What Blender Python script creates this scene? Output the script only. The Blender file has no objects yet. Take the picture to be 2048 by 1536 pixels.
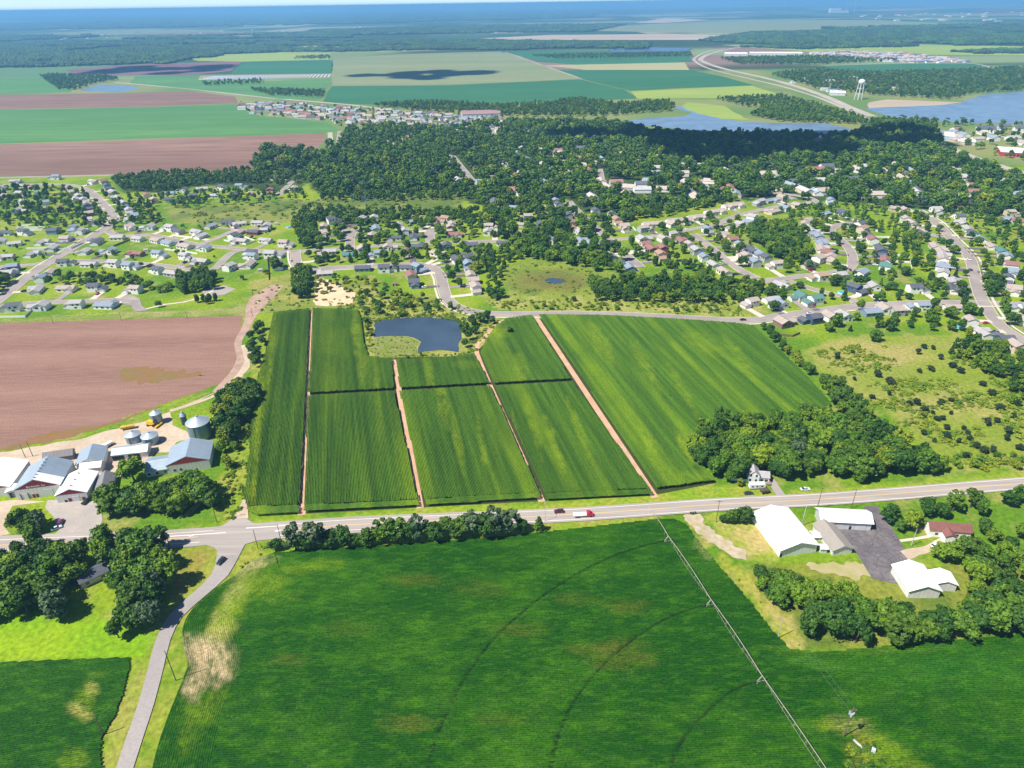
import bpy, bmesh, math, random
import numpy as np
from mathutils import Vector, Matrix
from mathutils.geometry import tessellate_polygon

# ------------------------------------------------------------------ camera, sky, sun, exposure
R = math.radians
random.seed(7)
rng = np.random.default_rng(7)
scene = bpy.context.scene
COL = scene.collection
H = 215.0                      # drone height in metres
F = 1365.3                     # focal length in photo pixels
YH = 6.0                       # horizon row at the picture's middle
ROLL = -0.0155
TH = math.atan((768 - YH) / F)
CR, SR = math.cos(ROLL), math.sin(ROLL)
CT, ST = math.cos(TH), math.sin(TH)

cam_d = bpy.data.cameras.new("camera")
cam_d.sensor_width = 36.0
cam_d.lens = 36.0 * F / 2048.0
cam_d.clip_start = 1.0
cam_d.clip_end = 200000.0
cam = bpy.data.objects.new("camera", cam_d)
COL.objects.link(cam)
right0, up0, fwd0 = Vector((1, 0, 0)), Vector((0, ST, CT)), Vector((0, CT, -ST))
cx, cy = CR * right0 + SR * up0, -SR * right0 + CR * up0
cam.matrix_world = Matrix(((cx.x, cy.x, -fwd0.x, 0), (cx.y, cy.y, -fwd0.y, 0), (cx.z, cy.z, -fwd0.z, H), (0, 0, 0, 1)))
scene.camera = cam

SUN_EL, SUN_XY = R(55), (-0.90, -0.436)
sv = Vector((SUN_XY[0] * math.cos(SUN_EL), SUN_XY[1] * math.cos(SUN_EL), math.sin(SUN_EL))).normalized()
world = bpy.data.worlds.new("World")
scene.world = world
world.use_nodes = True
wn = world.node_tree.nodes
sky = wn.new("ShaderNodeTexSky")
sky.sky_type = 'NISHITA'
sky.sun_disc = False
sky.sun_elevation = SUN_EL
sky.sun_rotation = math.atan2(SUN_XY[0], SUN_XY[1])
sky.altitude = 300
sky.air_density = 0.5
sky.dust_density = 0.0
sky.ozone_density = 4.0
world.node_tree.links.new(sky.outputs[0], wn["Background"].inputs[0])
wn["Background"].inputs[1].default_value = 0.10
sun_d = bpy.data.lights.new("sun", 'SUN')
sun_d.energy = 5.0
sun_d.angle = R(0.55)
sun_d.color = (1.0, 0.94, 0.82)
sun = bpy.data.objects.new("sun", sun_d)
sun.rotation_euler = sv.to_track_quat('Z', 'Y').to_euler()
COL.objects.link(sun)
scene.view_settings.view_transform = 'Standard'
scene.view_settings.look = 'None'
scene.view_settings.exposure = 0.6
scene.view_settings.gamma = 1.0
scene.cycles.use_denoising = True
scene.cycles.max_bounces = 4
scene.cycles.diffuse_bounces = 2
scene.cycles.glossy_bounces = 2
scene.cycles.transmission_bounces = 2
scene.cycles.volume_bounces = 1
scene.cycles.transparent_max_bounces = 4

# ------------------------------------------------------------------ pixel -> ground
def G(px, py, z=0.0):
    x, y = px - 1024.0, 768.0 - py
    x, y = CR * x - SR * y, SR * x + CR * y
    dx, dy, dz = x, F * CT + y * ST, -F * ST + y * CT
    t = (z - H) / dz
    return Vector((dx * t, dy * t, z))
def GP(pts):
    return [G(*p).xy for p in pts]
def to_px(X, Y, Z=0.0):
    a = X
    b = Y * ST + (Z - H) * CT
    c = Y * CT - (Z - H) * ST
    u, v = F * a / c, F * b / c
    return 1024 + (CR * u + SR * v), 768 - (-SR * u + CR * v)

# ------------------------------------------------------------------ numpy noise
def _h(ix, iy, s):
    n = (ix.astype(np.int64) * 374761393 + iy.astype(np.int64) * 668265263 + s * 982451653) & 0x7fffffff
    n = ((n ^ (n >> 13)) * 1274126177) & 0x7fffffff
    n = n ^ (n >> 16)
    return (n & 0xffff) / 65535.0
def vnoise(x, y, s=0):
    x = np.asarray(x, float); y = np.asarray(y, float)
    ix, iy = np.floor(x), np.floor(y)
    fx, fy = x - ix, y - iy
    fx, fy = fx * fx * (3 - 2 * fx), fy * fy * (3 - 2 * fy)
    a, b, c, d = _h(ix, iy, s), _h(ix + 1, iy, s), _h(ix, iy + 1, s), _h(ix + 1, iy + 1, s)
    return (a * (1 - fx) + b * fx) * (1 - fy) + (c * (1 - fx) + d * fx) * fy
def fbm(x, y, s=0, o=3):
    t, a, n = 0.0, 0.5, 0.0
    for k in range(o):
        t = t + a * vnoise(np.asarray(x) * 2 ** k, np.asarray(y) * 2 ** k, s + k); n += a; a *= 0.5
    return t / n
def inside(px, py, poly):
    px = np.asarray(px); py = np.asarray(py)
    r = np.zeros(px.shape, bool)
    n = len(poly)
    for i in range(n):
        x1, y1 = poly[i]; x2, y2 = poly[(i + 1) % n]
        if y1 == y2: continue
        c = ((y1 > py) != (y2 > py)) & (px < (x2 - x1) * (py - y1) / (y2 - y1) + x1)
        r ^= c
    return r
def blob(px, py, p, seed=0):
    """soft patch weight of an ellipse given in photo pixels"""
    cx_, cy_, rx, ry, rot = p[:5]
    m_ = 1.7 * max(rx, ry); full = np.zeros(np.shape(px)); near_ = (np.abs(px - cx_) < m_) & (np.abs(py - cy_) < m_)
    full[near_] = _blob(px[near_], py[near_], p, seed)
    return full
def _blob(px, py, p, seed):
    cx_, cy_, rx, ry, rot = p[:5]
    c, s = math.cos(R(rot)), math.sin(R(rot))
    dx, dy = px - cx_, py - cy_
    u, v = (c * dx + s * dy) / rx, (-s * dx + c * dy) / ry
    d = np.sqrt(u * u + v * v) + 0.9 * (fbm(px / (rx * .35 + 6), py / (ry * .35 + 4), seed) - 0.5)
    return np.clip((1.2 - d) / 0.7, 0, 1)

# ------------------------------------------------------------------ materials
MATS = {}
def new_mat(name):
    m = bpy.data.materials.new(name); m.use_nodes = True
    nt = m.node_tree
    return m, nt, nt.nodes["Principled BSDF"]
def mixrgb(nt, fac, a, b, mode='MIX'):
    n = nt.nodes.new("ShaderNodeMix"); n.data_type = 'RGBA'; n.blend_type = mode
    for sock, v in ((n.inputs[0], fac), (n.inputs[6], a), (n.inputs[7], b)):
        if hasattr(v, 'is_linked') or isinstance(v, bpy.types.NodeSocket): nt.links.new(v, sock)
        elif isinstance(v, (tuple, list)): sock.default_value = (*v[:3], 1)
        else: sock.default_value = v
    return n.outputs[2]
def noise_n(nt, vec, scale, detail=3, rough=0.55):
    n = nt.nodes.new("ShaderNodeTexNoise"); n.inputs['Scale'].default_value = scale
    n.inputs['Detail'].default_value = detail; n.inputs['Roughness'].default_value = rough
    nt.links.new(vec, n.inputs['Vector'])
    return n.outputs[0]
def ramp(nt, v, lo, hi):
    n = nt.nodes.new("ShaderNodeMapRange"); n.inputs[1].default_value = lo; n.inputs[2].default_value = hi
    nt.links.new(v, n.inputs[0]); return n.outputs[0]
def posn(nt, sx=1, sy=1, rot=0):
    g = nt.nodes.new("ShaderNodeNewGeometry")
    if sx == 1 and sy == 1 and rot == 0: return g.outputs['Position']
    m = nt.nodes.new("ShaderNodeMapping"); m.inputs['Scale'].default_value = (sx, sy, 1); m.inputs['Rotation'].default_value = (0, 0, rot)
    nt.links.new(g.outputs['Position'], m.inputs[0]); return m.outputs[0]
def surf(name, c1, c2, scale=0.05, c3=None, scale3=0.5, f3=0.5, rough=0.9, sx=1, sy=1, rot=0, bump=0.0, bscale=1.0, spec=0.2, lo=0.35, hi=0.65):
    """ground-like surface: two colours mixed by noise, a third by finer noise"""
    if name in MATS: return MATS[name]
    m, nt, b = new_mat(name)
    p = posn(nt, sx, sy, rot)
    col = mixrgb(nt, ramp(nt, noise_n(nt, p, scale), lo, hi), c1, c2)
    if c3:
        n3 = nt.nodes.new("ShaderNodeMath"); n3.operation = 'MULTIPLY'; n3.inputs[1].default_value = f3
        nt.links.new(ramp(nt, noise_n(nt, p, scale3, 4), .4, .7), n3.inputs[0])
        col = mixrgb(nt, n3.outputs[0], col, c3)
    nt.links.new(col, b.inputs['Base Color'])
    b.inputs['Roughness'].default_value = rough
    b.inputs['Specular IOR Level'].default_value = spec
    if bump:
        bp = nt.nodes.new("ShaderNodeBump"); bp.inputs['Strength'].default_value = bump; bp.inputs['Distance'].default_value = 1.0
        nt.links.new(noise_n(nt, posn(nt), bscale, 4), bp.inputs['Height']); nt.links.new(bp.outputs[0], b.inputs['Normal'])
    MATS[name] = m
    return m
def plain(name, c, rough=0.7, metal=0.0, var=0.0, scale=0.6, spec=0.3):
    if name in MATS: return MATS[name]
    m, nt, b = new_mat(name)
    b.inputs['Roughness'].default_value = rough; b.inputs['Metallic'].default_value = metal
    b.inputs['Specular IOR Level'].default_value = spec
    if var:
        tc = nt.nodes.new("ShaderNodeTexCoord")
        col = mixrgb(nt, ramp(nt, noise_n(nt, tc.outputs['Object'], scale, 4), .3, .7), tuple(x * (1 - var) for x in c), tuple(min(1, x * (1 + var)) for x in c))
        nt.links.new(col, b.inputs['Base Color'])
    else:
        b.inputs['Base Color'].default_value = (*c, 1)
    MATS[name] = m
    return m
def ribbed(name, c, metal=0.3, rough=0.45, period=0.5, axis='X'):
    """profiled sheet metal: fine ribs as relief"""
    if name in MATS: return MATS[name]
    m, nt, b = new_mat(name)
    tc = nt.nodes.new("ShaderNodeTexCoord")
    col = mixrgb(nt, ramp(nt, noise_n(nt, tc.outputs['Object'], 0.25, 5), .3, .7), tuple(x * .84 for x in c), c)
    w2 = nt.nodes.new("ShaderNodeTexWave"); w2.wave_type = 'BANDS'; w2.bands_direction = axis; w2.inputs['Scale'].default_value = .17; w2.inputs['Distortion'].default_value = 0
    nt.links.new(tc.outputs['Object'], w2.inputs[0])
    col = mixrgb(nt, ramp(nt, w2.outputs[1], .0, .10), tuple(x * .72 for x in c), col)
    col = mixrgb(nt, ramp(nt, noise_n(nt, tc.outputs['Object'], .09, 3), .55, .75), col, (c[0] * .86, c[1] * .80, c[2] * .74))
    nt.links.new(col, b.inputs['Base Color'])
    b.inputs['Metallic'].default_value = metal; b.inputs['Roughness'].default_value = rough
    w = nt.nodes.new("ShaderNodeTexWave"); w.wave_type = 'BANDS'; w.bands_direction = axis; w.inputs['Scale'].default_value = 0.314 / period
    nt.links.new(tc.outputs['Object'], w.inputs[0])
    bp = nt.nodes.new("ShaderNodeBump"); bp.inputs['Strength'].default_value = 0.25; bp.inputs['Distance'].default_value = 0.05
    nt.links.new(w.outputs[1], bp.inputs['Height']); nt.links.new(bp.outputs[0], b.inputs['Normal'])
    MATS[name] = m
    return m
def attr_mat(name, nscale=2.0, amt=0.35, rough=0.85, bump=0.0, sx=1, sy=1, rot=0, spec=0.15):
    """colour from the mesh's own colour attribute, with fine noise"""
    if name in MATS: return MATS[name]
    m, nt, b = new_mat(name)
    a = nt.nodes.new("ShaderNodeAttribute"); a.attribute_name = "col"
    p = posn(nt, sx, sy, rot)
    v = nt.nodes.new("ShaderNodeMapRange"); v.inputs[1].default_value = .25; v.inputs[2].default_value = .75
    v.inputs[3].default_value = 1 - amt; v.inputs[4].default_value = 1 + amt
    nt.links.new(noise_n(nt, p, nscale, 4, .65), v.inputs[0])
    mul = nt.nodes.new("ShaderNodeVectorMath"); mul.operation = 'SCALE'
    nt.links.new(a.outputs['Color'], mul.inputs[0]); nt.links.new(v.outputs[0], mul.inputs['Scale'])
    nt.links.new(mul.outputs[0], b.inputs['Base Color'])
    b.inputs['Roughness'].default_value = rough; b.inputs['Specular IOR Level'].default_value = spec
    if bump:
        bp = nt.nodes.new("ShaderNodeBump"); bp.inputs['Strength'].default_value = bump; bp.inputs['Distance'].default_value = 0.6
        nt.links.new(noise_n(nt, p, nscale * 1.3, 4, .6), bp.inputs['Height']); nt.links.new(bp.outputs[0], b.inputs['Normal'])
    MATS[name] = m
    return m
def leaf_mat(name, dark, light, warm, nscale=0.55):
    if name in MATS: return MATS[name]
    m, nt, b = new_mat(name)
    oi = nt.nodes.new("ShaderNodeObjectInfo")
    tc = nt.nodes.new("ShaderNodeTexCoord")
    c = mixrgb(nt, ramp(nt, noise_n(nt, tc.outputs['Object'], nscale, 4, .7), .3, .72), dark, light)
    f = nt.nodes.new("ShaderNodeMapRange"); f.inputs[1].default_value = .0; f.inputs[2].default_value = 1.0; f.inputs[3].default_value = 0; f.inputs[4].default_value = .75
    nt.links.new(oi.outputs['Random'], f.inputs[0])
    pw = nt.nodes.new("ShaderNodeMath"); pw.operation = 'POWER'; pw.inputs[1].default_value = 2.2
    nt.links.new(f.outputs[0], pw.inputs[0])
    c = mixrgb(nt, pw.outputs[0], c, warm)
    nt.links.new(c, b.inputs['Base Color'])
    b.inputs['Roughness'].default_value = 0.6; b.inputs['Specular IOR Level'].default_value = 0.25
    MATS[name] = m
    return m
def water_mat(name, c, scale=0.25, rough=0.12):
    m, nt, b = new_mat(name)
    p = posn(nt)
    col = mixrgb(nt, ramp(nt, noise_n(nt, p, 0.03, 3), .35, .65), c, tuple(x * 1.35 for x in c))
    nt.links.new(col, b.inputs['Base Color'])
    b.inputs['Roughness'].default_value = rough; b.inputs['IOR'].default_value = 1.33
    bp = nt.nodes.new("ShaderNodeBump"); bp.inputs['Strength'].default_value = 0.18; bp.inputs['Distance'].default_value = 0.4
    nt.links.new(noise_n(nt, p, scale, 4), bp.inputs['Height']); nt.links.new(bp.outputs[0], b.inputs['Normal'])
    return m

# ------------------------------------------------------------------ objects
def tag(o, label=None, cat=None, group=None, kind=None):
    if label: o['label'] = label
    if cat: o['category'] = cat
    if group: o['group'] = group
    if kind: o['kind'] = kind
    return o
def link(name, data, mat=None, parent=None, loc=None, rz=None):
    o = bpy.data.objects.new(name, data)
    COL.objects.link(o)
    if parent is not None: o.parent = parent
    if loc is not None: o.location = loc
    if rz is not None: o.rotation_euler = (0, 0, rz)
    if mat is not None and data is not None:
        if len(data.materials) == 0: data.materials.append(mat)
        if data.materials[0] is not mat:
            o.material_slots[0].link = 'OBJECT'; o.material_slots[0].material = mat
    return o
def empty(name, loc=(0, 0, 0), rz=0.0):
    return link(name, None, None, None, loc, rz)
def mesh_of(name, verts, faces, smooth=False):
    me = bpy.data.meshes.new(name)
    me.from_pydata([tuple(v) for v in verts], [], [tuple(f) for f in faces])
    if smooth:
        me.polygons.foreach_set('use_smooth', [True] * len(me.polygons))
    me.update()
    return me
def np_mesh(name, V, Fq, col=None, smooth=False):
    """V (n,3), Fq (m,3|4) -> mesh, optional point colours"""
    me = bpy.data.meshes.new(name)
    V = np.ascontiguousarray(V, np.float32); Fq = np.ascontiguousarray(Fq, np.int32)
    k = Fq.shape[1]
    me.vertices.add(len(V)); me.vertices.foreach_set('co', V.ravel())
    me.loops.add(Fq.size); me.loops.foreach_set('vertex_index', Fq.ravel())
    me.polygons.add(len(Fq)); me.polygons.foreach_set('loop_start', np.arange(0, Fq.size, k, dtype=np.int32))
    if smooth: me.polygons.foreach_set('use_smooth', np.ones(len(Fq), bool))
    if col is not None:
        a = me.attributes.new('col', 'FLOAT_COLOR', 'POINT')
        c4 = np.ones((len(V), 4), np.float32); c4[:, :3] = col
        a.data.foreach_set('color', c4.ravel())
    me.update(calc_edges=True)
    return me
class MB:
    """collects boxes, prisms, tubes into one mesh"""
    def __init__(s): s.v, s.f = [], []
    def add(s, v, f):
        n = len(s.v); s.v += [tuple(p) for p in v]; s.f += [tuple(i + n for i in q) for q in f]; return s
    def box(s, x0, x1, y0, y1, z0, z1):
        return s.add([(x0, y0, z0), (x1, y0, z0), (x1, y1, z0), (x0, y1, z0), (x0, y0, z1), (x1, y0, z1), (x1, y1, z1), (x0, y1, z1)],
                     [(0, 3, 2, 1), (4, 5, 6, 7), (0, 1, 5, 4), (1, 2, 6, 5), (2, 3, 7, 6), (3, 0, 4, 7)])
    def tube(s, a, b, r0, r1=None, n=6, cap=True):
        a, b = Vector(a), Vector(b); r1 = r0 if r1 is None else r1
        d = (b - a).normalized(); q = d.to_track_quat('Z', 'Y'); v = []
        for c, r in ((a, r0), (b, r1)):
            for i in range(n):
                t = 2 * math.pi * i / n; v.append(c + q @ Vector((r * math.cos(t), r * math.sin(t), 0)))
        f = [(i, (i + 1) % n, n + (i + 1) % n, n + i) for i in range(n)]
        if cap: f += [tuple(range(n))[::-1], tuple(range(n, 2 * n))]
        return s.add(v, f)
    def prism(s, prof, x0, x1):
        """profile of (y,z) extruded along x"""
        n = len(prof)
        v = [(x0, y, z) for y, z in prof] + [(x1, y, z) for y, z in prof]
        f = [(i, (i + 1) % n, n + (i + 1) % n, n + i) for i in range(n)] + [tuple(range(n))[::-1], tuple(range(n, 2 * n))]
        return s.add(v, f)
    def xf(s, M, start=0):
        for i in range(start, len(s.v)): s.v[i] = tuple(M @ Vector(s.v[i]))
        return s
    def mesh(s, name, smooth=False): return mesh_of(name, s.v, s.f, smooth)

def wobble(pts, step, j, seed):
    """subdivide a closed outline and jitter it sideways"""
    r = random.Random(seed); out = []
    n = len(pts)
    for i in range(n):
        a, b = Vector(pts[i]), Vector(pts[(i + 1) % n])
        d = b - a; L = d.length
        k = min(60, max(1, int(L / step)))
        nrm = Vector((-d.y, d.x)) / max(L, 1e-6)
        for q in range(k):
            out.append(a + d * (q / k) + nrm * (r.uniform(-j, j) if q else r.uniform(-j, j) * .5))
    return out
_z = [0.02]
def zlayer(step=0.004):
    _z[0] += step
    return _z[0]
def sheet(name, px_pts, mat, label, z=None, j=0.0, step=6.0, cat=None, kind='structure', seed=1, world=False, group=None):
    pts = [Vector(p) for p in (px_pts if world else GP(px_pts))]
    if j: pts = wobble(pts, step, j, seed)
    z = zlayer() if z is None else z
    v3 = [Vector((p.x, p.y, 0)) for p in pts]
    tris = tessellate_polygon([v3])
    fs = []
    for t in tris:
        a, b, c = (v3[i] for i in t)
        fs.append(t if (b - a).cross(c - a).z > 0 else t[::-1])
    me = mesh_of(name, [(p.x, p.y, z) for p in pts], fs)
    return tag(link(name, me, mat), label, cat, group, kind)
def resample(pts, step):
    pts = [Vector(p) for p in pts]
    # catmull-rom
    out = []
    for i in range(len(pts) - 1):
        p0, p1, p2, p3 = pts[max(i - 1, 0)], pts[i], pts[i + 1], pts[min(i + 2, len(pts) - 1)]
        k = max(1, int((p2 - p1).length / step))
        for q in range(k):
            t = q / k
            out.append(0.5 * ((2 * p1) + (p2 - p0) * t + (2 * p0 - 5 * p1 + 4 * p2 - p3) * t * t + (3 * p1 - p0 - 3 * p2 + p3) * t ** 3))
    out.append(pts[-1])
    return out
def offset_line(pts, o):
    out = []
    for i, p in enumerate(pts):
        d = (pts[min(i + 1, len(pts) - 1)] - pts[max(i - 1, 0)])
        n = Vector((-d.y, d.x)); n = n / max(n.length, 1e-6)
        oo = o[i] if isinstance(o, (list, tuple)) else o
        out.append(p + n * oo)
    return out
def strip_mesh(name, L, Rr, z, z2=None):
    n = len(L); z2 = z if z2 is None else z2
    return mesh_of(name, [(p.x, p.y, z) for p in L] + [(p.x, p.y, z2) for p in Rr], [(i, n + i, n + i + 1, i + 1) for i in range(n - 1)])
ROADS = []   # (resampled world points) used to turn houses to the street
def road(name, px_pts, width, mat, label, kerb=None, lines=(), step=6.0, sidewalk=None, z=None, houses=True, cap=None):
    pts = resample(GP(px_pts), step)
    z = zlayer() if z is None else z
    w = width if isinstance(width, (list, tuple)) else [width] * len(pts)
    if len(w) != len(pts):
        w = list(np.interp(np.linspace(0, 1, len(pts)), np.linspace(0, 1, len(w)), w))
    L, Rr = offset_line(pts, [x / 2 for x in w]), offset_line(pts, [-x / 2 for x in w])
    o = tag(link(name, strip_mesh(name, L, Rr, z), mat), label, None, None, 'structure')
    if kerb:
        for sgn in (1, -1):
            a, b = offset_line(pts, [sgn * x / 2 for x in w]), offset_line(pts, [sgn * (x / 2 + .45) for x in w])
            n = len(a)
            v = [(p.x, p.y, 0.0) for p in a] + [(p.x, p.y, z + .11) for p in a] + [(p.x, p.y, z + .11) for p in b] + [(p.x, p.y, 0) for p in b]
            f = [(k * n + i, k * n + i + 1, (k + 1) * n + i + 1, (k + 1) * n + i) for k in range(3) for i in range(n - 1)]
            link('kerb', mesh_of('kerb', v, f), kerb, o)
    for off, lw, lm, dash in lines:
        pts2 = resample(GP(px_pts), 3.0) if dash else pts
        c = offset_line(pts2, off)
        a, b = offset_line(c, lw / 2), offset_line(c, -lw / 2)
        n = len(a); v = [(p.x, p.y, z + .008) for p in a + b]
        link('painted_line', mesh_of('painted_line', v, [(i, n + i, n + i + 1, i + 1) for i in range(n - 1) if not dash or (i // 1) % 4 == 0]), lm, o)
    if sidewalk:
        off, sw, sm = sidewalk
        c = offset_line(pts, off)
        tag(link('sidewalk', strip_mesh('sidewalk', offset_line(c, sw / 2), offset_line(c, -sw / 2), z + .03), sm), 'pale concrete footpath beside ' + label, None, None, 'structure')
    if houses: ROADS.append(np.array([(p.x, p.y) for p in pts]))
    return o
# ------------------------------------------------------------------ shared materials
asphalt = surf('asphalt_grey', (.325, .288, .27), (.405, .36, .34), .35, (.26, .235, .225), 1.1, .5, rough=.9, sx=.05, sy=1.0, rot=-.07)
asphalt_old = surf('asphalt_side_road', (.30, .27, .27), (.37, .33, .32), .05, (.24, .23, .23), 1.2, .5, rough=.9)
asphalt_street = surf('asphalt_street', (.27, .235, .225), (.36, .31, .29), .05, (.22, .2, .2), 1.0, .4, rough=.9)
asphalt_dark = surf('asphalt_dark_lot', (.135, .120, .132), (.20, .178, .185), .12, (.095, .085, .095), .5, .6, rough=.85)
_n = asphalt_dark.node_tree; _v = _n.nodes.new('ShaderNodeTexVoronoi'); _v.feature = 'DISTANCE_TO_EDGE'; _v.inputs['Scale'].default_value = .24
_w = _n.nodes.new('ShaderNodeVectorMath'); _w.operation = 'MULTIPLY_ADD'; _w.inputs[1].default_value = (3, 3, 3); _nz = _n.nodes.new('ShaderNodeTexNoise'); _nz.inputs['Scale'].default_value = .35; _nz.inputs['Detail'].default_value = 4
_n.links.new(posn(_n), _nz.inputs['Vector']); _n.links.new(_nz.outputs[1], _w.inputs[0]); _n.links.new(posn(_n), _w.inputs[2]); _n.links.new(_w.outputs[0], _v.inputs['Vector'])
_b = _n.nodes['Principled BSDF']; _old = _b.inputs['Base Color'].links[0].from_socket; _n.links.new(mixrgb(_n, ramp(_n, _v.outputs['Distance'], .0, .035), (.06, .054, .062), _old), _b.inputs['Base Color'])
concrete = surf('concrete_pale', (.52, .47, .40), (.60, .55, .47), .3, rough=.9)
kerb_m = surf('concrete_kerb', (.50, .45, .38), (.58, .53, .44), .4, rough=.9)
gravel = surf('gravel_tan', (.47, .37, .28), (.56, .46, .36), .07, (.36, .28, .2), .5, .5, rough=1)
sand = surf('bare_sand', (.62, .45, .29), (.70, .54, .37), .1, (.45, .36, .2), .25, .5, rough=1)
path_soil = surf('tan_soil_track', (.50, .30, .20), (.60, .40, .27), .15, (.40, .22, .14), 1.2, .5, rough=1)
plough = surf('ploughed_soil', (.20, .105, .082), (.30, .172, .132), .03, (.35, .22, .17), .55, .55, sx=.10, sy=1.5, rot=.05, rough=1, bump=.6, bscale=1.2, lo=.3, hi=.7)
white_paint = plain('road_paint_white', (.82, .8, .76), .8)
yellow_paint = plain('road_paint_yellow', (.75, .48, .16), .8)

# ------------------------------------------------------------------ the ground: one sheet to the horizon
LAWN, LAWN2, DRY = np.array((.095, .20, .008)), np.array((.20, .285, .010)), np.array((.32, .28, .09))
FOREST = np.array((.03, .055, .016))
def axis(lo, hi, step, end, g=1.06):
    a = list(np.arange(lo, hi + .1, step)); s = step
    while a[-1] < end: s *= g; a.append(a[-1] + s)
    return a
xp = axis(0, 620, 4, 60000); xs = np.array([-v for v in xp[:0:-1]] + xp)
ys = np.array([-400, -200, -80, 0, 40, 70] + axis(90, 900, 4, 60000))
GX, GY = np.meshgrid(xs, ys)
gx, gy = GX.ravel(), GY.ravel()
safe = np.maximum(gy, 60)
gpx, gpy = to_px(gx, safe)
n1, n2, n3 = fbm(gx / 38, gy / 38, 3), fbm(gx / 9, gy / 9, 8), fbm(gx / 140, gy / 140, 12)
def lerp(a, b, t): return a + (np.asarray(b) - a) * np.asarray(t)[..., None]
gc = lerp(np.tile(LAWN, (len(gx), 1)), LAWN2, np.clip((n1 - .35) * 3, 0, 1))
gc = lerp(gc, DRY, np.clip((n2 - .55) * 3.2, 0, .7))
gjx, gjy = gpx + (fbm(gx / 12, gy / 12, 31) - .5) * 16, gpy + (fbm(gx / 12, gy / 12, 32) - .5) * 8
def zone(poly, ca, cb, sc=20, seed=1, strength=1.0, grow=0):
    global gc
    w = inside(gjx, gjy, poly)
    t = np.clip((fbm(gx[w] / sc, gy[w] / sc, seed) - .35) * 3.3, 0, 1)
    gc[w] = lerp(np.tile(np.array(ca), (len(t), 1)), cb, t)
def spot(p, c, strength=1.0, seed=5):
    global gc
    gc = lerp(gc, c, blob(gpx, gpy, p, seed) * strength)
FOREST_MAIN = [(505, 335), (530, 300), (640, 310), (690, 268), (780, 256), (880, 262), (1000, 246), (1230, 250), (1330, 272), (1700, 275), (1830, 258), (1880, 285), (1880, 300), (1960, 335), (2060, 365), (2100, 440), (1850, 420), (1750, 408), (1600, 400), (1480, 398), (1290, 425), (1170, 428), (1130, 392), (1000, 425), (930, 400), (900, 385), (640, 392), (600, 350), (520, 350)]
zone([(-3000, 100), (5000, 100), (5000, 330), (1950, 330), (1200, 240), (700, 270), (640, 340), (-3000, 345)], (.12, .2, .05), (.22, .24, .08), 160, 4)
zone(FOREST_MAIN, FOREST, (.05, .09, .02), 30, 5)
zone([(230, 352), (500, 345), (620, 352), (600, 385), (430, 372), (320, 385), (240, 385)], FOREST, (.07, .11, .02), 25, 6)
zone([(330, 420), (560, 402), (940, 388), (915, 425), (700, 440), (420, 452), (340, 440)], (.10, .15, .03), (.21, .23, .05), 26, 7)
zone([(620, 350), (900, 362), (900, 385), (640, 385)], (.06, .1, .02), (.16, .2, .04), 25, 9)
zone([(1005, 530), (1060, 515), (1130, 520), (1225, 545), (1260, 575), (1190, 598), (1040, 595), (1000, 565)], (.13, .2, .025), (.2, .25, .03), 16, 10)
spot((1110, 562, 85, 24, 0), (.13, .105, .035), .7)
zone([(620, 560), (740, 560), (760, 590), (880, 590), (920, 625), (1000, 640), (960, 700), (940, 715), (840, 722), (735, 715), (725, 640), (720, 612), (640, 612)], (.16, .20, .025), (.30, .30, .07), 10, 11)
zone([(960, 592), (1560, 592), (1500, 636), (1300, 626), (1000, 622)], (.19, .24, .03), (.30, .30, .08), 9, 12)
zone([(1610, 700), (1700, 672), (1900, 668), (2100, 730), (2100, 940), (1910, 940), (1840, 880), (1720, 790), (1640, 745)], (.25, .26, .06), (.20, .255, .025), 13, 13)
for p in ((1760, 715, 120, 22, 0), (1900, 810, 60, 16, 0), (1700, 690, 60, 14, 0), (1980, 830, 40, 14, 0)): spot(p, (.38, .30, .12), .5)
for p in ((1820, 760, 110, 30, 0), (1960, 880, 90, 35, 0), (1850, 880, 60, 30, 0), (1980, 760, 70, 22, 0)): spot(p, (.17, .235, .02), .7)
zone([(500, 560), (640, 540), (640, 625), (500, 625)], (.17, .22, .03), (.28, .27, .07), 12, 14)
zone([(330, 1095), (430, 1095), (440, 1115), (420, 1160), (365, 1190), (340, 1190)], (.27, .19, .05), (.20, .22, .03), 9, 15)
zone([(0, 1225), (300, 1245), (310, 1300), (262, 1315), (-200, 1330), (-200, 1225)], (.16, .31, .006), (.22, .34, .008), 18, 16)
zone([(430, 1100), (560, 1085), (545, 1108), (470, 1150), (372, 1240), (350, 1400), (300, 1600), (240, 1600), (300, 1340), (350, 1230)], (.14, .23, .012), (.26, .27, .04), 7, 17)
zone([(200, 1480), (262, 1320), (310, 1310), (285, 1420), (230, 1600), (190, 1600)], (.17, .26, .012), (.26, .26, .05), 7, 18)
zone([(1370, 1040), (1410, 1075), (1500, 1150), (1580, 1240), (1640, 1300), (1580, 1290), (1500, 1195), (1420, 1100)], (.26, .28, .03), (.36, .30, .10), 8, 19)
zone([(430, 1060), (440, 960), (500, 800), (520, 640), (545, 630), (500, 1030)], (.18, .26, .015), (.28, .28, .05), 8, 20)
zone([(480, 1040), (1080, 1006), (1440, 970), (1560, 985), (2100, 940), (2100, 975), (1400, 1012), (520, 1050)], (.17, .28, .012), (.25, .29, .03), 8, 21)
zone([(540, 1080), (1100, 1045), (1320, 1025), (1320, 1042), (1080, 1066), (545, 1112)], (.17, .26, .012), (.27, .27, .05), 7, 22)
zone([(1400, 1032), (1520, 1030), (1560, 1110), (1490, 1120)], (.24, .29, .03), (.40, .32, .12), 8, 23)
zone([(1490, 1130), (1700, 1130), (1760, 1160), (2100, 1080), (2100, 1275), (1620, 1300), (1560, 1220)], (.10, .15, .02), (.2, .22, .03), 10, 24)
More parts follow.
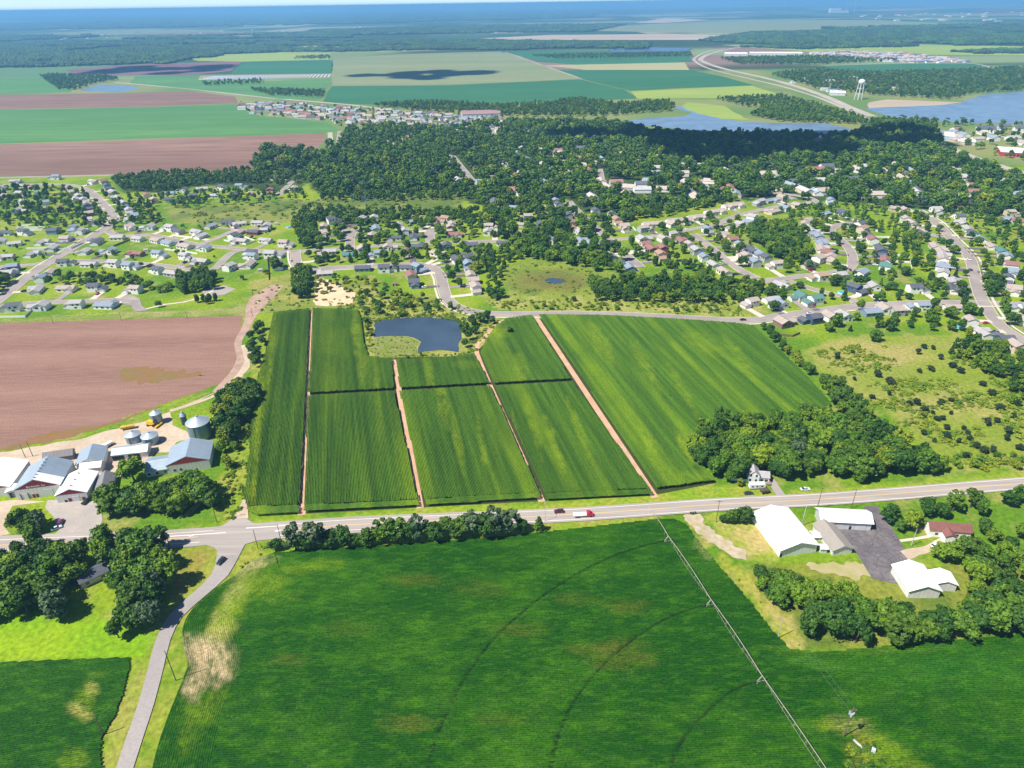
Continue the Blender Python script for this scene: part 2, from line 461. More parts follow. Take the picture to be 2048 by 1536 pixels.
zone([(0, 640), (480, 615), (620, 610), (500, 628), (0, 650)], (.16, .22, .03), (.26, .26, .08), 14, 25)
# a far mosaic of fields and woods
far = gy > 2600
cell = _h(np.floor((gx + 300 * fbm(gx / 4000, gy / 4000, 41)) / 1150), np.floor((gy + 240 * fbm(gx / 3000, gy / 3000, 42)) / 700), 77)
pal = np.array([(.10, .19, .07), (.16, .22, .08), (.30, .28, .16), (.04, .09, .03), (.03, .08, .03), (.24, .15, .12), (.20, .26, .10), (.05, .11, .04)])
fc = pal[np.clip((cell * len(pal)).astype(int), 0, len(pal) - 1)]
fcol = lerp(fc, FOREST, np.clip((fbm(gx / 900, gy / 420, 51) - .50) * 8, 0, 1) * .9)
gc = np.where(far[:, None], fcol, gc)
ni, nj = len(ys), len(xs)
ii, jj = np.meshgrid(np.arange(ni - 1), np.arange(nj - 1), indexing='ij')
q0 = (ii * nj + jj).ravel()
gm = np_mesh('ground', np.stack([gx, gy, np.zeros_like(gx)], 1), np.stack([q0, q0 + 1, q0 + nj + 1, q0 + nj], 1), gc)
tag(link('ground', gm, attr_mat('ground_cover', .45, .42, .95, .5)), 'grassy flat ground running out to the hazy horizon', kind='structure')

# ------------------------------------------------------------------ far and middle fields (sheets)
def gm_(n, a, b, sc=.006, c3=None): return surf('field_' + n, a, b, sc, c3, .05, .75, sx=.16, sy=1.3, rough=1)
f_plough = gm_('mauve', (.20, .115, .088), (.28, .17, .13), .004, (.15, .08, .065))
f_green = gm_('green', (.075, .20, .06), (.11, .25, .07), .005, (.06, .16, .05))
f_teal = gm_('deep_green', (.03, .135, .055), (.045, .165, .065), .004, (.03, .11, .05))
f_olive = gm_('olive', (.19, .225, .105), (.25, .265, .13), .004, (.16, .21, .09))
f_pale = gm_('pale', (.32, .32, .15), (.38, .36, .18), .004)
f_yel = gm_('yellow_green', (.24, .33, .06), (.31, .37, .08), .005, (.2, .3, .05))
f_sand = gm_('far_sand', (.38, .30, .22), (.46, .38, .28), .004)
FAR = [
 ('ploughed_field', f_plough, [(-300, 300), (300, 279), (500, 272), (650, 266), (648, 285), (610, 315), (520, 340), (400, 346), (-300, 358)], 'broad mauve ploughed field beyond the tree-lined street'),
 ('green_field', f_green, [(-300, 226), (300, 214), (475, 207), (520, 232), (600, 238), (660, 248), (680, 260), (640, 266), (300, 277), (-300, 298)], 'long bright green crop field between two ploughed fields'),
 ('ploughed_field', f_plough, [(-300, 194), (200, 187), (380, 183), (470, 193), (476, 206), (300, 213), (-300, 224)], 'narrow mauve ploughed field below the far pond'),
 ('green_field', f_green, [(-300, 165), (100, 155), (150, 160), (140, 185), (-300, 192)], 'pale green field beside the dark far grove'),
 ('dark_field', gm_('umber', (.15, .08, .10), (.2, .11, .12)), [(130, 140), (250, 130), (485, 122), (462, 142), (380, 150), (240, 150), (150, 148)], 'dark purple ploughed field before the far woods'),
 ('pale_field', f_yel, [(375, 116), (420, 110), (560, 105), (662, 106), (662, 119), (480, 123), (395, 122)], 'pale yellow-green field at the edge of the far woods'),
 ('green_field', f_teal, [(484, 124), (662, 120), (662, 147), (460, 148)], 'deep green field behind the solar panels'),
 ('green_field', f_green, [(270, 153), (400, 149), (395, 160), (560, 162), (660, 158), (640, 200), (560, 198), (440, 184), (260, 166)], 'green field between the far road and the solar panels'),
 ('olive_field', f_olive, [(666, 118), (800, 108), (1000, 103), (1060, 122), (1160, 158), (900, 170), (664, 172)], 'large olive stubble field with a pale track'),
 ('green_field', f_teal, [(664, 173), (900, 171), (1160, 159), (1250, 180), (1275, 197), (1100, 205), (800, 210), (700, 208), (645, 203)], 'wide deep green crop field behind the distant estate'),
 ('green_field', f_teal, [(1012, 103), (1290, 100), (1380, 110), (1385, 124), (1180, 131), (1075, 124)], 'blue-green field before the far tree line'),
 ('pale_field', f_pale, [(1085, 131), (1370, 125), (1378, 140), (1170, 140)], 'pale stubble field beside the far gravel lane'),
 ('green_field', f_teal, [(1120, 141), (1385, 141), (1440, 152), (1505, 170), (1260, 181), (1165, 158)], 'deep green field beside the divided highway'),
 ('yellow_field', f_yel, [(1262, 183), (1505, 172), (1560, 190), (1440, 197), (1275, 198)], 'yellow-green meadow above the marsh lake'),
 ('pale_field', f_yel, [(1440, 90), (1700, 86), (2200, 96), (2200, 112), (1850, 110), (1620, 104)], 'pale green field behind the far white houses'),
 ('green_field', f_teal, [(1640, 132), (1850, 127), (1960, 130), (1970, 142), (1700, 146)], 'narrow deep green field inside the lakeside woods'),
 ('pink_field', f_sand, [(960, 77), (1100, 70), (1350, 68), (1480, 72), (1420, 80), (1000, 80)], 'pinkish bare field on the far plain'),
 ('olive_field', f_olive, [(1100, 60), (1300, 48), (1500, 40), (1760, 40), (1900, 48), (1700, 66), (1400, 66)], 'hazy olive plain before the power station'),
 ('sandy_field', f_sand, [(1270, 46), (1330, 36), (1420, 40), (1330, 46)], 'pale sandy bank far out on the plain'),
 ('pale_field', f_olive, [(30, 68), (300, 58), (480, 62), (240, 70)], 'thin pale field among the blue far woods'),
 ('olive_field', f_olive, [(300, 72), (700, 62), (900, 66), (420, 76)], 'hazy strip field behind the far woods'),
]
ZL = .05
for nm, mt, pts, lb in FAR:
    ZL += .03
    sheet(nm, pts, mt, lb, z=ZL, j=2.5, step=60, seed=len(lb))
_z[0] = .045
# ploughed field near the farm
PLOUGH = [(-400, 655), (0, 646), (250, 639), (486, 631), (480, 690), (466, 735), (440, 768), (330, 806), (200, 852), (60, 888), (-400, 985)]
sheet('ploughed_field', PLOUGH, plough, 'wide brown ploughed field behind the grain bins', j=.8, step=5)
weeds = surf('weedy_patch', (.24, .12, .035), (.17, .15, .03), .10, (.24, .135, .10), .5, 1.0, sx=.4, sy=1.2, rough=1)
sheet('weed_patch', [(236, 742), (270, 733), (310, 735), (345, 742), (400, 744), (412, 752), (360, 758), (300, 767), (250, 762)], weeds, 'ochre weedy patch in the brown ploughed field', j=3.0, step=2.5)
sheet('weed_patch', [(88, 868), (130, 860), (210, 848), (260, 832), (330, 808), (250, 842), (150, 872), (20, 900), (0, 900)], weeds, 'ochre grass margin along the farm lane', j=1.6, step=3)
# verges, yards
sheet('farm_yard', [(-300, 985), (0, 905), (150, 880), (290, 842), (400, 800), (480, 760), (488, 745), (505, 700), (500, 690), (478, 715), (470, 740), (430, 785), (340, 822), (345, 850), (395, 872), (350, 885), (345, 905), (310, 905), (298, 925), (225, 960), (150, 960), (60, 965), (-300, 1010)], gravel, 'tan gravel yard behind the farm buildings', j=1.0, step=5)
road('farm_track', [(430, 784), (468, 745), (482, 715), (476, 685), (492, 655), (502, 632), (512, 610), (530, 590), (556, 570)], [4, 6, 6, 5, 6, 7, 14, 20, 12], surf('track_mauve', (.34, .23, .19), (.46, .33, .25), .12, (.28, .17, .14), .6, .5), 'brown dirt track curving along the ploughed field', houses=False)
road('farm_track', [(340, 822), (400, 803), (440, 785), (470, 758), (495, 735), (490, 705), (486, 690)], 3.0, gravel, 'pale gravel lane beside the grain bins', houses=False)
sheet('farm_forecourt', [(95, 1000), (200, 1003), (205, 1040), (195, 1064), (190, 1080), (95, 1082), (118, 1060), (108, 1035), (90, 1015)], surf('forecourt', (.36, .32, .30), (.44, .39, .36), .08, (.30, .27, .26), .8, .5), 'grey paved forecourt of the farm store')
sheet('farm_forecourt', [(-200, 1060), (-60, 1010), (25, 1000), (95, 1003), (25, 1012), (6, 1050), (20, 1068), (-30, 1078), (-200, 1085)], gravel, 'tan gravel drive at the loading dock')
sheet('sand_lot', [(628, 606), (632, 562), (645, 556), (680, 572), (712, 585), (708, 605), (690, 611), (640, 612)], sand, 'bare sandy lot at the head of the corn field', j=1.5, step=4)
sheet('dirt_drive', [(1365, 1031), (1400, 1028), (1412, 1050), (1450, 1078), (1495, 1105), (1492, 1122), (1465, 1115), (1420, 1085), (1388, 1058)], surf('drive_dirt', (.40, .33, .25), (.50, .41, .33), .12, (.30, .27, .08), .35, .8), 'pale dirt drive beside the long white shed', j=1.0, step=1.6)
sheet('dirt_patch', [(1610, 1128), (1728, 1124), (1745, 1148), (1720, 1160), (1650, 1148), (1620, 1140)], surf('yard_dirt', (.40, .33, .20), (.27, .28, .05), .2, (.46, .38, .28), .4, .6), 'worn dirt patch behind the white sheds', j=1.5, step=1.8)
sheet('paved_lot', [(1674, 1056), (1736, 1046), (1727, 1014), (1752, 1010), (1772, 1035), (1800, 1082), (1822, 1118), (1790, 1135), (1832, 1205), (1800, 1170), (1745, 1158), (1716, 1112), (1700, 1092)], asphalt_dark, 'dark cracked asphalt lot between white sheds')
sheet('asphalt_patch', [(448, 590), (472, 578), (448, 571), (420, 573), (400, 583), (425, 592)], asphalt, 'pale paved court beside the footpath')
sheet('gravel_drive', [(1800, 1102), (1850, 1092), (1880, 1076), (1892, 1083), (1862, 1103), (1818, 1120)], gravel, 'curved gravel drive of the red-roofed house', j=.4, step=3)
sheet('house_drive', [(1534, 958), (1546, 956), (1578, 1000), (1558, 1003)], asphalt_old, 'narrow paved drive of the farmhouse', j=.2, step=3)
road('footpath', [(292, 618), (330, 609), (370, 604), (400, 594), (425, 582)], 2.4, concrete, 'pale footpath crossing the mown lawn', houses=False)
road('footpath', [(1800, 1082), (1830, 1078), (1862, 1072)], 1.6, concrete, 'short pale path to the red-roofed house', houses=False)
# worn strips between the corn blocks
STRIPS = [[(622, 622), (603, 1031)], [(787, 720), (841, 1017)], [(1010, 640), (985, 655), (966, 682), (953, 704), (1020, 862), (1084, 1004)], [(1071, 633), (1311, 996)]]
for k, (s, w) in enumerate(zip(STRIPS, (3.8, 3.4, 3.4, 3.6))):
    road('soil_track', s, w, path_soil, 'bare tan soil track between corn blocks, %s' % ['beside the hedge side block', 'ending at the pond grass', 'curving round the pond trees', 'bounding the largest block'][k], houses=False, step=8)

# ------------------------------------------------------------------ water
pond_m = water_mat('pond_water', (.040, .064, .100), .30, .18)
lake_m = water_mat('lake_water', (.13, .20, .29), .05, .3)
POND = [(750, 645), (790, 637), (860, 634), (905, 640), (928, 648), (922, 672), (917, 704), (880, 700), (835, 706), (836, 696), (842, 684), (825, 675), (790, 672), (748, 675)]
LAKE_R = [(1730, 216), (1800, 213), (1915, 208), (1945, 196), (1960, 190), (2200, 170), (2300, 262), (2048, 248), (1990, 245), (1925, 246), (1850, 240), (1790, 238)]
LAKE_M = [(1240, 243), (1300, 236), (1365, 233), (1385, 226), (1345, 216), (1370, 211), (1420, 212), (1450, 222), (1440, 236), (1480, 243), (1560, 246), (1650, 246), (1705, 258), (1660, 268), (1540, 268), (1400, 262), (1290, 252)]
for nm, pts, m_, lb, j in (('pond', POND, pond_m, 'dark blue square pond at the corn field edge', 1.0), ('pond', [(1088, 560), (1100, 556), (1125, 558), (1132, 564), (1112, 568), (1094, 566)], pond_m, 'small blue pond in the brown marsh', .8),
                           ('pond', [(690, 386), (720, 380), (745, 386), (748, 398), (725, 403), (700, 396)], pond_m, 'dark pond among trees above the marsh', 2),
                           ('pond', [(160, 181), (200, 169), (268, 173), (280, 178), (240, 184)], lake_m, 'blue far pond beside a grove', 4), ('lake', LAKE_R, lake_m, 'broad blue lake beyond the beach', 6), ('marsh_lake', LAKE_M, lake_m, 'pale winding lake behind the dark wood', 5),
                           ('pond', [(30, 452), (60, 448), (92, 455), (85, 462), (45, 463)], surf('marsh_reed_water', (.30, .36, .20), (.36, .42, .30), .05), 'pale reedy basin above a row of new houses', 2)):
    sheet(nm, pts, m_, lb, j=j, step=5 if j < 3 else 40)
sheet('island', [(750, 676), (790, 672), (822, 674), (838, 684), (834, 697), (830, 708), (795, 712), (750, 712), (737, 700)], surf('reed_bed', (.19, .25, .03), (.30, .30, .10), .15, (.14, .2, .03), .6, .5, bump=1, bscale=1.5), 'reedy pale green spit beside the square pond', j=1.2, step=3)
sheet('marsh_island', [(1375, 205), (1450, 212), (1470, 226), (1500, 240), (1445, 238), (1392, 226), (1365, 215)], f_yel, 'yellow-green marsh tongue reaching into the pale lake', j=4, step=30)
sheet('beach', [(1735, 206), (1775, 199), (1850, 202), (1925, 205), (1890, 210), (1780, 214), (1738, 216)], f_sand, 'pinkish sandy beach below the water tower', j=4, step=30)

# ------------------------------------------------------------------ roads
HW = [(-420, 1118), (0, 1091), (330, 1079), (470, 1068), (560, 1061), (700, 1050.5), (900, 1041), (1120, 1031), (1250, 1023), (1440, 1009.5), (1620, 1000.5), (1760, 990.5), (1900, 979), (2048, 967), (2500, 930)]
road('highway', HW, [13, 13, 13, 13, 12.5, 11.5, 10.6, 10, 9.6, 9.6, 9.6, 9.6, 9.6, 9.6], asphalt, 'two-lane grey highway crossing in front of the corn', houses=False, step=8, z=.30,
     lines=[(3.7, .22, white_paint, False), (-3.7, .22, white_paint, False), (.18, .16, yellow_paint, False), (-.18, .16, yellow_paint, False)])
sheet('turn_marking', [(452, 1065.5), (452, 1066.6), (300, 1077), (300, 1076)], white_paint, 'white turn lane line before the junction', z=.325)
sheet('turn_marking', [(492, 1056.6), (492, 1057.8), (590, 1051.5), (590, 1050.4)], white_paint, 'white turn lane line past the junction', z=.325)
sheet('turn_marking', [(375, 1072.3), (382, 1070.5), (388, 1072), (380, 1073.8)], white_paint, 'white turn arrow on the highway before the junction', z=.325)
sheet('turn_marking', [(549, 1062.5), (556, 1060.3), (562, 1062), (554, 1064.5)], white_paint, 'white turn arrow on the highway past the junction', z=.325)
road('side_road', [(470, 1070), (458, 1108), (440, 1150), (400, 1188), (352, 1232), (326, 1282), (311, 1340), (292, 1410), (270, 1475), (250, 1536), (215, 1640)], [15, 9, 6.2, 5.8, 5.6, 5.6, 5.6, 5.6, 5.6], asphalt_old, 'narrow grey side road curving down from the highway', houses=False, z=.304, step=5)
sheet('junction', [(420, 1066), (448, 1050), (466, 1038), (490, 1037), (508, 1047), (540, 1047), (560, 1052), (560, 1072), (520, 1080), (490, 1090), (474, 1110), (440, 1112), (430, 1096), (400, 1088), (395, 1070)], asphalt, 'wide grey junction of highway and side road', z=.31)
road('field_entry', [(482, 1040), (487, 1015), (492, 1000)], [7, 4, 3], gravel, 'gravel field entry opposite the side road', houses=False, z=.298)
KS = dict(kerb=kerb_m)
STREETS = [
 ('street', [(-60, 640), (0, 600), (60, 551), (130, 506), (190, 471), (222, 450), (229, 436), (208, 408), (176, 379)], 9.5, 'wide street climbing past the new estate', (7.2, 1.8, concrete)),
 ('street', [(-20, 616), (60, 607), (150, 603), (235, 600), (268, 603)], 7.5, 'short cul-de-sac beside the ploughed field', None),
 ('street', [(-60, 538), (20, 533), (80, 528), (150, 522), (250, 525), (330, 532), (400, 541), (430, 537), (445, 522), (462, 507), (480, 500)], 7.5, 'street looping through the new estate', None),
 ('street', [(215, 462), (240, 472), (300, 470), (345, 479), (400, 490), (460, 496), (540, 503), (592, 503), (650, 499), (700, 496), (780, 490), (870, 487), (960, 483), (1010, 483)], 7.5, 'street joining the two estates', None),
 ('street', [(400, 489), (440, 474), (470, 461), (500, 461)], 7, 'short court behind the new estate', None),
 ('street', [(700, 496), (700, 480), (700, 458)], [9, 9, 20], 'first stub court off the joining street', None),
 ('street', [(862, 488), (860, 475), (858, 458)], [9, 9, 20], 'second stub court off the joining street', None),
 ('street', [(590, 500), (593, 522), (606, 538), (640, 538), (700, 534), (780, 530), (840, 529), (868, 537), (882, 555), (887, 578), (898, 602), (925, 618), (970, 627), (1050, 628.5), (1150, 627.5), (1300, 632), (1400, 638), (1500, 641), (1560, 632), (1640, 622), (1720, 612), (1850, 606), (1985, 607), (2060, 611)], 9.5, 'long curving street above the corn field', (-7.0, 1.8, concrete)),
 ('street', [(1136, 402), (1150, 418), (1172, 440), (1212, 474), (1250, 508), (1282, 535)], 9, 'straight street running down to the marsh', None),
 ('street', [(1222, 480), (1300, 473), (1370, 461), (1430, 449), (1480, 430), (1560, 412), (1600, 405)], 8, 'street in front of the long townhouses', None),
 ('street', [(1385, 468), (1405, 482), (1440, 510), (1480, 540), (1515, 557)], 8, 'short diagonal street beside the grove', None),
 ('street', [(1520, 563), (1600, 553), (1660, 546), (1695, 538), (1706, 522), (1697, 496), (1675, 475), (1662, 462), (1672, 452), (1705, 445)], 8.5, 'curved street past the grove', None),
 ('street', [(1575, 562), (1630, 580), (1690, 594), (1712, 606)], 6.5, 'short lane between back gardens', None),
 ('street', [(1830, 420), (1870, 444), (1905, 480), (1938, 515), (1950, 555), (1962, 595), (1990, 640), (2020, 665), (2080, 700)], 9.5, 'wide street with a long footpath', (8.0, 2.0, concrete)),
 ('street', [(1590, 398), (1560, 388), (1620, 396), (1640, 412)], 7, 'small wooded street below the forest', None),
 ('street', [(905, 312), (940, 355), (955, 372)], 8, 'pale street cut through the forest', None),
 ('street', [(982, 258), (995, 282)], 9, 'far pale street gap in the forest', None),
 ('street', [(1200, 338), (1207, 375)], 7, 'narrow lane in the trailer park', None),
 ('street', [(1395, 355), (1420, 380)], 7, 'sandy lane in the trailer park', None),
 ('street', [(-60, 357), (200, 351), (400, 347), (560, 342)], 7, 'straight road along the mauve field', None),
 ('street', [(-40, 372), (60, 369), (140, 370), (176, 379)], 6.5, 'upper street of the tree-lined estate', None),
 ('street', [(556, 392), (600, 350), (668, 300), (680, 262)], 7, 'lane rising beside the forest edge', None),
]
for nm, pts, w, lb, sw in STREETS:
    road(nm, pts, w, asphalt_street, lb, sidewalk=sw, **KS)
sheet('street', [(240, 592), (262, 590), (280, 598), (284, 612), (296, 621), (270, 624), (262, 612), (245, 608)], asphalt_street, 'round turning head of the cul-de-sac')
f_road = surf('far_road', (.36, .33, .28), (.44, .40, .34), .01)
for pts, w, lb in (([(2120, 372), (2048, 347), (2000, 332), (1960, 320), (1905, 298), (1895, 292)], 16, 'main road past the red store'), ([(1900, 300), (1870, 285), (1850, 270)], 12, 'road hidden behind the dark wood'),
                   ([(2100, 300), (2000, 272), (1940, 266)], 10, 'shore road by the lake'),
                   ([(1745, 233), (1700, 215), (1650, 193), (1590, 172), (1530, 156), (1450, 138), (1410, 125), (1402, 117), (1425, 106), (1470, 96), (1560, 84)], 21, 'divided highway curving over the plain'),
                   ([(1730, 236), (1680, 213), (1630, 193), (1560, 172), (1500, 158), (1420, 138), (1392, 124), (1390, 116), (1412, 104), (1450, 96)], 11, 'second carriageway of the divided highway'),
                   ([(230, 165), (380, 178), (520, 194), (700, 210), (790, 222)], 14, 'straight far road above the distant estate'), ([(1060, 131), (1180, 136), (1400, 139)], 9, 'pale far gravel lane'),
                   ([(1010, 104), (1060, 122), (1165, 158)], 8, 'pale edge track of the olive field'), ([(1640, 132), (1800, 126), (1930, 126), (1980, 134)], 10, 'pale lane behind the lakeside woods'),
                   ([(660, 265), (662, 290)], 9, 'short pale road at the mauve field corner')):
    road('far_road', pts, w, f_road, lb, houses=False, step=40)

# ------------------------------------------------------------------ row crops, row by row
def row_intervals(poly, ang, spacing):
    """world polygon -> list of (v, u0, u1) along direction ang"""
    c, s = math.cos(ang), math.sin(ang)
    P = np.array([(p[0] * c + p[1] * s, -p[0] * s + p[1] * c) for p in poly])
    out = []
    v = math.ceil(P[:, 1].min() / spacing) * spacing
    while v < P[:, 1].max():
        xs_ = []
        for i in range(len(P)):
            (u1, v1), (u2, v2) = P[i], P[(i + 1) % len(P)]
            if (v1 > v) != (v2 > v): xs_.append(u1 + (v - v1) / (v2 - v1) * (u2 - u1))
        xs_.sort()
        for a, b in zip(xs_[::2], xs_[1::2]):
            if b - a > 1.5: out.append((v, a, b))
        v += spacing
    return out
def crop(name, lines, spacing, station, height, colf, mat, label, kind='stuff', base_z=.74):
    """lines: list of (n,2) world polylines, one per row"""
    V, Q, base = [], [], 0
    for ln in lines:
        n = len(ln)
        d = np.gradient(ln, axis=0); d /= np.maximum(np.linalg.norm(d, axis=1, keepdims=True), 1e-6)
        nr = np.stack([-d[:, 1], d[:, 0]], 1)
        jt = rng.normal(0, .05 * spacing, n)[:, None]
        hz = height * (1 + rng.normal(0, .055, n))
        wl = spacing * (.46 + rng.normal(0, .03, n))[:, None]
        Lp, Tp, Rp = ln + nr * wl, ln + nr * jt, ln - nr * wl
        V.append(np.concatenate([np.c_[Lp, hz * base_z], np.c_[Tp, hz], np.c_[Rp, hz * base_z]]))
        i = np.arange(n - 1)
        Q.append(base + np.concatenate([np.stack([i + 1, i, i + n, i + n + 1], 1), np.stack([i + n + 1, i + n, i + 2 * n, i + 2 * n + 1], 1)]))
        base += 3 * n
    V = np.concatenate(V); Q = np.concatenate(Q)
    px, py = to_px(V[:, 0], V[:, 1])
    col, hs = colf(V[:, 0], V[:, 1], px, py)
    V[:, 2] *= hs; V[:, 2] += .05
    me = np_mesh(name, V, Q, col)
    return tag(link(name, me, mat), label, None, None, kind)
def straight_rows(poly, ang, spacing, station):
    c, s = math.cos(ang), math.sin(ang); L = []
    for v, a, b in row_intervals(poly, ang, spacing):
        a += rng.uniform(-.4, .4); b += rng.uniform(-.4, .4)
        u = np.linspace(a, b, max(2, int((b - a) / station) + 1))
        L.append(np.stack([u * c - v * s, u * s + v * c], 1))
    return L
def apply_patches(col, hs, px, py, patches, seed):
    for k, p in enumerate(patches):
        w = blob(px, py, p, seed + k) * p[6]
        m = w > 0; w[m] *= np.clip(.15 + 2.3 * (.55 * fbm(px[m] / 7, py[m] / 2.0, 300 + k) + .45 * fbm(px[m] / 30, py[m] / 9, 340 + k) - .30), 0, 1)
        col = lerp(col, p[5], w)
        if len(p) > 7: hs = hs * (1 - w * p[7])
    return col, hs
CORN_ANG = math.atan2(math.cos(R(-13)), math.sin(R(-13)))
CD, CY, CB = np.array((.033, .086, .008)), np.array((.130, .215, .008)), np.array((.068, .148, .010))
CY2 = (.25, .33, .008)
def corn_col(gain, patches, streak=1.0):
    def f(X, Y, px, py):
        c, s = math.cos(CORN_ANG), math.sin(CORN_ANG)
        u, v = X * c + Y * s, -X * s + Y * c
        st = fbm(v / 7, u / 220, 61, 3)
        fine = fbm(v / 1.9, u / 60, 62, 3)
        col = lerp(np.tile(CD, (len(X), 1)), CB, np.clip((fine - .3) * 1.8, 0, 1))
        col = lerp(col, CY, np.clip((st - .55) * 4 * streak + gain, 0, 1) * np.clip(1.5 * fbm(X / 30, Y / 30, 63), 0, 1) * .8)
        return apply_patches(col, np.ones(len(X)), px, py, [(p[0], p[1], p[2] * .75, p[3] * 1.15, p[4], p[5], p[6] * (.62 if p[2] > 10 else .9)) for p in patches], 70)
    return f
corn_m = attr_mat('corn_leaves', 1.6, .6, .75, 0, spec=.12)
s1, s2, s3, s4 = STRIPS
def off(s, d): return [(x + d, y) for x, y in s]
GAP = lambda x: 793 - (x - 618) * .0535     # the grassed cross path row in the photo
blocks = [
 ('dark green corn block beside the hedge and dirt track', [(548, 628), (619, 621), (612, 790), (598, 1016), (495, 1018.5), (489, 1000), (500, 900), (507, 800), (512, 770), (535, 700)], 0.0, [(522, 790, 14, 90, 4, CY2, .9), (515, 900, 10, 100, 3, CY2, .75), (505, 990, 14, 26, 0, CY2, .9), (545, 690, 8, 80, 4, CY2, .6)]),
 ('corn block between the hedge block and pond, far part', [(626, 620), (716, 623), (724, 645), (729, 690), (737, 716), (784, 722), (789, 781), (617, 790.5)], 0.0, [(712, 665, 13, 45, -4, CY2, 1), (725, 745, 12, 40, -3, CY2, .8), (755, 765, 12, 30, 0, CY2, .6)]),
 ('corn block in front of the pond, near part', [(616, 796), (789, 787), (836, 1004.5), (609.5, 1015.5)], 0.0, [(760, 850, 14, 60, -6, CY2, .35)]),
 ('corn block behind the cross path below the pond', [(794, 723), (845, 722), (900, 718), (948, 711), (980, 770.5), (799, 780.5)], 0.12, [(860, 760, 12, 40, -6, CY2, .5), (930, 735, 40, 8, 0, CY2, .4)]),
 ('corn block with yellow streaks between two tracks', [(799.5, 786.5), (981, 776), (1079, 990.5), (848.5, 1003.5)], 0.10, [(885, 810, 16, 45, -8, CY2, .8), (915, 880, 12, 60, -10, CY2, .6), (965, 900, 10, 50, -10, CY2, .5)]),
 ('corn block between the pond trees and the long track', [(972, 684), (992, 655), (1015, 640), (1064, 634), (1142, 762), (988.5, 770.5), (961.5, 711)], 0.25, [(1000, 665, 30, 14, 0, CY2, .8), (1040, 740, 20, 30, -10, CY2, .5)]),
 ('striped corn block before the long track', [(990.5, 776), (1146, 768), (1298, 982.5), (1090.5, 991.5)], 0.12, [(1065, 850, 14, 60, -16, CY2, .6), (1110, 900, 12, 60, -18, CY2, .6), (1040, 900, 10, 60, -14, CY2, .5), (1160, 870, 12, 60, -20, CY2, .5)]),
 ('largest corn block reaching the dark wood', [(1078, 633), (1200, 634), (1320, 640), (1470, 650), (1505, 655), (1560, 705), (1620, 765), (1662, 812), (1645, 840), (1500, 866), (1400, 876), (1372, 892), (1402, 930), (1430, 966), (1313, 981)], 0.20, [(1200, 690, 24, 40, -30, CY2, .5), (1400, 690, 60, 20, 30, CY2, .35), (1300, 900, 14, 50, -24, CY2, .5), (1390, 960, 40, 10, 0, CY2, .7), (1370, 900, 14, 36, -30, CY2, .8), (1480, 720, 16, 50, -35, CY2, .5), (1290, 740, 16, 60, -28, CY2, .5), (1360, 780, 14, 50, -30, CY2, .45)]),
]
CORN_POLYS = []
for lb, pts, gain, pat in blocks:
    w = GP(pts); CORN_POLYS.append(w)
    crop('corn', straight_rows(w, CORN_ANG, .762, 1.9), .762, 1.9, 2.35, corn_col(gain, pat), corn_m, lb)
_d = G(1080, 1001) - G(600, 1026); head_ang = math.atan2(_d.y, _d.x)
for lb, pts in (('corn headland rows along the highway, before the first track', [(497, 1019), (598, 1016), (599, 1029), (512, 1034), (496, 1026)]), ('corn headland rows between the first two tracks', [(610, 1016), (837, 1005), (838, 1015), (610, 1028)]),
                ('corn headland rows between the second and third tracks', [(850, 1004), (1080, 991), (1080, 1001), (852, 1014)]), ('corn headland rows by the longest track', [(1089, 992), (1299, 983), (1305, 993), (1092, 1004)])):
    crop('corn', straight_rows(GP(pts), head_ang, .762, 1.6), .762, 1.6, 2.3, corn_col(.1, [(505, 1026, 30, 8, 0, CY2, .9), (1400, 980, 60, 10, 0, CY2, .5)]), corn_m, lb)
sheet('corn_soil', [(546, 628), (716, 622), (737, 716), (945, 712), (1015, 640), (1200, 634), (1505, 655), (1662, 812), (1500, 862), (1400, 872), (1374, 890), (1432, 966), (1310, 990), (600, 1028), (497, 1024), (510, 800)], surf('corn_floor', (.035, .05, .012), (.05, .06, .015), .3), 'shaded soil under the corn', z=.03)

PIV = Vector((102.0, 105.0)); TOW = (58.5, 95.5, 134.5); TOW_DIR = (Vector((69.0, 238.0)) - PIV).normalized()
SD, SL, SYL, TAN = np.array((.010, .062, .002)), np.array((.036, .120, .003)), (.16, .25, .008), (.47, .355, .20)
SB = (.10, .115, .012)
def soy_col(patches, tracks=True):
    def f(X, Y, px, py):
        n = .6 * fbm(X / 34, Y / 20, 81, 3) + .4 * fbm(X / 8, Y / 5, 83, 2); fine = fbm(X / 3.2, Y / 1.2, 82, 2)
        col = lerp(np.tile(SD, (len(X), 1)), SL, np.clip((n - .38) * 3.0, 0, 1) * .7 + np.clip((fine - .5) * 2.2, 0, .6))
        col, hs = apply_patches(col, np.ones(len(X)), px, py, patches, 90)
        if tracks:
            r = np.hypot(X - PIV.x, Y - PIV.y)
            for t in TOW:
                w = np.exp(-((r - t + .5 * np.sin(np.arctan2(Y - PIV.y, X - PIV.x) * 9)) / .36) ** 2) * np.clip(.3 + 1.1 * fbm(X / 6, Y / 6, 85), 0, 1)
                w = w * ((X - PIV.x) * TOW_DIR.y - (Y - PIV.y) * TOW_DIR.x < 1.5)
                hs = hs * (1 - .9 * w); col = lerp(col, (.008, .02, .004), np.clip(w * 1.15, 0, 1))
        return col, hs
    return f
soy_m = attr_mat('soybean_leaves', 1.2, .6, .75, 0, spec=.08)
EDGE = [(548, 1106), (505, 1122), (470, 1150), (430, 1178), (397, 1205), (373, 1235), (363, 1265), (366, 1300), (372, 1335), (354, 1385), (336, 1430), (318, 1480), (303, 1536), (284, 1620)]
edge_w = resample(GP(EDGE), 1.5)
NR = 26
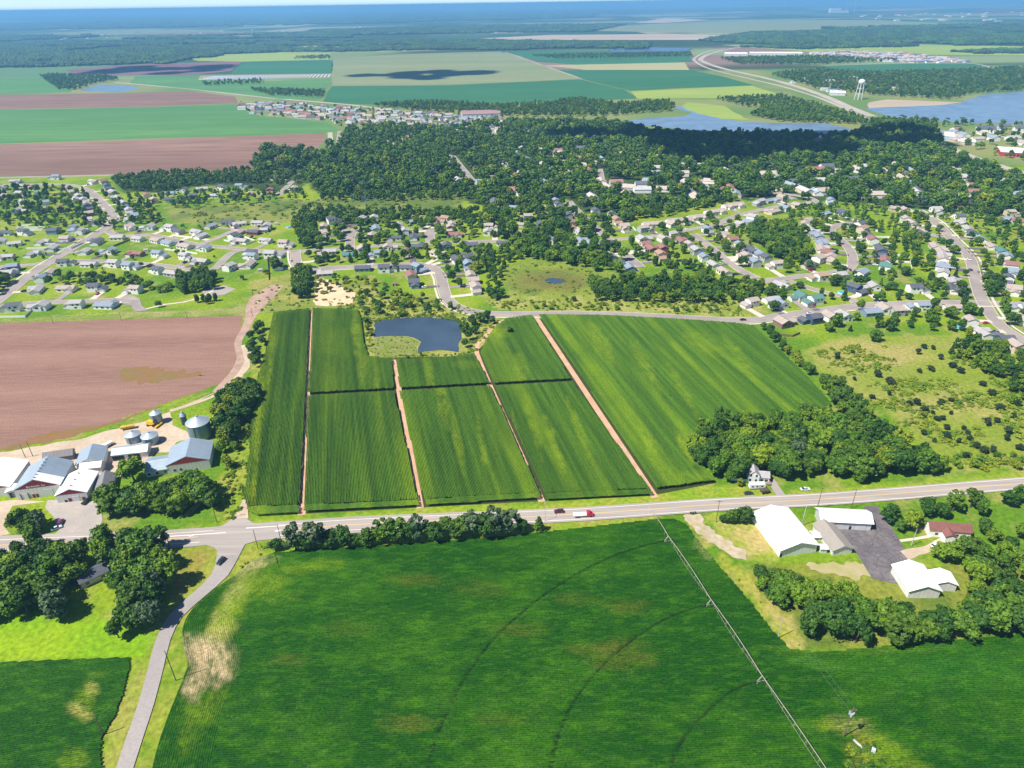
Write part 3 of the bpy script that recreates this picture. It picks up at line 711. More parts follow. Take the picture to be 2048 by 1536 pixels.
soy_pat = [(470, 1190, 20, 44, 38, (.42, .38, .13), .75, .3), (440, 1245, 20, 40, 30, (.44, .38, .15), .75, .3), (500, 1140, 36, 16, -30, (.44, .38, .15), .7, .3), (425, 1322, 52, 48, 0, TAN, .97, .75), (398, 1300, 34, 34, 0, TAN, .9, .7), (388, 1372, 22, 36, 15, TAN, .85, .7), (445, 1262, 34, 22, -30, (.40, .36, .10), .8, .4), (512, 1128, 44, 11, -12, (.42, .36, .16), .75, .4),
           (470, 1200, 46, 24, -40, SYL, .8), (455, 1235, 50, 26, -40, SYL, .85), (540, 1168, 50, 20, -10, SYL, .6), (600, 1140, 40, 12, 0, SYL, .6), (650, 1132, 50, 12, 0, SYL, .5), (560, 1195, 50, 14, 0, SYL, .45), (500, 1160, 40, 18, -30, SYL, .7),
           (400, 1425, 40, 26, 10, SYL, .6), (380, 1470, 26, 40, 12, SYL, .4), (430, 1395, 30, 20, 0, SYL, .5),
           (830, 1163, 60, 14, 0, SB, .6), (815, 1450, 60, 18, 0, SB, .75), (1240, 1312, 80, 34, 0, SB, .65), (1262, 1216, 60, 18, 0, SB, .55), (1040, 1262, 60, 18, 0, SB, .45), (580, 1322, 40, 14, 0, SB, .45), (1150, 1200, 60, 14, 0, SB, .35), (960, 1180, 70, 18, 0, SB, .35), (1000, 1440, 60, 18, 0, SB, .3), (1180, 1300, 50, 14, 0, SB, .35), (700, 1260, 60, 16, 0, SB, .25),
           (1690, 1452, 46, 18, 0, (.32, .30, .08), .8, .5), (1650, 1452, 26, 14, 0, SYL, .7), (1760, 1500, 44, 34, 30, SYL, .85), (1720, 1500, 30, 40, 0, (.24, .24, .03), .8, .6), (1800, 1530, 60, 30, 20, SYL, .6),
           (1640, 1330, 90, 16, 8, (.05, .15, .012), .7), (1900, 1340, 200, 50, 0, (.03, .14, .010), .5), (1700, 1300, 200, 12, 0, (.10, .2, .012), .5), (1560, 1200, 30, 60, -40, (.05, .14, .012), .4), (1400, 1090, 16, 14, 0, (.3, .32, .1), .5), (1412, 1108, 10, 20, -40, (.3, .32, .1), .5)]
lines = []
for k in range(1, NR):
    o_ = offset_line(edge_w, k * .762)
    lines.append(np.array([(p.x, p.y) for p in o_]))
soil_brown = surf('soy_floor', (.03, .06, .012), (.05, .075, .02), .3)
inner = [tuple(p) for p in offset_line(edge_w, (NR - .9) * .762)]
crop('soybeans', lines, .762, 1.5, .75, soy_col(soy_pat), soy_m, 'curving soybean rows hugging the side road verge')
SOY = inner[::-1] + [tuple(p) for p in GP([(551, 1107), (620, 1100), (700, 1096), (900, 1083), (1000, 1075), (1100, 1064), (1200, 1053), (1310, 1040), (1350, 1040), (1372, 1050), (1400, 1090), (1450, 1148), (1500, 1205), (1545, 1265), (1580, 1300), (1640, 1306), (1800, 1292), (2048, 1270), (2300, 1250), (2300, 1650), (1000, 1680), (300, 1640)])]
SOY_POLY = SOY
_d = G(1300, 1420) - G(800, 1440); soy_ang = math.atan2(_d.y, _d.x)
crop('soybeans', straight_rows(SOY, soy_ang, .762, 1.15), .762, 1.15, .75, soy_col(soy_pat), soy_m, 'dark green soybean field ringed by wheel tracks', base_z=.84)
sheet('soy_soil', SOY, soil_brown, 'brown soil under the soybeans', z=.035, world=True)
LSOY = [(-400, 1345), (0, 1326), (258, 1316), (261, 1332), (248, 1385), (232, 1430), (206, 1474), (202, 1500), (206, 1536), (200, 1640), (-400, 1680)]
crop('soybeans', straight_rows(GP(LSOY), soy_ang + .12, .762, 1.2), .762, 1.2, .75, soy_col([(172, 1400, 22, 22, 20, SYL, .8), (160, 1425, 30, 16, 30, (.38, .34, .08), .8, .4), (185, 1380, 16, 18, 0, (.34, .34, .06), .7), (150, 1520, 34, 24, 0, SYL, .7), (195, 1350, 20, 8, 0, SYL, .3)], False), soy_m, 'small soybean field across the side road')
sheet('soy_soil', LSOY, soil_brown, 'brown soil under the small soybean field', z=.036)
# ------------------------------------------------------------------ houses of the estates
WALL = {'w': ('white', (.80, .79, .77)), 'c': ('cream', (.62, .53, .41)), 's': ('slate blue', (.19, .27, .36)), 'n': ('brown', (.24, .16, .12)), 'k': ('dark blue', (.07, .11, .20)), 'x': ('grey', (.42, .43, .44)), 'm': ('maroon', (.30, .06, .06))}
ROOF = {'g': ('grey', (.40, .385, .40)), 'd': ('charcoal', (.11, .12, .15)), 'b': ('blue-grey', (.25, .30, .38)), 't': ('taupe', (.41, .345, .315)), 'r': ('rust red', (.29, .15, .14)), 'o': ('orange-brown', (.38, .26, .19)), 'e': ('green', (.10, .22, .20))}
def roof_m(k): return surf('shingle_' + ROOF[k][0].replace(' ', '_'), tuple(v * .86 for v in ROOF[k][1]), tuple(v * 1.1 for v in ROOF[k][1]), 1.4, tuple(v * .7 for v in ROOF[k][1]), .25, .4, rough=.9)
def wall_m(k): return plain('siding_' + WALL[k][0].replace(' ', '_'), WALL[k][1], .75, var=.05)
glass_m = plain('window_glass', (.03, .045, .06), .08, spec=.6)
garage_m = plain('garage_door_white', (.66, .65, .63), .6)
door_m = plain('front_door_paint', (.22, .07, .05), .5)
def gable(wb, rb, x0, x1, y0, y1, h, pitch=.42, axis='x', ov=.45, t=.22, z0=0.0):
    """walls with gable ends and an overhanging pitched roof"""
    if axis == 'x':
        ym, rise = (y0 + y1) / 2, (y1 - y0) / 2 * pitch
        if wb is not None: wb.prism([(y0, z0), (y1, z0), (y1, h), (ym, h + rise), (y0, h)], x0, x1)
        e = h - ov * pitch + .02; r = h + rise + .02
        rb.prism([(y0 - ov, e), (ym, r), (y1 + ov, e), (y1 + ov, e + t), (ym, r + t), (y0 - ov, e + t)], x0 - ov, x1 + ov)
    else:
        n, m = (len(wb.v) if wb is not None else 0), len(rb.v)
        gable(wb, rb, y0, y1, -x1, -x0, h, pitch, 'x', ov, t, z0)
        M = Matrix.Rotation(R(90), 4, 'Z')
        if wb is not None: wb.xf(M, n)
        rb.xf(M, m)
WIN = MB().box(-.7, .7, -.05, .05, 0, 1.3).mesh('window')
WIN2 = MB().box(-1.1, 1.1, -.05, .05, 0, 1.3).mesh('window')
DOOR = MB().box(-.5, .5, -.05, .05, 0, 2.1).mesh('door')
GAR = MB().box(-2.5, 2.5, -.05, .05, 0, 2.2).mesh('garage_door')
def proto(kind, mirror=False):
    w, r = MB(), MB(); wins = []; s = -1 if mirror else 1
    if kind == 0:      # ranch with a garage wing to the front
        gable(w, r, -7.5, 7.5, -3.8, 4.2, 2.9)
        gable(w, r, s * 4.2 - 3.2, s * 4.2 + 3.2, -7.0, 0, 2.7, .5, 'y')
        gar, door = (s * 4.2, -7.06), (-s * .6, -3.86)
        wins = [(-s * 4.5, -3.86, 1.0, 1), (-4.5, 4.26, 1.0, 0), (0, 4.26, 1.0, 1), (4.6, 4.26, 1.0, 0)]
    elif kind == 1:    # two storeys with a low garage beside
        gable(w, r, -6.5 * s - 1e-3 if s > 0 else -3.0, 3.0 if s > 0 else 6.5, -4.2, 4.2, 5.3, .42)
        a, b = (3.02, 9.2) if s > 0 else (-9.2, -3.02)
        gable(w, r, a, b, -5.2, 2.2, 2.8, .45, 'y')
        gar, door = ((a + b) / 2, -5.26), (s * 1.2, -4.26)
        wins = [(-s * 4, -4.26, 3.4, 0), (-s * 1, -4.26, 3.4, 0), (-s * 4, 4.26, 3.4, 1), (-s * .2, 4.26, 3.4, 0), (-s * 2, 4.26, 1.0, 1)]
    elif kind == 2:    # split level, main gable to the street
        gable(w, r, -4.6, 4.6, -4.5, 5.5, 4.1, .45, 'y')
        a, b = (4.62, 10.4) if s > 0 else (-10.4, -4.62)
        gable(w, r, a, b, -3.4, 3.4, 2.9, .4, 'x')
        gar, door = ((a + b) / 2, -3.46), (s * 2.8, -4.56)
        wins = [(-1.6 * s, -4.56, 2.2, 1), (-2, 5.56, 2.2, 0), (1.8, 5.56, 2.2, 1), (-2, 5.56, .5, 0)]
    elif kind == 3:    # plain small ranch
        gable(w, r, -6.5, 6.5, -4.2, 4.2, 3.1, .38)
        gar, door = (s * 3.4, -4.26), (-s * .4, -4.26)
        wins = [(-s * 3.8, -4.26, 1.1, 1), (-4, 4.26, 1.1, 0), (.4, 4.26, 1.1, 1), (4.2, 4.26, 1.1, 0)]
    elif kind == 4:    # long low trailer home
        gable(w, r, -8.5, 8.5, -2.3, 2.3, 2.7, .2, ov=.25, t=.14)
        gar, door = None, (s * 1.5, -2.36)
        wins = [(-5, -2.36, 1.1, 0), (5.5, -2.36, 1.1, 0), (-3, 2.36, 1.1, 0), (4, 2.36, 1.1, 0)]
    else:              # long townhouse with two front gables
        gable(w, r, -13, 13, -4.5, 5.5, 3.2, .42)
        for q in (-7, 7): gable(w, r, q - 3.6, q + 3.6, -8.2, 0, 3.0, .5, 'y')
        gar, door = (-7, -8.26), (0, -4.56)
        wins = [(-2.4, -4.56, 1.0, 0), (2.4, -4.56, 1.0, 0), (-9, 5.56, 1.0, 1), (-2, 5.56, 1.0, 1), (8, 5.56, 1.0, 1)]
    nm = 'house%d' % kind
    return dict(wall=w.mesh('wall'), roof=r.mesh('roof'), gar=gar, door=door, wins=wins, kind=kind)
PROTO = {(k, m): proto(k, m) for k in range(6) for m in (False, True)}
KINDNAME = ['single-storey house', 'two-storey house', 'split-level house', 'small ranch house', 'long trailer home', 'long townhouse']
HOUSES = []   # world xy
def house(x, y, rz, kind, rk, wk, where, mirror=False, scale=1.0):
    P = PROTO[(kind, mirror)]
    e = empty('house' if kind < 4 else ('trailer_home' if kind == 4 else 'townhouse'), (x, y, 0), rz)
    e.scale = (scale,) * 3
    link('wall', P['wall'], wall_m(wk), e); link('roof', P['roof'], roof_m(rk), e)
    if P['gar']: link('garage_door', GAR, garage_m, e, (*P['gar'], .02))
    link('door', DOOR, door_m, e, (*P['door'], .05))
    for wx, wy, wz, big in P['wins']: link('window', WIN2 if big else WIN, glass_m, e, (wx, wy, wz))
    tag(e, '%s %s with %s roof %s' % (WALL[wk][0], KINDNAME[kind], ROOF[rk][0], where), 'house', 'houses ' + where)
    HOUSES.append((x, y))
    return e
ROADPTS = np.concatenate(ROADS)
ROADDIR = np.concatenate([np.gradient(r, axis=0) for r in ROADS])
drive_m = [concrete, asphalt_street, surf('asphalt_drive', (.10, .09, .10), (.15, .13, .14), .3)]
DRIVE_CARS = []
def place(px, py, rk, wk, where, kind=None, force=None):
    p = G(px, py)
    d2 = np.hypot(ROADPTS[:, 0] - p.x, ROADPTS[:, 1] - p.y); k = int(d2.argmin())
    q = ROADPTS[k]; r = random.Random(int(px * 7 + py * 13))
    t = ROADDIR[k] / max(np.linalg.norm(ROADDIR[k]), 1e-6)
    n = np.array((q[0] - p.x, q[1] - p.y)); dist = np.linalg.norm(n)
    if dist < 60:
        if abs(n @ t) < .75 * dist: n = n - t * (n @ t)
        f = n / max(np.linalg.norm(n), 1e-6)
    else: f = np.array((r.choice((0, .3, -.3)), -1.0)); f /= np.linalg.norm(f)
    rz = math.atan2(f[1], f[0]) + R(90) + R(r.uniform(-4, 4))
    if force is not None: rz = R(force)
    if dist < 11.5 and force is None: p = Vector((q[0] - f[0] * 14, q[1] - f[1] * 14, 0))
    for hx, hy in HOUSES:
        d = math.hypot(hx - p.x, hy - p.y)
        if d < 10.5: p = p + (p - Vector((hx, hy, 0))).normalized() * (10.5 - d) if d > .5 else p + Vector((8, 0, 0))
    if kind is None: kind = r.choice((0, 0, 1, 1, 2, 2, 3))
    m = r.random() < .5
    e = house(p.x, p.y, rz, kind, rk, wk, where, m, r.uniform(.92, 1.06))
    gp = PROTO[(kind, m)]['gar']
    if gp and dist < 45 and r.random() < .3:
        c, s = math.cos(rz), math.sin(rz); oy = gp[1] - 4.5; ox = gp[0] + r.choice((-1.3, 1.3)); DRIVE_CARS.append((p.x + c * ox - s * oy, p.y + s * ox + c * oy, math.degrees(rz) + r.choice((-90, 90)), where))
    if gp and dist < 45:
        c, s = math.cos(rz), math.sin(rz)
        gx_, gy_ = p.x + c * gp[0] - s * gp[1], p.y + s * gp[0] + c * gp[1]
        L = max(4.0, dist + gp[1] - 3.2)
        v = [(gx_ + c * a - s * -b, gy_ + s * a + c * -b) for a, b in ((-2.6, 0), (2.6, 0), (2.8, L), (-2.8, L))]
        sheet('driveway', v, drive_m[r.choice((0, 0, 1, 2))], 'short driveway of a house ' + where, z=.2 + .0004 * len(HOUSES), world=True, group='driveways ' + where)
    return e
LISTS = [
 ('on the cul-de-sac beside the ploughed field', "75,584,g,w 135,581,t,w 195,581,d,w 36,615,d,w 97,612,g,w 161,612,g,w 212,615,b,w"),
 ('in the new estate along the looping street', "63,512,g,w 14,517,g,c 171,507,g,w 222,507,b,w 273,511,r,n 320,514,b,w 132,531,d,w 179,530,g,w 227,533,g,w 261,538,b,w 22,538,b,s 347,487,b,w 381,494,t,w 412,501,b,w 373,518,g,w 510,506,d,w 503,518,b,w 498,533,t,w 462,539,g,w 532,484,g,w 470,477,d,w 395,468,g,w"),
 ('in the new estate above the looping street', "10,469,d,w 51,469,d,w 109,467,d,s 147,462,b,w 164,467,g,w 260,458,t,w 301,459,g,w 340,461,g,w 3,489,g,w 31,491,g,w 84,488,g,w 133,482,t,w 236,479,g,w 277,481,g,w 316,482,t,w 456,448,d,w 480,451,g,w 516,449,g,w 422,456,b,c 535,460,g,x 508,468,d,m 475,467,t,c"),
 ('on the tree-lined street below the mauve field', "32,367,g,w 112,359,b,w 188,366,g,w 12,398,t,c 44,393,g,w 80,388,e,s 53,410,g,w 92,409,b,w 94,424,b,s 123,423,r,n 37,426,g,s 149,388,t,c 152,402,g,w 137,381,g,c 176,419,d,s 181,431,t,n 178,444,g,c 207,367,r,c 216,378,d,x 226,387,g,w 235,398,g,w 247,408,g,x 258,418,d,w 272,436,b,w 261,443,g,w 8,380,g,w 66,379,t,w"),
 ('between the marsh and the small wood', "294,393,r,w 309,405,t,c 338,390,b,w 342,405,d,w 369,384,d,w 405,381,g,w 443,379,d,w 482,377,b,w 385,398,d,s 429,395,g,w 467,393,d,k 501,390,t,n 545,386,r,n 549,359,g,w 576,381,t,w"),
 ('on the street above the square pond', "665,446,d,w 648,456,t,c 646,470,t,c 644,482,g,w 660,503,g,x 646,516,t,w 723,443,g,w 749,444,g,w 752,460,b,w 745,475,t,n 798,458,g,w 810,468,g,w 828,446,b,s 872,446,o,c 889,443,o,c 904,451,t,c 901,462,t,n 908,473,r,w 725,498,t,w 776,499,t,w 834,497,d,n 894,497,d,s 940,494,d,w 699,513,e,w 755,513,b,w 813,511,r,w 877,511,t,w 916,523,d,w 935,519,d,s 726,541,d,s 817,539,d,w 834,541,b,s 822,554,r,c 937,537,b,s 941,553,t,w 946,566,t,w 953,583,t,w 830,570,d,s"),
 ('among trees beside the straight street', "1012,425,t,c 1029,422,b,w 1083,422,t,c 1053,439,t,s 1047,453,t,w 981,458,t,w 976,470,g,w 1083,456,d,s 1136,436,d,x 1141,449,r,w 1150,461,r,w 1160,467,g,w 1039,470,t,c 1006,490,d,w 1162,487,b,w 1099,486,b,w 1183,493,b,w 1190,508,b,w 1225,436,b,w 1234,447,o,c 1247,457,t,c 1283,483,g,w 1289,493,r,c 1302,501,r,n 1323,503,r,m 1322,517,o,c 1244,532,d,w 1262,534,b,s"),
 ('on the short diagonal street beside the grove', "1345,474,g,w 1362,485,r,x 1379,497,t,w 1390,507,g,x 1406,520,b,w 1426,533,g,w 1448,548,t,w 1443,475,t,c 1464,484,r,c 1481,494,b,w 1503,504,d,s 1514,509,b,k 1529,521,d,x 1549,535,t,w 1459,460,t,w 1478,453,g,x 1495,450,b,w"),
 ('on the curved street past the grove', "1568,421,b,w 1592,415,t,c 1611,411,t,c 1655,407,b,w 1684,429,d,w 1648,431,b,s 1616,444,t,c 1609,456,t,w 1622,464,g,w 1628,474,b,x 1637,483,b,x 1642,492,b,w 1642,502,t,w 1652,511,r,w 1638,524,t,w 1659,523,t,c 1717,456,d,w 1725,464,o,c 1734,474,d,x 1742,486,r,w 1757,500,d,w 1763,511,d,k 1769,523,r,w 1768,538,e,w 1723,549,b,w 1681,558,g,w 1638,560,o,w 1546,427,t,c"),
 ('along the wide street with the footpath', "1788,422,t,c 1803,425,t,c 1811,446,t,w 1822,454,t,w 1834,464,t,c 1842,474,d,w 1869,497,t,w 1879,506,t,x 1884,516,g,w 1884,528,t,w 1884,540,b,w 1883,553,g,w 1917,438,d,w 1924,450,g,c 1934,461,g,w 1944,471,d,w 1960,483,b,w 1982,497,t,w 2002,507,e,x 2010,521,b,w 2019,536,r,w 2021,548,b,w 2014,565,d,w 2012,441,b,k 2038,446,r,c 2021,431,t,c 1927,422,r,c 2023,584,t,w"),
 ('above the far corner of the corn', "1500,611,t,w 1542,604,g,w 1561,614,b,w 1602,599,e,w 1621,605,e,w 1711,584,d,k 1563,651,t,n 1623,645,d,k 1657,638,t,w 1681,638,g,w 1741,629,b,s 1763,621,t,w 1746,579,g,w 1790,628,t,x"),
 ('by the junction above the scrubby meadow', "1831,584,d,w 1900,582,d,w 1838,619,b,w 1903,615,t,w 1937,648,t,w 1963,670,g,w 2040,617,b,w 2009,687,d,k 2032,704,t,c"),
]
for where, s in LISTS:
    for it in s.split():
        x, y, rk, wk = it.split(',')
        place(float(x), float(y), rk, wk, where)
for x, y, a in ((1307, 452, 8), (1357, 446, 12), (1396, 438, 16), (1430, 427, 20), (1466, 415, 20)):
    place(x, y, 't', 'w', 'in the stepped row above the diagonal street', 5, a)
NOBUILD = [[tuple(q) for q in GP(p)] for p in (POND, PLOUGH, [(330, 420), (560, 402), (940, 388), (915, 425), (700, 440), (420, 452)], [(1005, 530), (1130, 512), (1260, 575), (1190, 600), (1000, 595)], [(600, 560), (760, 560), (880, 590), (1000, 600), (1480, 590), (1480, 720), (600, 720)], [(1480, 470), (1530, 445), (1600, 450), (1625, 525), (1570, 532)], FOREST_MAIN, [(1500, 650), (2100, 700), (2100, 1000), (1500, 1000)], [(290, 560), (620, 540), (620, 640), (290, 640)], [(1170, 560), (1500, 560), (1500, 600), (1170, 600)], [(-100, 340), (700, 330), (700, 352), (-100, 362)])]
n_in = 0
for rd in ROADS:
    seg = np.r_[0, np.cumsum(np.hypot(*np.diff(rd, axis=0).T))]
    for d in np.arange(9, seg[-1] - 6, 19.0):
        x, y = np.interp(d, seg, rd[:, 0]), np.interp(d, seg, rd[:, 1]); x2, y2 = np.interp(d + 1, seg, rd[:, 0]), np.interp(d + 1, seg, rd[:, 1])
        t_ = np.array((x2 - x, y2 - y)); t_ /= max(np.linalg.norm(t_), 1e-6)
        for sg in (-1, 1):
            hx, hy = x - t_[1] * sg * 18, y + t_[0] * sg * 18
            a_ = np.array(HOUSES)
            if np.min(np.hypot(a_[:, 0] - hx, a_[:, 1] - hy)) < 17.5 or np.min(np.hypot(ROADPTS[:, 0] - hx, ROADPTS[:, 1] - hy)) < 15: continue
            if any(inside(np.array([hx]), np.array([hy]), q)[0] for q in NOBUILD) or n_in > 44: continue
            px_, py_ = to_px(hx, hy)
            if not (0 < px_ < 2048 and 370 < py_ < 700): continue
            where = 'in the new estate above the looping street' if px_ < 560 else 'on the street above the square pond' if px_ < 960 else 'among trees beside the straight street' if px_ < 1300 else 'on the curved street past the grove' if px_ < 1790 else 'along the wide street with the footpath'
            place(px_, py_, random.choice('ggbtdt'), random.choice('wwwcx'), where); n_in += 1
print('infill', n_in)
# ------------------------------------------------------------------ far estates: too many and small to tell apart
def far_houses(name, poly, n, label, size=11, seed=1, bright=1.0, given=()):
    r = np.random.default_rng(seed); w = np.array([tuple(p) for p in GP(poly)])
    lo, hi = w.min(0), w.max(0); V, Q, C = [], [], []
    k = tries = 0; pts = []
    while k < n and tries < 20000:
        tries += 1
        p = lo + r.random(2) * (hi - lo)
        if k < len(given): p = np.array(G(*given[k]).xy)
        elif not inside(np.array([p[0]]), np.array([p[1]]), w)[0]: continue
        if pts and k >= len(given) and np.min(np.hypot(*(np.array(pts) - p).T)) < size * 1.35: continue
        pts.append(p); HOUSES.append(tuple(p)); a = r.choice((0, math.pi / 2)) + r.normal(0, .15); c, s = math.cos(a), math.sin(a)
        L, D, h = size * r.uniform(.55, .8), size * r.uniform(.35, .45), r.uniform(3, 5)
        q = [(-L, -D, 0), (L, -D, 0), (L, D, 0), (-L, D, 0), (-L, -D, h), (L, -D, h), (L, D, h), (-L, D, h), (-L, 0, h + D * .5), (L, 0, h + D * .5), (-L - .4, -D - .4, h + .05), (L + .4, -D - .4, h + .05), (L + .4, D + .4, h + .05), (-L - .4, D + .4, h + .05), (-L - .4, 0, h + D * .5 + .3), (L + .4, 0, h + D * .5 + .3)]
        b = len(V); V += [(p[0] + c * x - s * y, p[1] + s * x + c * y, z) for x, y, z in q]
        Q += [tuple(b + i for i in f) for f in ((0, 1, 5, 4), (1, 2, 6, 5), (2, 3, 7, 6), (3, 0, 4, 7), (5, 6, 9, 9), (7, 4, 8, 8), (10, 11, 15, 14), (15, 12, 13, 14))]
        wc = np.array(WALL[r.choice(list('wwwcx'))][1]) * bright; rc = np.array(ROOF[r.choice(list('gbttrd'))][1]) * bright
        C += [wc] * 10 + [rc] * 6; k += 1
    Q = [f if len(set(f)) == 4 else f for f in Q]
    me = bpy.data.meshes.new(name); me.from_pydata(V, [], [tuple(dict.fromkeys(f)) for f in Q])
    at = me.attributes.new('col', 'FLOAT_COLOR', 'POINT'); at.data.foreach_set('color', np.c_[np.array(C), np.ones(len(C))].astype(np.float32).ravel()); me.update()
    return tag(link(name, me, attr_mat('far_house_paint', .3, .1, .8)), label, None, None, 'stuff')
far_houses('forest_houses', [(890, 305), (1000, 290), (1200, 300), (1330, 320), (1480, 335), (1480, 385), (1300, 395), (1180, 405), (1100, 385), (930, 380)], 84, 'pale roofs half hidden in the forest and trailer park', 15, 13, 1.15, given=[(986, 362), (1010, 350), (1042, 350), (916, 367), (989, 410), (1095, 386), (1027, 386), (1044, 398), (893, 340), (1030, 310), (992, 302), (960, 320), (1110, 322), (1160, 335), (1535, 353), (1580, 376), (1608, 386), (1632, 388), (1545, 386), (1720, 365), (1740, 395), (1780, 355), (1850, 345), (1480, 322), (1830, 390), (1215, 380), (1232, 370), (1258, 378), (1285, 372), (1300, 366), (1318, 340), (1280, 330), (1325, 382), (1345, 374), (1385, 390), (1392, 398), (1420, 366), (1445, 386), (1458, 380), (1470, 392), (1250, 390), (1310, 352), (1360, 352)])
far_houses('forest_houses', [(1490, 345), (1700, 335), (1900, 330), (2060, 370), (2060, 405), (1800, 400), (1600, 390)], 40, 'roofs half hidden in the forest beyond the curved street', 15, 14, 1.1)
far_houses('forest_houses', [(720, 262), (1000, 262), (1200, 265), (1150, 300), (900, 300), (720, 290)], 24, 'few far roofs deep in the forest', 15, 15, 1.1)
far_houses('distant_houses', [(470, 212), (560, 205), (640, 214), (760, 222), (860, 228), (920, 236), (1010, 236), (1000, 262), (880, 262), (780, 250), (700, 252), (640, 240), (500, 228)], 190, 'mass of small distant estate houses behind the green field', 13, 3)
far_houses('distant_houses', [(1620, 108), (1700, 104), (1800, 108), (1900, 118), (1935, 126), (1800, 126), (1680, 116)], 260, 'white dotted far estate behind the lakeside woods', 18, 4, 1.1)
far_houses('distant_houses', [(1560, 160), (1700, 155), (1800, 165), (1790, 190), (1650, 185)], 26, 'scattered roofs in the lakeside woods', 14, 5)
far_houses('distant_houses', [(1880, 262), (2000, 255), (2120, 262), (2120, 300), (1990, 285), (1900, 285)], 26, 'lakeside roofs by the shore road', 15, 6)
far_houses('distant_buildings', [(0, 88), (130, 84), (400, 78), (760, 66), (1050, 70), (1050, 50), (600, 56), (0, 74)], 46, 'pale far farmsteads and works scattered in the blue woods', 26, 7, 1.15)
far_houses('distant_buildings', [(1640, 34), (1900, 26), (2200, 22), (2200, 46), (1800, 46)], 60, 'pale works buildings on the hazy plain', 40, 8, 1.1)

# ------------------------------------------------------------------ sheds, barns and other single buildings
steel_w = ribbed('white_steel', (.80, .80, .80), .0, .5, .6, 'X'); galv = ribbed('galvanised_steel', (.40, .49, .59), .35, .5, .7, 'Y')
white_roof = plain('white_roof_coating', (.84, .84, .83), .6, var=.04, scale=.12); siding_w = ribbed('white_siding', (.70, .71, .72), .0, .6, .5, 'X')
maroon = plain('maroon_board', (.20, .02, .045), .6, var=.1); tan_roof = surf('tan_shingle', (.29, .26, .24), (.34, .31, .28), 1.5, (.25, .22, .2), .2, .4); dark_steel = ribbed('dark_grey_steel', (.16, .15, .17), .1, .6, .6, 'X')
black_m = plain('black_rubber', (.015, .015, .018), .6); trim_m = plain('dark_trim', (.06, .07, .09), .6)
def shed(name, FL, FR, back, side, eave, rise, label, cat, wall=siding_w, slopes=None, ridge='v', gable_mat=None, doors=(), windows=(), ov=.5, extra=None, roofmat=white_roof, vents=0):
    FL, FR, B = G(*FL).xy, G(*FR).xy, G(*back).xy
    cnr = FL if side == 'l' else FR
    d = B - cnr; D = d.length; d = d / D
    wdir = Vector((d.y, -d.x)); W = (FR - FL).dot(wdir)
    anchor = FL if side == 'l' else FL
    o = (FL if side == 'l' else FR - wdir * W) + wdir * W / 2 + d * D / 2
    e = empty(name, (o.x, o.y, 0), math.atan2(wdir.y, wdir.x))
    tag(e, label, cat); HOUSES.append((o.x, o.y)); BIG.append((o.x, o.y, max(W, D) * .5 + 2))
    hw, hd = W / 2, D / 2
    wb = MB()
    if ridge == 'v':
        wb.prism([(-hw, 0), (hw, 0), (hw, eave), (0, eave + rise), (-hw, eave)], -hd, hd); wb.xf(Matrix(((0, 1, 0, 0), (1, 0, 0, 0), (0, 0, 1, 0), (0, 0, 0, 1))))
        wb.f = [f[::-1] for f in wb.f]
        span, ln = hw, hd
    else:
        wb.prism([(-hd, 0), (hd, 0), (hd, eave), (0, eave + rise), (-hd, eave)], -hw, hw); span, ln = hd, hw
    link('wall', wb.mesh('wall'), wall, e)
    pit = rise / span; t = .18
    for sgn in (-1, 1):
        for f0, f1, mt in (slopes or {}).get(sgn, [(0, 1, roofmat)]):
            eo = .12 if gable_mat is not None else ov; a, b = -ln - eo + f0 * (2 * ln + 2 * eo), -ln - eo + f1 * (2 * ln + 2 * eo) - .02
            zr, ze = eave + rise + .03, eave - ov * pit + .03
            u0, u1 = 0.0, sgn * (span + ov)
            q = [(u0, a, zr), (u1, a, ze), (u1, b, ze), (u0, b, zr), (u0, a, zr + t), (u1, a, ze + t), (u1, b, ze + t), (u0, b, zr + t)]
            if ridge == 'h': q = [(y, x, z) for x, y, z in q]
            link('roof_slope', mesh_of('roof_slope', q, [(0, 1, 2, 3), (4, 7, 6, 5), (0, 4, 5, 1), (1, 5, 6, 2), (2, 6, 7, 3), (3, 7, 4, 0)]), mt, e)
    if gable_mat is not None:
        y = -hd - .06
        link('gable_board', mesh_of('gable_board', [(-hw + .6, y, eave + .05), (hw - .6, y, eave + .05), (0, y, eave + rise - .35), (-hw + .6, y + .05, eave + .05), (hw - .6, y + .05, eave + .05), (0, y + .05, eave + rise - .35)], [(0, 1, 2), (3, 5, 4), (0, 3, 4, 1), (1, 4, 5, 2), (2, 5, 3, 0)]), gable_mat, e)
    for x, w_, h_, m_ in doors:
        link('door', MB().box(x - w_ / 2, x + w_ / 2, -hd - .09, -hd - .005, .02, h_).mesh('door'), m_, e)
    for x, z, w_, h_ in windows:
        link('window', MB().box(x - w_ / 2, x + w_ / 2, -hd - .08, -hd - .005, z, z + h_).mesh('window'), glass_m, e)
    for k in range(vents):
        yy = -hd + (k + .5) / vents * D * .9
        v = MB().tube((0, 0, eave + rise + .1), (0, 0, eave + rise + .7), .35, .35, 8)
        link('roof_vent', v.mesh('roof_vent'), plain('vent_grey', (.35, .36, .38), .6), e, (0, yy, 0) if ridge == 'v' else (yy, 0, 0))
    e['W'], e['D'] = W, D
    return e
BIG = []
drk = plain('dark_opening', (.03, .035, .045), .8); lgt = plain('light_door', (.62, .63, .64), .6)
b1 = shed('machine_shed', (-70, 1001), (26, 990), (64, 936), 'r', 5.2, 3.6, 'white-roofed steel shed at the end of the farm row', 'shed', roofmat=white_roof, gable_mat=maroon)
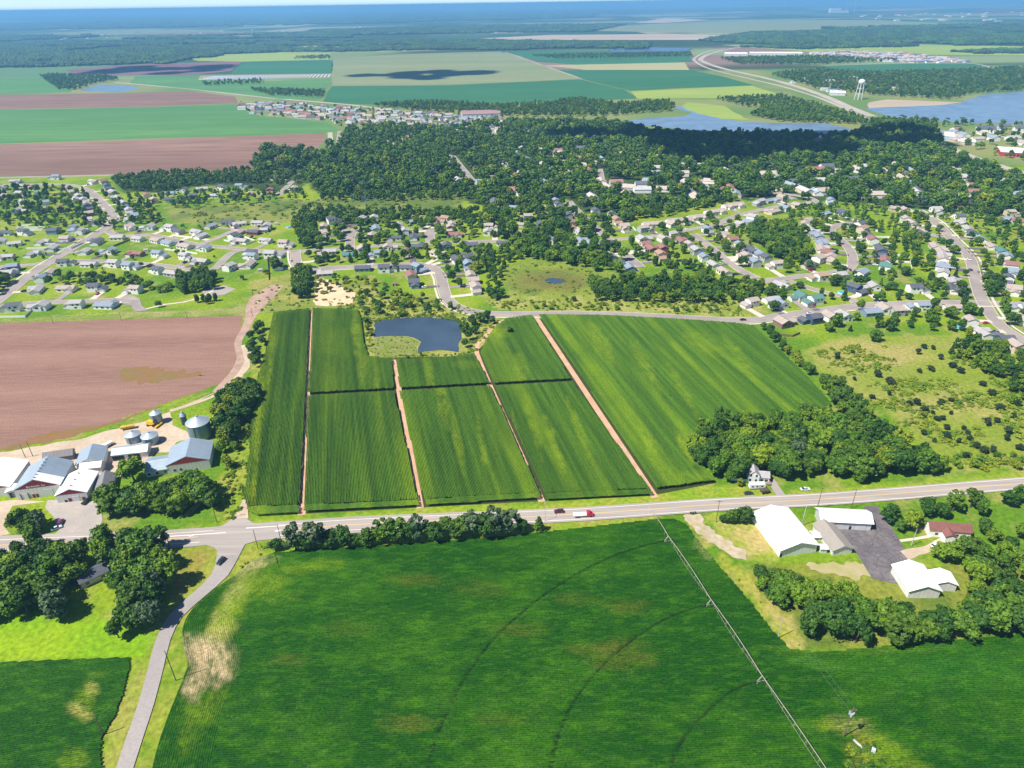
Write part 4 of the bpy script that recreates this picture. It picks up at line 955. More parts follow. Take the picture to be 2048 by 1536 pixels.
b2 = shed('farm_store', (41, 992), (126, 988), (153, 940), 'r', 6.0, 5.0, 'farm store with lettered maroon gable and row of roof vents', 'barn', slopes={-1: [(0, 1, galv)], 1: [(0, .30, white_roof), (.30, 1, galv)]}, gable_mat=maroon, vents=7,
          doors=[(-6.5, 3.2, 3.3, lgt), (-2.6, 1.2, 2.3, maroon), (-1.0, 1.0, 2.3, maroon), (4.5, 3.8, 4.2, lgt)])
for xx in (-8.2, -4.8): link('door_frame', MB().box(xx - .15, xx + .15, -b2['D'] / 2 - .3, -b2['D'] / 2 - .1, 0, 3.6).mesh('door_frame'), trim_m, b2)
tx = bpy.data.curves.new('gable_lettering', 'FONT'); tx.body = "Barthold's, Inc"; tx.size = 1.5; tx.align_x = 'CENTER'; tx.extrude = .02
_t = bpy.data.objects.new('t', tx); COL.objects.link(_t); bpy.context.view_layer.update(); _m = bpy.data.meshes.new_from_object(_t.evaluated_get(bpy.context.evaluated_depsgraph_get())); bpy.data.objects.remove(_t); _m.materials.clear()
lo = link('gable_lettering', _m, plain('letter_white', (.85, .82, .84), .5), b2, (0, -b2['D'] / 2 - .10, 6.5)); lo.rotation_euler = (R(90), 0, 0)
shed('loading_dock', (20, 992), (41, 993), (47, 981), 'r', 4.0, .8, 'low white loading dock with dark dock door', 'dock', doors=[(0, 3.2, 3.2, trim_m), (0, 2.6, 2.9, lgt)])
shed('quonset_shed', (92, 925), (148, 919), (153, 909), 'r', 3.4, 2.2, 'dark grey quonset shed behind the farm store', 'shed', wall=dark_steel, roofmat=dark_steel, ridge='h')
shed('farm_shop', (124, 994), (178, 999), (201, 957), 'r', 4.6, 3.0, 'white-roofed farm shop with plain maroon gable', 'barn', gable_mat=maroon, roofmat=white_roof, doors=[(-3.2, 1.2, 1.4, drk), (-1.2, 1.5, 2.2, maroon), (1.6, 3.2, 3.0, lgt), (5.0, 1.4, 2.0, maroon)], vents=3)
shed('link_shed', (165, 950), (205, 946), (212, 934), 'r', 4.2, 1.6, 'low white-roofed shed joining farm shop and barn', 'shed', ridge='h')
shed('barn', (158, 940), (210, 933), (218, 905), 'r', 4.2, 2.8, 'galvanised barn behind the white farm shop', 'barn', roofmat=galv)
shed('garage', (196, 983), (228, 981), (233, 955), 'r', 3.0, 2.6, 'small grey-roofed garage with maroon gable', 'garage', gable_mat=maroon, roofmat=plain('grey_felt', (.20, .20, .22), .9, var=.1), doors=[(0, 3.0, 2.4, lgt)])
shed('open_shed', (228, 922), (297, 914), (304, 898), 'r', 4.0, 1.8, 'long open-fronted shed with part white roof', 'shed', ridge='h', slopes={-1: [(0, .66, galv), (.66, 1, white_roof)], 1: [(0, 1, galv)]}, doors=[(-6, 6, 3.0, drk), (2, 6, 3.0, drk)])
shed('large_barn', (337, 949), (422, 936), (430, 898), 'r', 5.4, 4.0, 'large galvanised barn with red gable beside the wood', 'barn', roofmat=galv, gable_mat=plain('barn_red', (.33, .04, .04), .6), windows=[(-7, 1.4, 1.2, 1.2), (-4, 1.4, 1.2, 1.2)])
shed('low_barn', (296, 950), (338, 948), (345, 920), 'r', 3.6, 2.2, 'low galvanised barn wing with pale striped roof', 'barn', roofmat=galv, ridge='h', windows=[(-4, 1.2, 1.4, 1.2), (0, 1.2, 1.4, 1.2), (4, 1.2, 1.4, 1.2)])
# white sheds across the highway
shed('storage_shed', (1558, 1115), (1637, 1111), (1503, 1041), 'l', 4.4, 3.0, 'very long white steel shed beside the dirt drive', 'shed', roofmat=white_roof, wall=steel_w, doors=[(-8.2, 1.1, 2.2, drk)], ov=.7)
shed('shed_annex', (1626, 1083), (1642, 1082), (1619, 1072), 'l', 2.6, .5, 'small white lean-to on the long white shed', 'shed', ridge='h')
shed('shed_annex', (1640, 1106), (1652, 1105), (1636, 1098), 'l', 2.6, .4, 'small white box beside the long shed gable', 'shed', ridge='h')
shed('storage_shed', (1664, 1111), (1703, 1108), (1625, 1059), 'l', 3.2, 2.0, 'narrow white shed with tan shingle roof', 'shed', roofmat=tan_roof, ov=.6)
shed('storage_shed', (1640, 1056), (1734, 1050), (1629, 1031), 'l', 4.6, 2.2, 'white hip-ended shed facing the dark lot', 'shed', roofmat=white_roof, ridge='h', doors=[(2.0, 1.0, 2.1, drk), (-2.6, 3.6, 3.2, lgt), (7, 3.6, 3.2, lgt)], ov=.7)
shed('storage_shed', (1814, 1196), (1872, 1190), (1781, 1145), 'l', 4.2, 2.6, 'big white shed at the end of the dark lot', 'shed', roofmat=white_roof, wall=steel_w, ov=.6)
shed('shed_annex', (1866, 1180), (1904, 1174), (1852, 1155), 'l', 3.8, 1.6, 'white wing of the big shed under trees', 'shed', roofmat=white_roof)
rh = shed('brick_roof_house', (1856, 1072), (1930, 1066), (1847, 1056), 'l', 4.2, 2.2, 'white house with dark red roof beside the lot', 'house', wall=wall_m('w'), roofmat=surf('red_shingle', (.20, .085, .08), (.26, .115, .10), 1.5, (.15, .06, .06), .3, .4), ridge='h', windows=[(-5.5, 1.1, 1.3, 1.2), (3, 1.1, 1.5, 1.2), (6, 1.1, 1.3, 1.2)], doors=[(.5, 1.0, 2.1, drk)])
w_, r_ = MB(), MB(); gable(w_, r_, -3.6, .6, -7.0, -1.0, 4.1, .55, 'y'); link('porch_wing', w_.mesh('porch_wing'), wall_m('w'), rh); link('wing_roof', r_.mesh('wing_roof'), MATS['red_shingle'], rh)
fh = shed('farmhouse', (1495, 964), (1516, 962), (1492, 949), 'l', 4.6, 2.4, 'white two-storey farmhouse at the edge of the wood', 'house', wall=wall_m('w'), roofmat=roof_m('g'), windows=[(-1.6, 3.6, .9, 1.4), (1.2, 3.6, .9, 1.4), (-1.6, .8, .9, 1.4), (1.2, .8, .9, 1.4)], ov=.3)
BIG[-1] = (BIG[-1][0], BIG[-1][1], 5.5); W2 = fh['W'] / 2; w_, r_ = MB(), MB(); gable(w_, r_, W2 + .02, W2 + 5.0, -2.6, 3.0, 3.2, .7, 'x', .3); link('side_wing', w_.mesh('side_wing'), wall_m('w'), fh); link('wing_roof', r_.mesh('wing_roof'), roof_m('g'), fh)
link('window', WIN, glass_m, fh, (W2 + 1.5, -2.66, .9)); link('window', WIN, glass_m, fh, (W2 + 3.6, -2.66, .9))
link('porch', MB().box(-W2 - 8.5, -W2 - .05, -3.2, -2.9, 0, 1.5).mesh('porch'), wall_m('w'), fh)
shed('dark_roof_house', (165, 1178), (228, 1166), (156, 1160), 'l', 3.2, 2.0, 'dark grey-roofed house hidden among big trees', 'house', roofmat=roof_m('d'), wall=wall_m('c'), ridge='h', windows=[(-3, 1, 1.4, 1.2), (3, 1, 1.4, 1.2)])
_q = G(188, 1192); BIG.append((_q.x, _q.y, 11)); _q = G(204, 1218); BIG.append((_q.x, _q.y, 12)); _q = G(300, 940); BIG.append((_q.x, _q.y, 8))
# far single buildings
shed('school', (925, 236), (1003, 234), (922, 228), 'l', 7, 2.0, 'long school with red roof in the distant estate', 'school', roofmat=plain('school_red', (.33, .20, .21), .8, var=.1), ridge='h', windows=[(x, 2, 3, 2) for x in range(-40, 41, 10)])
ch = shed('church', (1600, 296), (1665, 294), (1595, 289), 'l', 4, 3, 'low church with a big taupe pyramid roof in the dark wood', 'church', roofmat=roof_m('t'), ridge='h')
link('steep_roof', mesh_of('steep_roof', [(-13, -13, 5), (13, -13, 5), (13, 13, 5), (-13, 13, 5), (0, 0, 18)], [(0, 1, 4), (1, 2, 4), (2, 3, 4), (3, 0, 4)]), roof_m('r'), ch, (4, 0, 0))
link('gable_window', mesh_of('gable_window', [(-3, -3.6, 14), (3, -3.6, 14), (0, -1.2, 19), (-3, 2, 14), (3, 2, 14)], [(0, 1, 2), (1, 4, 2), (4, 3, 2), (3, 0, 2)]), wall_m('w'), ch, (4, 0, 0))
shed('store', (2000, 312), (2070, 318), (1992, 301), 'l', 6, .6, 'flat-roofed red and white store by the main road', 'store', wall=plain('store_red', (.5, .05, .06), .6), roofmat=white_roof, ridge='h', windows=[(x, .6, 3.2, 3.2) for x in (-14, -9, -4, 1, 6)])
shed('warehouse', (1888, 281), (1908, 283), (1886, 272), 'l', 7, 1, 'blue-white flat warehouse at the dark wood edge', 'warehouse', ridge='h', wall=plain('pale_blue_siding', (.42, .56, .70), .6))
shed('warehouse', (1915, 289), (1950, 291), (1913, 283), 'l', 5, 1, 'cream flat-roofed building by the shore road', 'warehouse', ridge='h', wall=wall_m('c'))
shed('restaurant', (1952, 265), (1990, 266), (1950, 259), 'l', 6, 4, 'dark-roofed lakeside hall by the shore', 'hall', ridge='h', roofmat=roof_m('d'), wall=wall_m('w'))
shed('warehouse', (1450, 112), (1495, 112), (1448, 109), 'l', 9, 2, 'long pale warehouse beside the divided highway', 'warehouse', ridge='h')
shed('warehouse', (1500, 111), (1605, 111), (1498, 108), 'l', 9, 2, 'very long white warehouse behind the divided highway', 'warehouse', ridge='h')
shed('warehouse', (1660, 191), (1690, 191), (1658, 187), 'l', 7, 2, 'low white building near the water tower', 'warehouse', ridge='h')

# grain bins
def grain_bin(px, py, dia, wall_h, cone_h, label, dark=False):
    p = G(px, py); e = empty('grain_bin', (p.x, p.y, 0)); tag(e, label, 'grain bin', 'grain bins at the farm'); BIG.append((p.x, p.y, dia / 2 + 2))
    n = 28; r = dia / 2; sm = plain('bin_steel_dark', (.10, .13, .18), .5, .4, .1) if dark else plain('bin_steel', (.22, .31, .41), .42, .55, .12, .5)
    k = max(3, int(wall_h / 1.1)); V, Fc = [], []
    for i in range(k):                     # corrugated rings as relief
        for z, rr in ((i / k * wall_h, r), ((i + .5) / k * wall_h, r + .05), ((i + .93) / k * wall_h, r)):
            V += [(rr * math.cos(2 * math.pi * q / n), rr * math.sin(2 * math.pi * q / n), z) for q in range(n)]
    m = len(V) // n
    Fc = [(a * n + q, a * n + (q + 1) % n, (a + 1) * n + (q + 1) % n, (a + 1) * n + q) for a in range(m - 1) for q in range(n)]
    link('bin_wall', mesh_of('bin_wall', V, Fc, True), sm, e)
    ro = r + .25; V = [(ro * math.cos(2 * math.pi * q / n), ro * math.sin(2 * math.pi * q / n), wall_h - .15) for q in range(n)] + [(.6 * math.cos(2 * math.pi * q / n), .6 * math.sin(2 * math.pi * q / n), wall_h + cone_h) for q in range(n)]
    cone = link('cone_roof', mesh_of('cone_roof', V, [(q, (q + 1) % n, n + (q + 1) % n, n + q) for q in range(n)] + [tuple(range(n, 2 * n))]), plain('bin_roof', (.40, .47, .54), .45, .3, .1, .8), e)
    link('roof_cap', MB().tube((0, 0, wall_h + cone_h - .05), (0, 0, wall_h + cone_h + .5), .7, .5, 10).mesh('roof_cap'), MATS['bin_roof'], cone)
    link('ladder', MB().box(-.25, .25, -r - .16, -r - .08, 0, wall_h).mesh('ladder'), trim_m, e)
    link('hatch', MB().box(-.5, .5, -r - .1, -r + .05, .4, 1.9).mesh('hatch'), MATS['bin_roof'], e, None, .6)
    return e
grain_bin(403, 872, 12.6, 10, 3.2, 'largest steel grain bin, beside the dark trees')
grain_bin(316, 845, 6.2, 6.8, 1.7, 'tall narrow steel grain bin by the ploughed field')
grain_bin(269, 881, 8.2, 4.6, 1.7, 'short steel grain bin behind the open shed, nearer the white trailer')
grain_bin(303, 885, 8.8, 5.0, 1.8, 'short steel grain bin behind the open shed, nearer the largest bin')
grain_bin(370, 848, 3.4, 6.0, 2.2, 'slim dark feed bin beside the largest bin', True)
# ------------------------------------------------------------------ vehicles
tyre_m = plain('tyre', (.02, .02, .022), .8); carglass = plain('car_glass', (.02, .03, .04), .05, spec=.6); lamp_m = plain('lamp_lens', (.7, .68, .6), .2)
def car_paint(n, c): return plain('car_paint_' + n, c, .28, .1, spec=.5)
def extr(prof, w, taper=0.0, zc=0):
    """side profile (x,z) extruded over the width, upper part drawn in"""
    n = len(prof); zm = max(z for _, z in prof); v = []
    for s in (-1, 1):
        for x, z in prof: v.append((x, s * (w / 2 - taper * max(0, (z - zc)) / max(zm - zc, .01)), z))
    f = [(i, (i + 1) % n, n + (i + 1) % n, n + i) for i in range(n)] + [tuple(range(n)), tuple(range(n, 2 * n))[::-1]]
    me = mesh_of('body', v, f); bm = bmesh.new(); bm.from_mesh(me); bmesh.ops.recalc_face_normals(bm, faces=bm.faces); bm.to_mesh(me); bm.free(); return me
BODY = {'sedan': extr([(-2.35, .3), (2.3, .3), (2.38, .6), (2.2, .85), (1.1, .98), (-1.75, 1.02), (-2.3, .95), (-2.4, .6)], 1.8, .12, .6),
        'suv': extr([(-2.35, .35), (2.3, .35), (2.38, .7), (2.25, 1.0), (1.2, 1.12), (-2.25, 1.18), (-2.4, .7)], 1.9, .1, .7),
        'pickup': extr([(-2.8, .45), (2.7, .45), (2.78, .8), (2.65, 1.1), (1.4, 1.18), (-.3, 1.2), (-.34, 1.12), (-2.8, 1.12)], 1.95, .06, .8)}
CAB = {'sedan': extr([(-1.75, 1.0), (1.1, .97), (.45, 1.42), (-.9, 1.46)], 1.62, .2, 1.0), 'suv': extr([(-2.25, 1.16), (1.2, 1.1), (.55, 1.68), (-1.9, 1.72)], 1.72, .18, 1.1), 'pickup': extr([(-.35, 1.16), (1.4, 1.16), (.8, 1.75), (-.2, 1.78)], 1.76, .16, 1.2)}
TOP = {'sedan': MB().box(-.85, .4, -.58, .58, 1.45, 1.5).mesh('car_roof'), 'suv': MB().box(-1.85, .5, -.66, .66, 1.71, 1.76).mesh('car_roof'), 'pickup': MB().box(-.18, .76, -.68, .68, 1.77, 1.82).mesh('car_roof')}
def wheel_mesh(r=.34, w=.24):
    return MB().tube((0, -w / 2, 0), (0, w / 2, 0), r, r, 14).mesh('wheel')
WH = wheel_mesh(); RIM = MB().tube((0, -.135, 0), (0, .135, 0), .2, .2, 10).mesh('rim'); rim_m = plain('rim_alloy', (.45, .46, .48), .3, .6); HL = MB().box(-.04, .04, -.2, .2, -.09, .09).mesh('headlight')
def vehicle(px, py, rz, kind, cname, c, label, cat='car', z=.2, scale=1.0, xy=None):
    p = G(px, py) if xy is None else Vector((*xy, 0)); e = empty('parked_car' if 'parked' in label else kind + '_car', (p.x, p.y, z), R(rz)); e.scale = (scale,) * 3
    m = car_paint(cname, c)
    link('body', BODY[kind], m, e); link('cabin_glass', CAB[kind], carglass, e); link('car_roof', TOP[kind], m, e)
    L = 1.5 if kind != 'pickup' else 1.75
    for x in (-L, L):
        for y in (-.82, .82): link('rim', RIM, rim_m, link('wheel', WH, tyre_m, e, (x, y, .34)))
    for y in (-.6, .6): link('headlight', HL, lamp_m, e, (2.36 if kind != 'pickup' else 2.76, y, .72))
    tag(e, label, cat, None); return e
vehicle(1118, 1025.5, 183, 'suv', 'maroon', (.12, .02, .06), 'dark maroon car driving on the highway', z=.32)
vehicle(443, 1125, 250, 'suv', 'dark_teal', (.03, .05, .07), 'dark car stopped on the side road at the junction', z=.32)
vehicle(1497, 988, 5, 'sedan', 'graphite', (.05, .06, .08), 'dark grey car parked on the farmhouse lawn', z=.05)
vehicle(1610, 980, 3, 'sedan', 'white', (.8, .8, .8), 'white car parked on the verge before the wood', z=.05)
vehicle(114, 1058, 40, 'sedan', 'ice', (.62, .72, .80), 'pale silver car parked at the farm forecourt edge', z=.12)
vehicle(122, 1047, 100, 'suv', 'plum', (.17, .04, .14), 'plum car parked under the forecourt tree', z=.12)
vehicle(174, 1004, 80, 'pickup', 'black', (.02, .02, .025), 'black pickup parked beside the farm shop', 'pickup', z=.12)
vehicle(1870, 1092, 30, 'suv', 'white', (.8, .8, .8), 'white car on the drive of the red-roofed house', z=.05)
vehicle(1536, 965, 80, 'pickup', 'tan', (.32, .24, .18), 'tan pickup parked beside the farmhouse wing', 'pickup', z=.05)
vehicle(1485, 918, 120, 'suv', 'white', (.8, .8, .8), 'white van in the clearing behind the farmhouse', 'van', z=.05, scale=1.15)
for i, (x, y, rz, k, cn, c, lb) in enumerate([(1411, 459, 25, 'suv', 'crimson', (.30, .02, .04), 'crimson car parked before the townhouses'), (766, 531, 3, 'sedan', 'dark_red', (.2, .04, .05), 'dark red car on the street above the pond'), (792, 530.5, 3, 'sedan', 'silver', (.55, .56, .58), 'silver car on the street above the pond'),
    (1626, 611, 80, 'suv', 'red', (.5, .02, .05), 'bright red car parked at the green-roofed house'), (1486, 641, 4, 'sedan', 'black', (.02, .02, .025), 'black car on the curving street by the corn'), (1971, 647, 10, 'sedan', 'scarlet', (.55, .02, .08), 'scarlet car parked beside the junction house'),
    (222, 447, 50, 'suv', 'black', (.02, .02, .025), 'black car parked at the street bend'), (212, 452, 20, 'suv', 'graphite', (.05, .06, .08), 'grey car parked at the street bend'), (582, 523, 90, 'suv', 'white', (.8, .8, .8), 'white car parked at the street corner by the hedge'), (630, 536, 0, 'suv', 'teal', (.04, .2, .2), 'teal car parked beside the footpath'),
    (1938, 520, 80, 'pickup', 'white', (.8, .8, .8), 'white pickup parked on the wide street'), (885, 526, 20, 'suv', 'white', (.8, .8, .8), 'white car parked in a short drive'), (1667, 514, 5, 'pickup', 'white', (.8, .8, .8), 'white motorhome parked beside a red roof'), (1620, 628, 8, 'sedan', 'white', (.8, .8, .8), 'white car parked before the corn corner houses'),
    (1545, 470, 30, 'sedan', 'silver', (.55, .56, .58), 'silver car parked near the grove'), (1700, 541, 80, 'sedan', 'maroon', (.12, .02, .06), 'maroon car on the curved street'), (1941, 541, 85, 'sedan', 'graphite', (.05, .06, .08), 'grey car on the wide street'), (1917, 560, 5, 'sedan', 'white', (.8, .8, .8), 'white car parked on a lawn drive'),
    (2040, 647, 5, 'suv', 'white', (.8, .8, .8), 'white car at the last corner drive'), (130, 485, 10, 'sedan', 'silver', (.55, .56, .58), 'silver car in the estate drive'), (55, 483, 10, 'suv', 'dark_teal', (.03, .05, .07), 'dark teal car in the estate drive'), (178, 482, 35, 'sedan', 'white', (.8, .8, .8), 'white car on the climbing street')]):
    vehicle(x, y, rz, k, cn, c, lb, 'car', z=.22)
# cars standing in driveways: too small in the picture for separate parts
def one_mesh_car(kind):
    me = bpy.data.meshes.new('parked_car'); bm = bmesh.new()
    for k, src in ((0, BODY[kind]), (1, CAB[kind]), (0, TOP[kind])):
        n = len(bm.faces); bm.from_mesh(src); bm.faces.ensure_lookup_table()
        for f in bm.faces[n:]: f.material_index = k
    for x in (-1.5, 1.5):
        for y in (-.82, .82):
            n, nv = len(bm.faces), len(bm.verts); bm.from_mesh(WH); bm.faces.ensure_lookup_table(); bm.verts.ensure_lookup_table()
            for v in bm.verts[nv:]: v.co += Vector((x, y, .34))
            for f in bm.faces[n:]: f.material_index = 2
    bm.to_mesh(me); bm.free(); me.materials.append(car_paint('white', (.8, .8, .8))); me.materials.append(carglass); me.materials.append(tyre_m); return me
ONE = {k: one_mesh_car(k) for k in ('sedan', 'suv', 'pickup')}
PAINT = [('white', (.8, .8, .8)), ('silver', (.55, .56, .58)), ('black', (.02, .02, .025)), ('graphite', (.05, .06, .08)), ('crimson', (.30, .02, .04)), ('navy', (.03, .05, .16)), ('tan', (.32, .24, .18))]
for x, y, rz, where in DRIVE_CARS:
    k = random.choice(('sedan', 'suv', 'suv', 'pickup')); cn, c = random.choice(PAINT)
    o = link('parked_car', ONE[k], None, None, (x, y, .36), R(rz)); o.material_slots[0].link = 'OBJECT'; o.material_slots[0].material = car_paint(cn, c)
    tag(o, '%s %s standing in a driveway %s' % (cn, {'sedan': 'saloon car', 'suv': 'tall car', 'pickup': 'pickup'}[k], where), 'car', 'cars in driveways ' + where)
# red truck with a white flat bed on the highway
p = G(1168, 1033); e = empty('flatbed_truck', (p.x, p.y, .32), R(4)); tag(e, 'red truck hauling a white flat bed on the highway', 'truck')
link('cab', extr([(1.2, .6), (4.3, .6), (4.35, 1.2), (4.2, 1.6), (3.3, 1.75), (2.7, 2.7), (1.3, 2.75)], 2.3, .12, 1.6), car_paint('truck_red', (.58, .02, .07)), e)
link('windscreen', MB().box(2.9, 3.2, -.95, .95, 1.85, 2.45).mesh('windscreen'), carglass, e)
link('flat_bed', MB().box(-5.2, 1.1, -1.2, 1.2, 1.0, 1.5).mesh('flat_bed'), plain('bed_white', (.8, .8, .78), .5), e)
for x in (-3.6, -2.6, 3.2):
    for y in (-1.05, 1.05): link('wheel', wheel_mesh(.5, .3), tyre_m, e, (x, y, .5))
for y in (-.8, .8): link('headlight', HL, lamp_m, e, (4.37, y, .95))
# caravan
p = G(1513, 976); e = empty('caravan', (p.x, p.y, .05), R(3)); tag(e, 'white travel trailer parked before the farmhouse', 'caravan')
link('body', extr([(-4, .6), (3.4, .6), (4.0, 1.2), (4.1, 2.2), (3.6, 3.0), (-4, 3.1)], 2.4, .08, 2.5), plain('caravan_white', (.82, .82, .8), .4), e)
for x in (-2.6, -.4, 2.2): link('window', MB().box(-.5, .5, -1.26, -1.19, 1.5, 2.2).mesh('window'), glass_m, e, (x, 0, 0))
link('door', MB().box(.6, 1.3, -1.25, -1.19, .7, 2.6).mesh('door'), lgt, e)
for y in (-1.0, 1.0):
    for x in (-.6, .3): link('wheel', WH, tyre_m, e, (x, y, .34))
link('hitch', MB().box(4.0, 5.2, -.08, .08, .5, .65).mesh('hitch'), trim_m, e)
def trailer(px, py, rz, label, c, L=6):
    p = G(px, py); e = empty('farm_wagon', (p.x, p.y, .1), R(rz)); tag(e, label, 'wagon')
    link('bed', extr([(-L / 2, 1.0), (L / 2, 1.0), (L / 2 + .4, 2.2), (-L / 2 - .4, 2.2)], 2.3, -.1, 1.0), plain('wagon_' + label.split()[0], c, .6, var=.15), e)
    for x in (-L / 3, L / 3):
        for y in (-1, 1): link('wheel', wheel_mesh(.45, .3), tyre_m, e, (x, y, .45))
    link('drawbar', MB().box(L / 2, L / 2 + 1.8, -.06, .06, .6, .75).mesh('drawbar'), trim_m, e)
trailer(216, 893, 60, 'white box trailer parked behind the open shed', (.78, .78, .76), 5)
trailer(257, 858, 20, 'yellow grain wagon beside the farm lane', (.55, .36, .06), 7)
trailer(1528, 986, 10, 'dark utility trailer parked on the farmhouse lawn', (.10, .08, .06), 3.5)
p = G(306, 851); e = empty('combine_harvester', (p.x, p.y, .1), R(-15)); tag(e, 'yellow combine harvester parked below the tall bin', 'harvester'); ym = plain('combine_yellow', (.68, .42, .02), .5, var=.15)
link('body', extr([(-3.2, 1.2), (2.0, 1.0), (2.4, 2.2), (1.4, 3.0), (-2.8, 3.2)], 2.8, .2, 2.0), ym, e); link('cab', MB().box(1.5, 3.0, -.9, .9, 1.8, 3.6).mesh('cab'), carglass, e)
link('header', MB().box(3.6, 4.8, -2.8, 2.8, .4, 1.2).mesh('header'), ym, e); link('auger', MB().tube((-1, 1.2, 3.2), (-3.5, 3.4, 4.0), .25).mesh('auger'), ym, e)
for x, r in ((1.8, .9), (-2.4, .6)):
    for y in (-1.5, 1.5): link('wheel', wheel_mesh(r, .6), tyre_m, e, (x, y, r))

# ------------------------------------------------------------------ poles and wires
wood = plain('pole_wood', (.17, .12, .085), .9, var=.2); steel_pole = plain('pole_steel', (.55, .56, .57), .5, .3)
POLES = {}
def pole(key, px, py, h, label, lamp=False, transformer=False, arm=True, rz=0.0, mat=None):
    p = G(px, py); e = empty('utility_pole' if not lamp else 'street_lamp', (p.x, p.y, 0), rz); tag(e, label, 'pole' if not lamp else 'street lamp')
    m = mat or (steel_pole if lamp else wood)
    link('pole', MB().tube((0, 0, 0), (0, 0, h), .19 if not lamp else .12, .12 if not lamp else .07, 8).mesh('pole'), m, e)
    if lamp:
        la = link('lamp_arm', MB().tube((0, 0, h - .2), (0, 2.2, h + .3), .06).mesh('lamp_arm'), m, e); link('lamp_head', MB().box(-.15, .15, 2.0, 2.8, h + .22, h + .36).mesh('lamp_head'), m, la)
    elif arm:
        ca = link('crossarm', MB().box(-1.3, 1.3, -.07, .07, h - .75, h - .6).mesh('crossarm'), wood, e)
        for x in (-1.15, 0, 1.15): link('insulator', MB().tube((x, 0, h - .6 if x else h), (x, 0, h - .35 if x else h + .25), .07).mesh('insulator'), plain('insulator_grey', (.4, .4, .42), .4), ca)
    if transformer:
        for a in (0, 2.1, 4.2): link('transformer', MB().tube((.55 * math.cos(a), .55 * math.sin(a), h - 3.2), (.55 * math.cos(a), .55 * math.sin(a), h - 1.9), .36, .36, 12).mesh('transformer'), plain('transformer_grey', (.42, .45, .48), .4), e)
    POLES[key] = Vector((p.x, p.y, h)); return e
pole('a', 352, 1361, 16, 'tall leaning wooden pole beside the curving soybean rows', arm=False)
pole('b', 207, 1470, 9, 'wooden pole at the edge of the small soybean field', arm=False)
pole('c', 434, 1045, 18, 'tall wooden pole before the farm trees')
pole('d', 516, 1097, 11, 'wooden pole on the corner verge by the junction', arm=False)
pole('e', 563, 1086, 11, 'wooden pole at the end of the roadside hedge', arm=False)
pole('f', 341, 1098, 9, 'wooden pole at the highway before the junction')
pole('g', 481, 872, 13, 'wooden pole between dark trees and corn', arm=False)
pole('h', 1686, 1476, 15, 'wooden pole with three transformers in the soybeans', transformer=True)
pole('i', 1556, 1276, 12, 'pale pole on the grassy corner of the soybean field', arm=False, mat=steel_pole)
pole('j', 1090, 1043, 9, 'steel street lamp beside the highway trees', lamp=True)
pole('k', 1633, 1022, 14, 'wooden pole beside the hip-ended white shed')
pole('l', 1702, 1018, 12, 'wooden pole behind the hip-ended white shed', arm=False)
pole('m', 1432, 1044, 13, 'wooden pole at the dirt drive entrance')
pole('n', 1603, 1052, 12, 'pale pole between two white sheds', arm=False, mat=steel_pole)
pole('o', 1822, 1092, 10, 'pale pole on the lawn of the red-roofed house', arm=False, mat=steel_pole)
pole('p', 51, 915, 9, 'wooden pole behind the white-roofed farm shed', arm=False)
pole('q', 66, 913, 10, 'slim wooden pole beside the quonset shed', arm=False)
for i, (x, y) in enumerate(((107, 647), (243, 641), (375, 638), (505, 632))):
    pole('x%d' % i, x, y, 7, 'small wooden pole on the ploughed field margin, %s' % ['behind the fenced house', 'behind the last cul-de-sac house', 'before the mown lawn', 'at the dirt track'][i], arm=False)
wire_m = plain('wire_aluminium', (.30, .31, .32), .5, .5)
def wire(a, b, label, dx=(0,), sag=.03):
    A, B = POLES[a], POLES[b]; e = empty('power_line', (0, 0, 0)); tag(e, label, 'cable')
    for o in dx:
        mb = MB(); prev = None; n = 10
        for i in range(n + 1):
            t = i / n; q = A.lerp(B, t) + Vector((o, 0, -.5 - 4 * sag * (B - A).length * t * (1 - t) * .25))
            if prev is not None: mb.tube(prev, q, .022, .022, 4, False)
            prev = q
        link('wire', mb.mesh('wire'), wire_m, e)
wire('h', 'i', 'power cable across the soybeans to the transformer pole', (-1.1, 1.1)); wire('a', 'b', 'single cable crossing the side road'); wire('d', 'e', 'cable between the two hedge corner poles'); wire('c', 'f', 'cable over the farm trees to the highway', (-.8, .8)); wire('m', 'k', 'cables along the white sheds', (-.8, .8)); wire('k', 'l', 'cable behind the hip-ended shed')
for a, b, l in (('x0', 'x1', 'first'), ('x1', 'x2', 'second'), ('x2', 'x3', 'third')): wire(a, b, l + ' span of cable along the ploughed field margin')

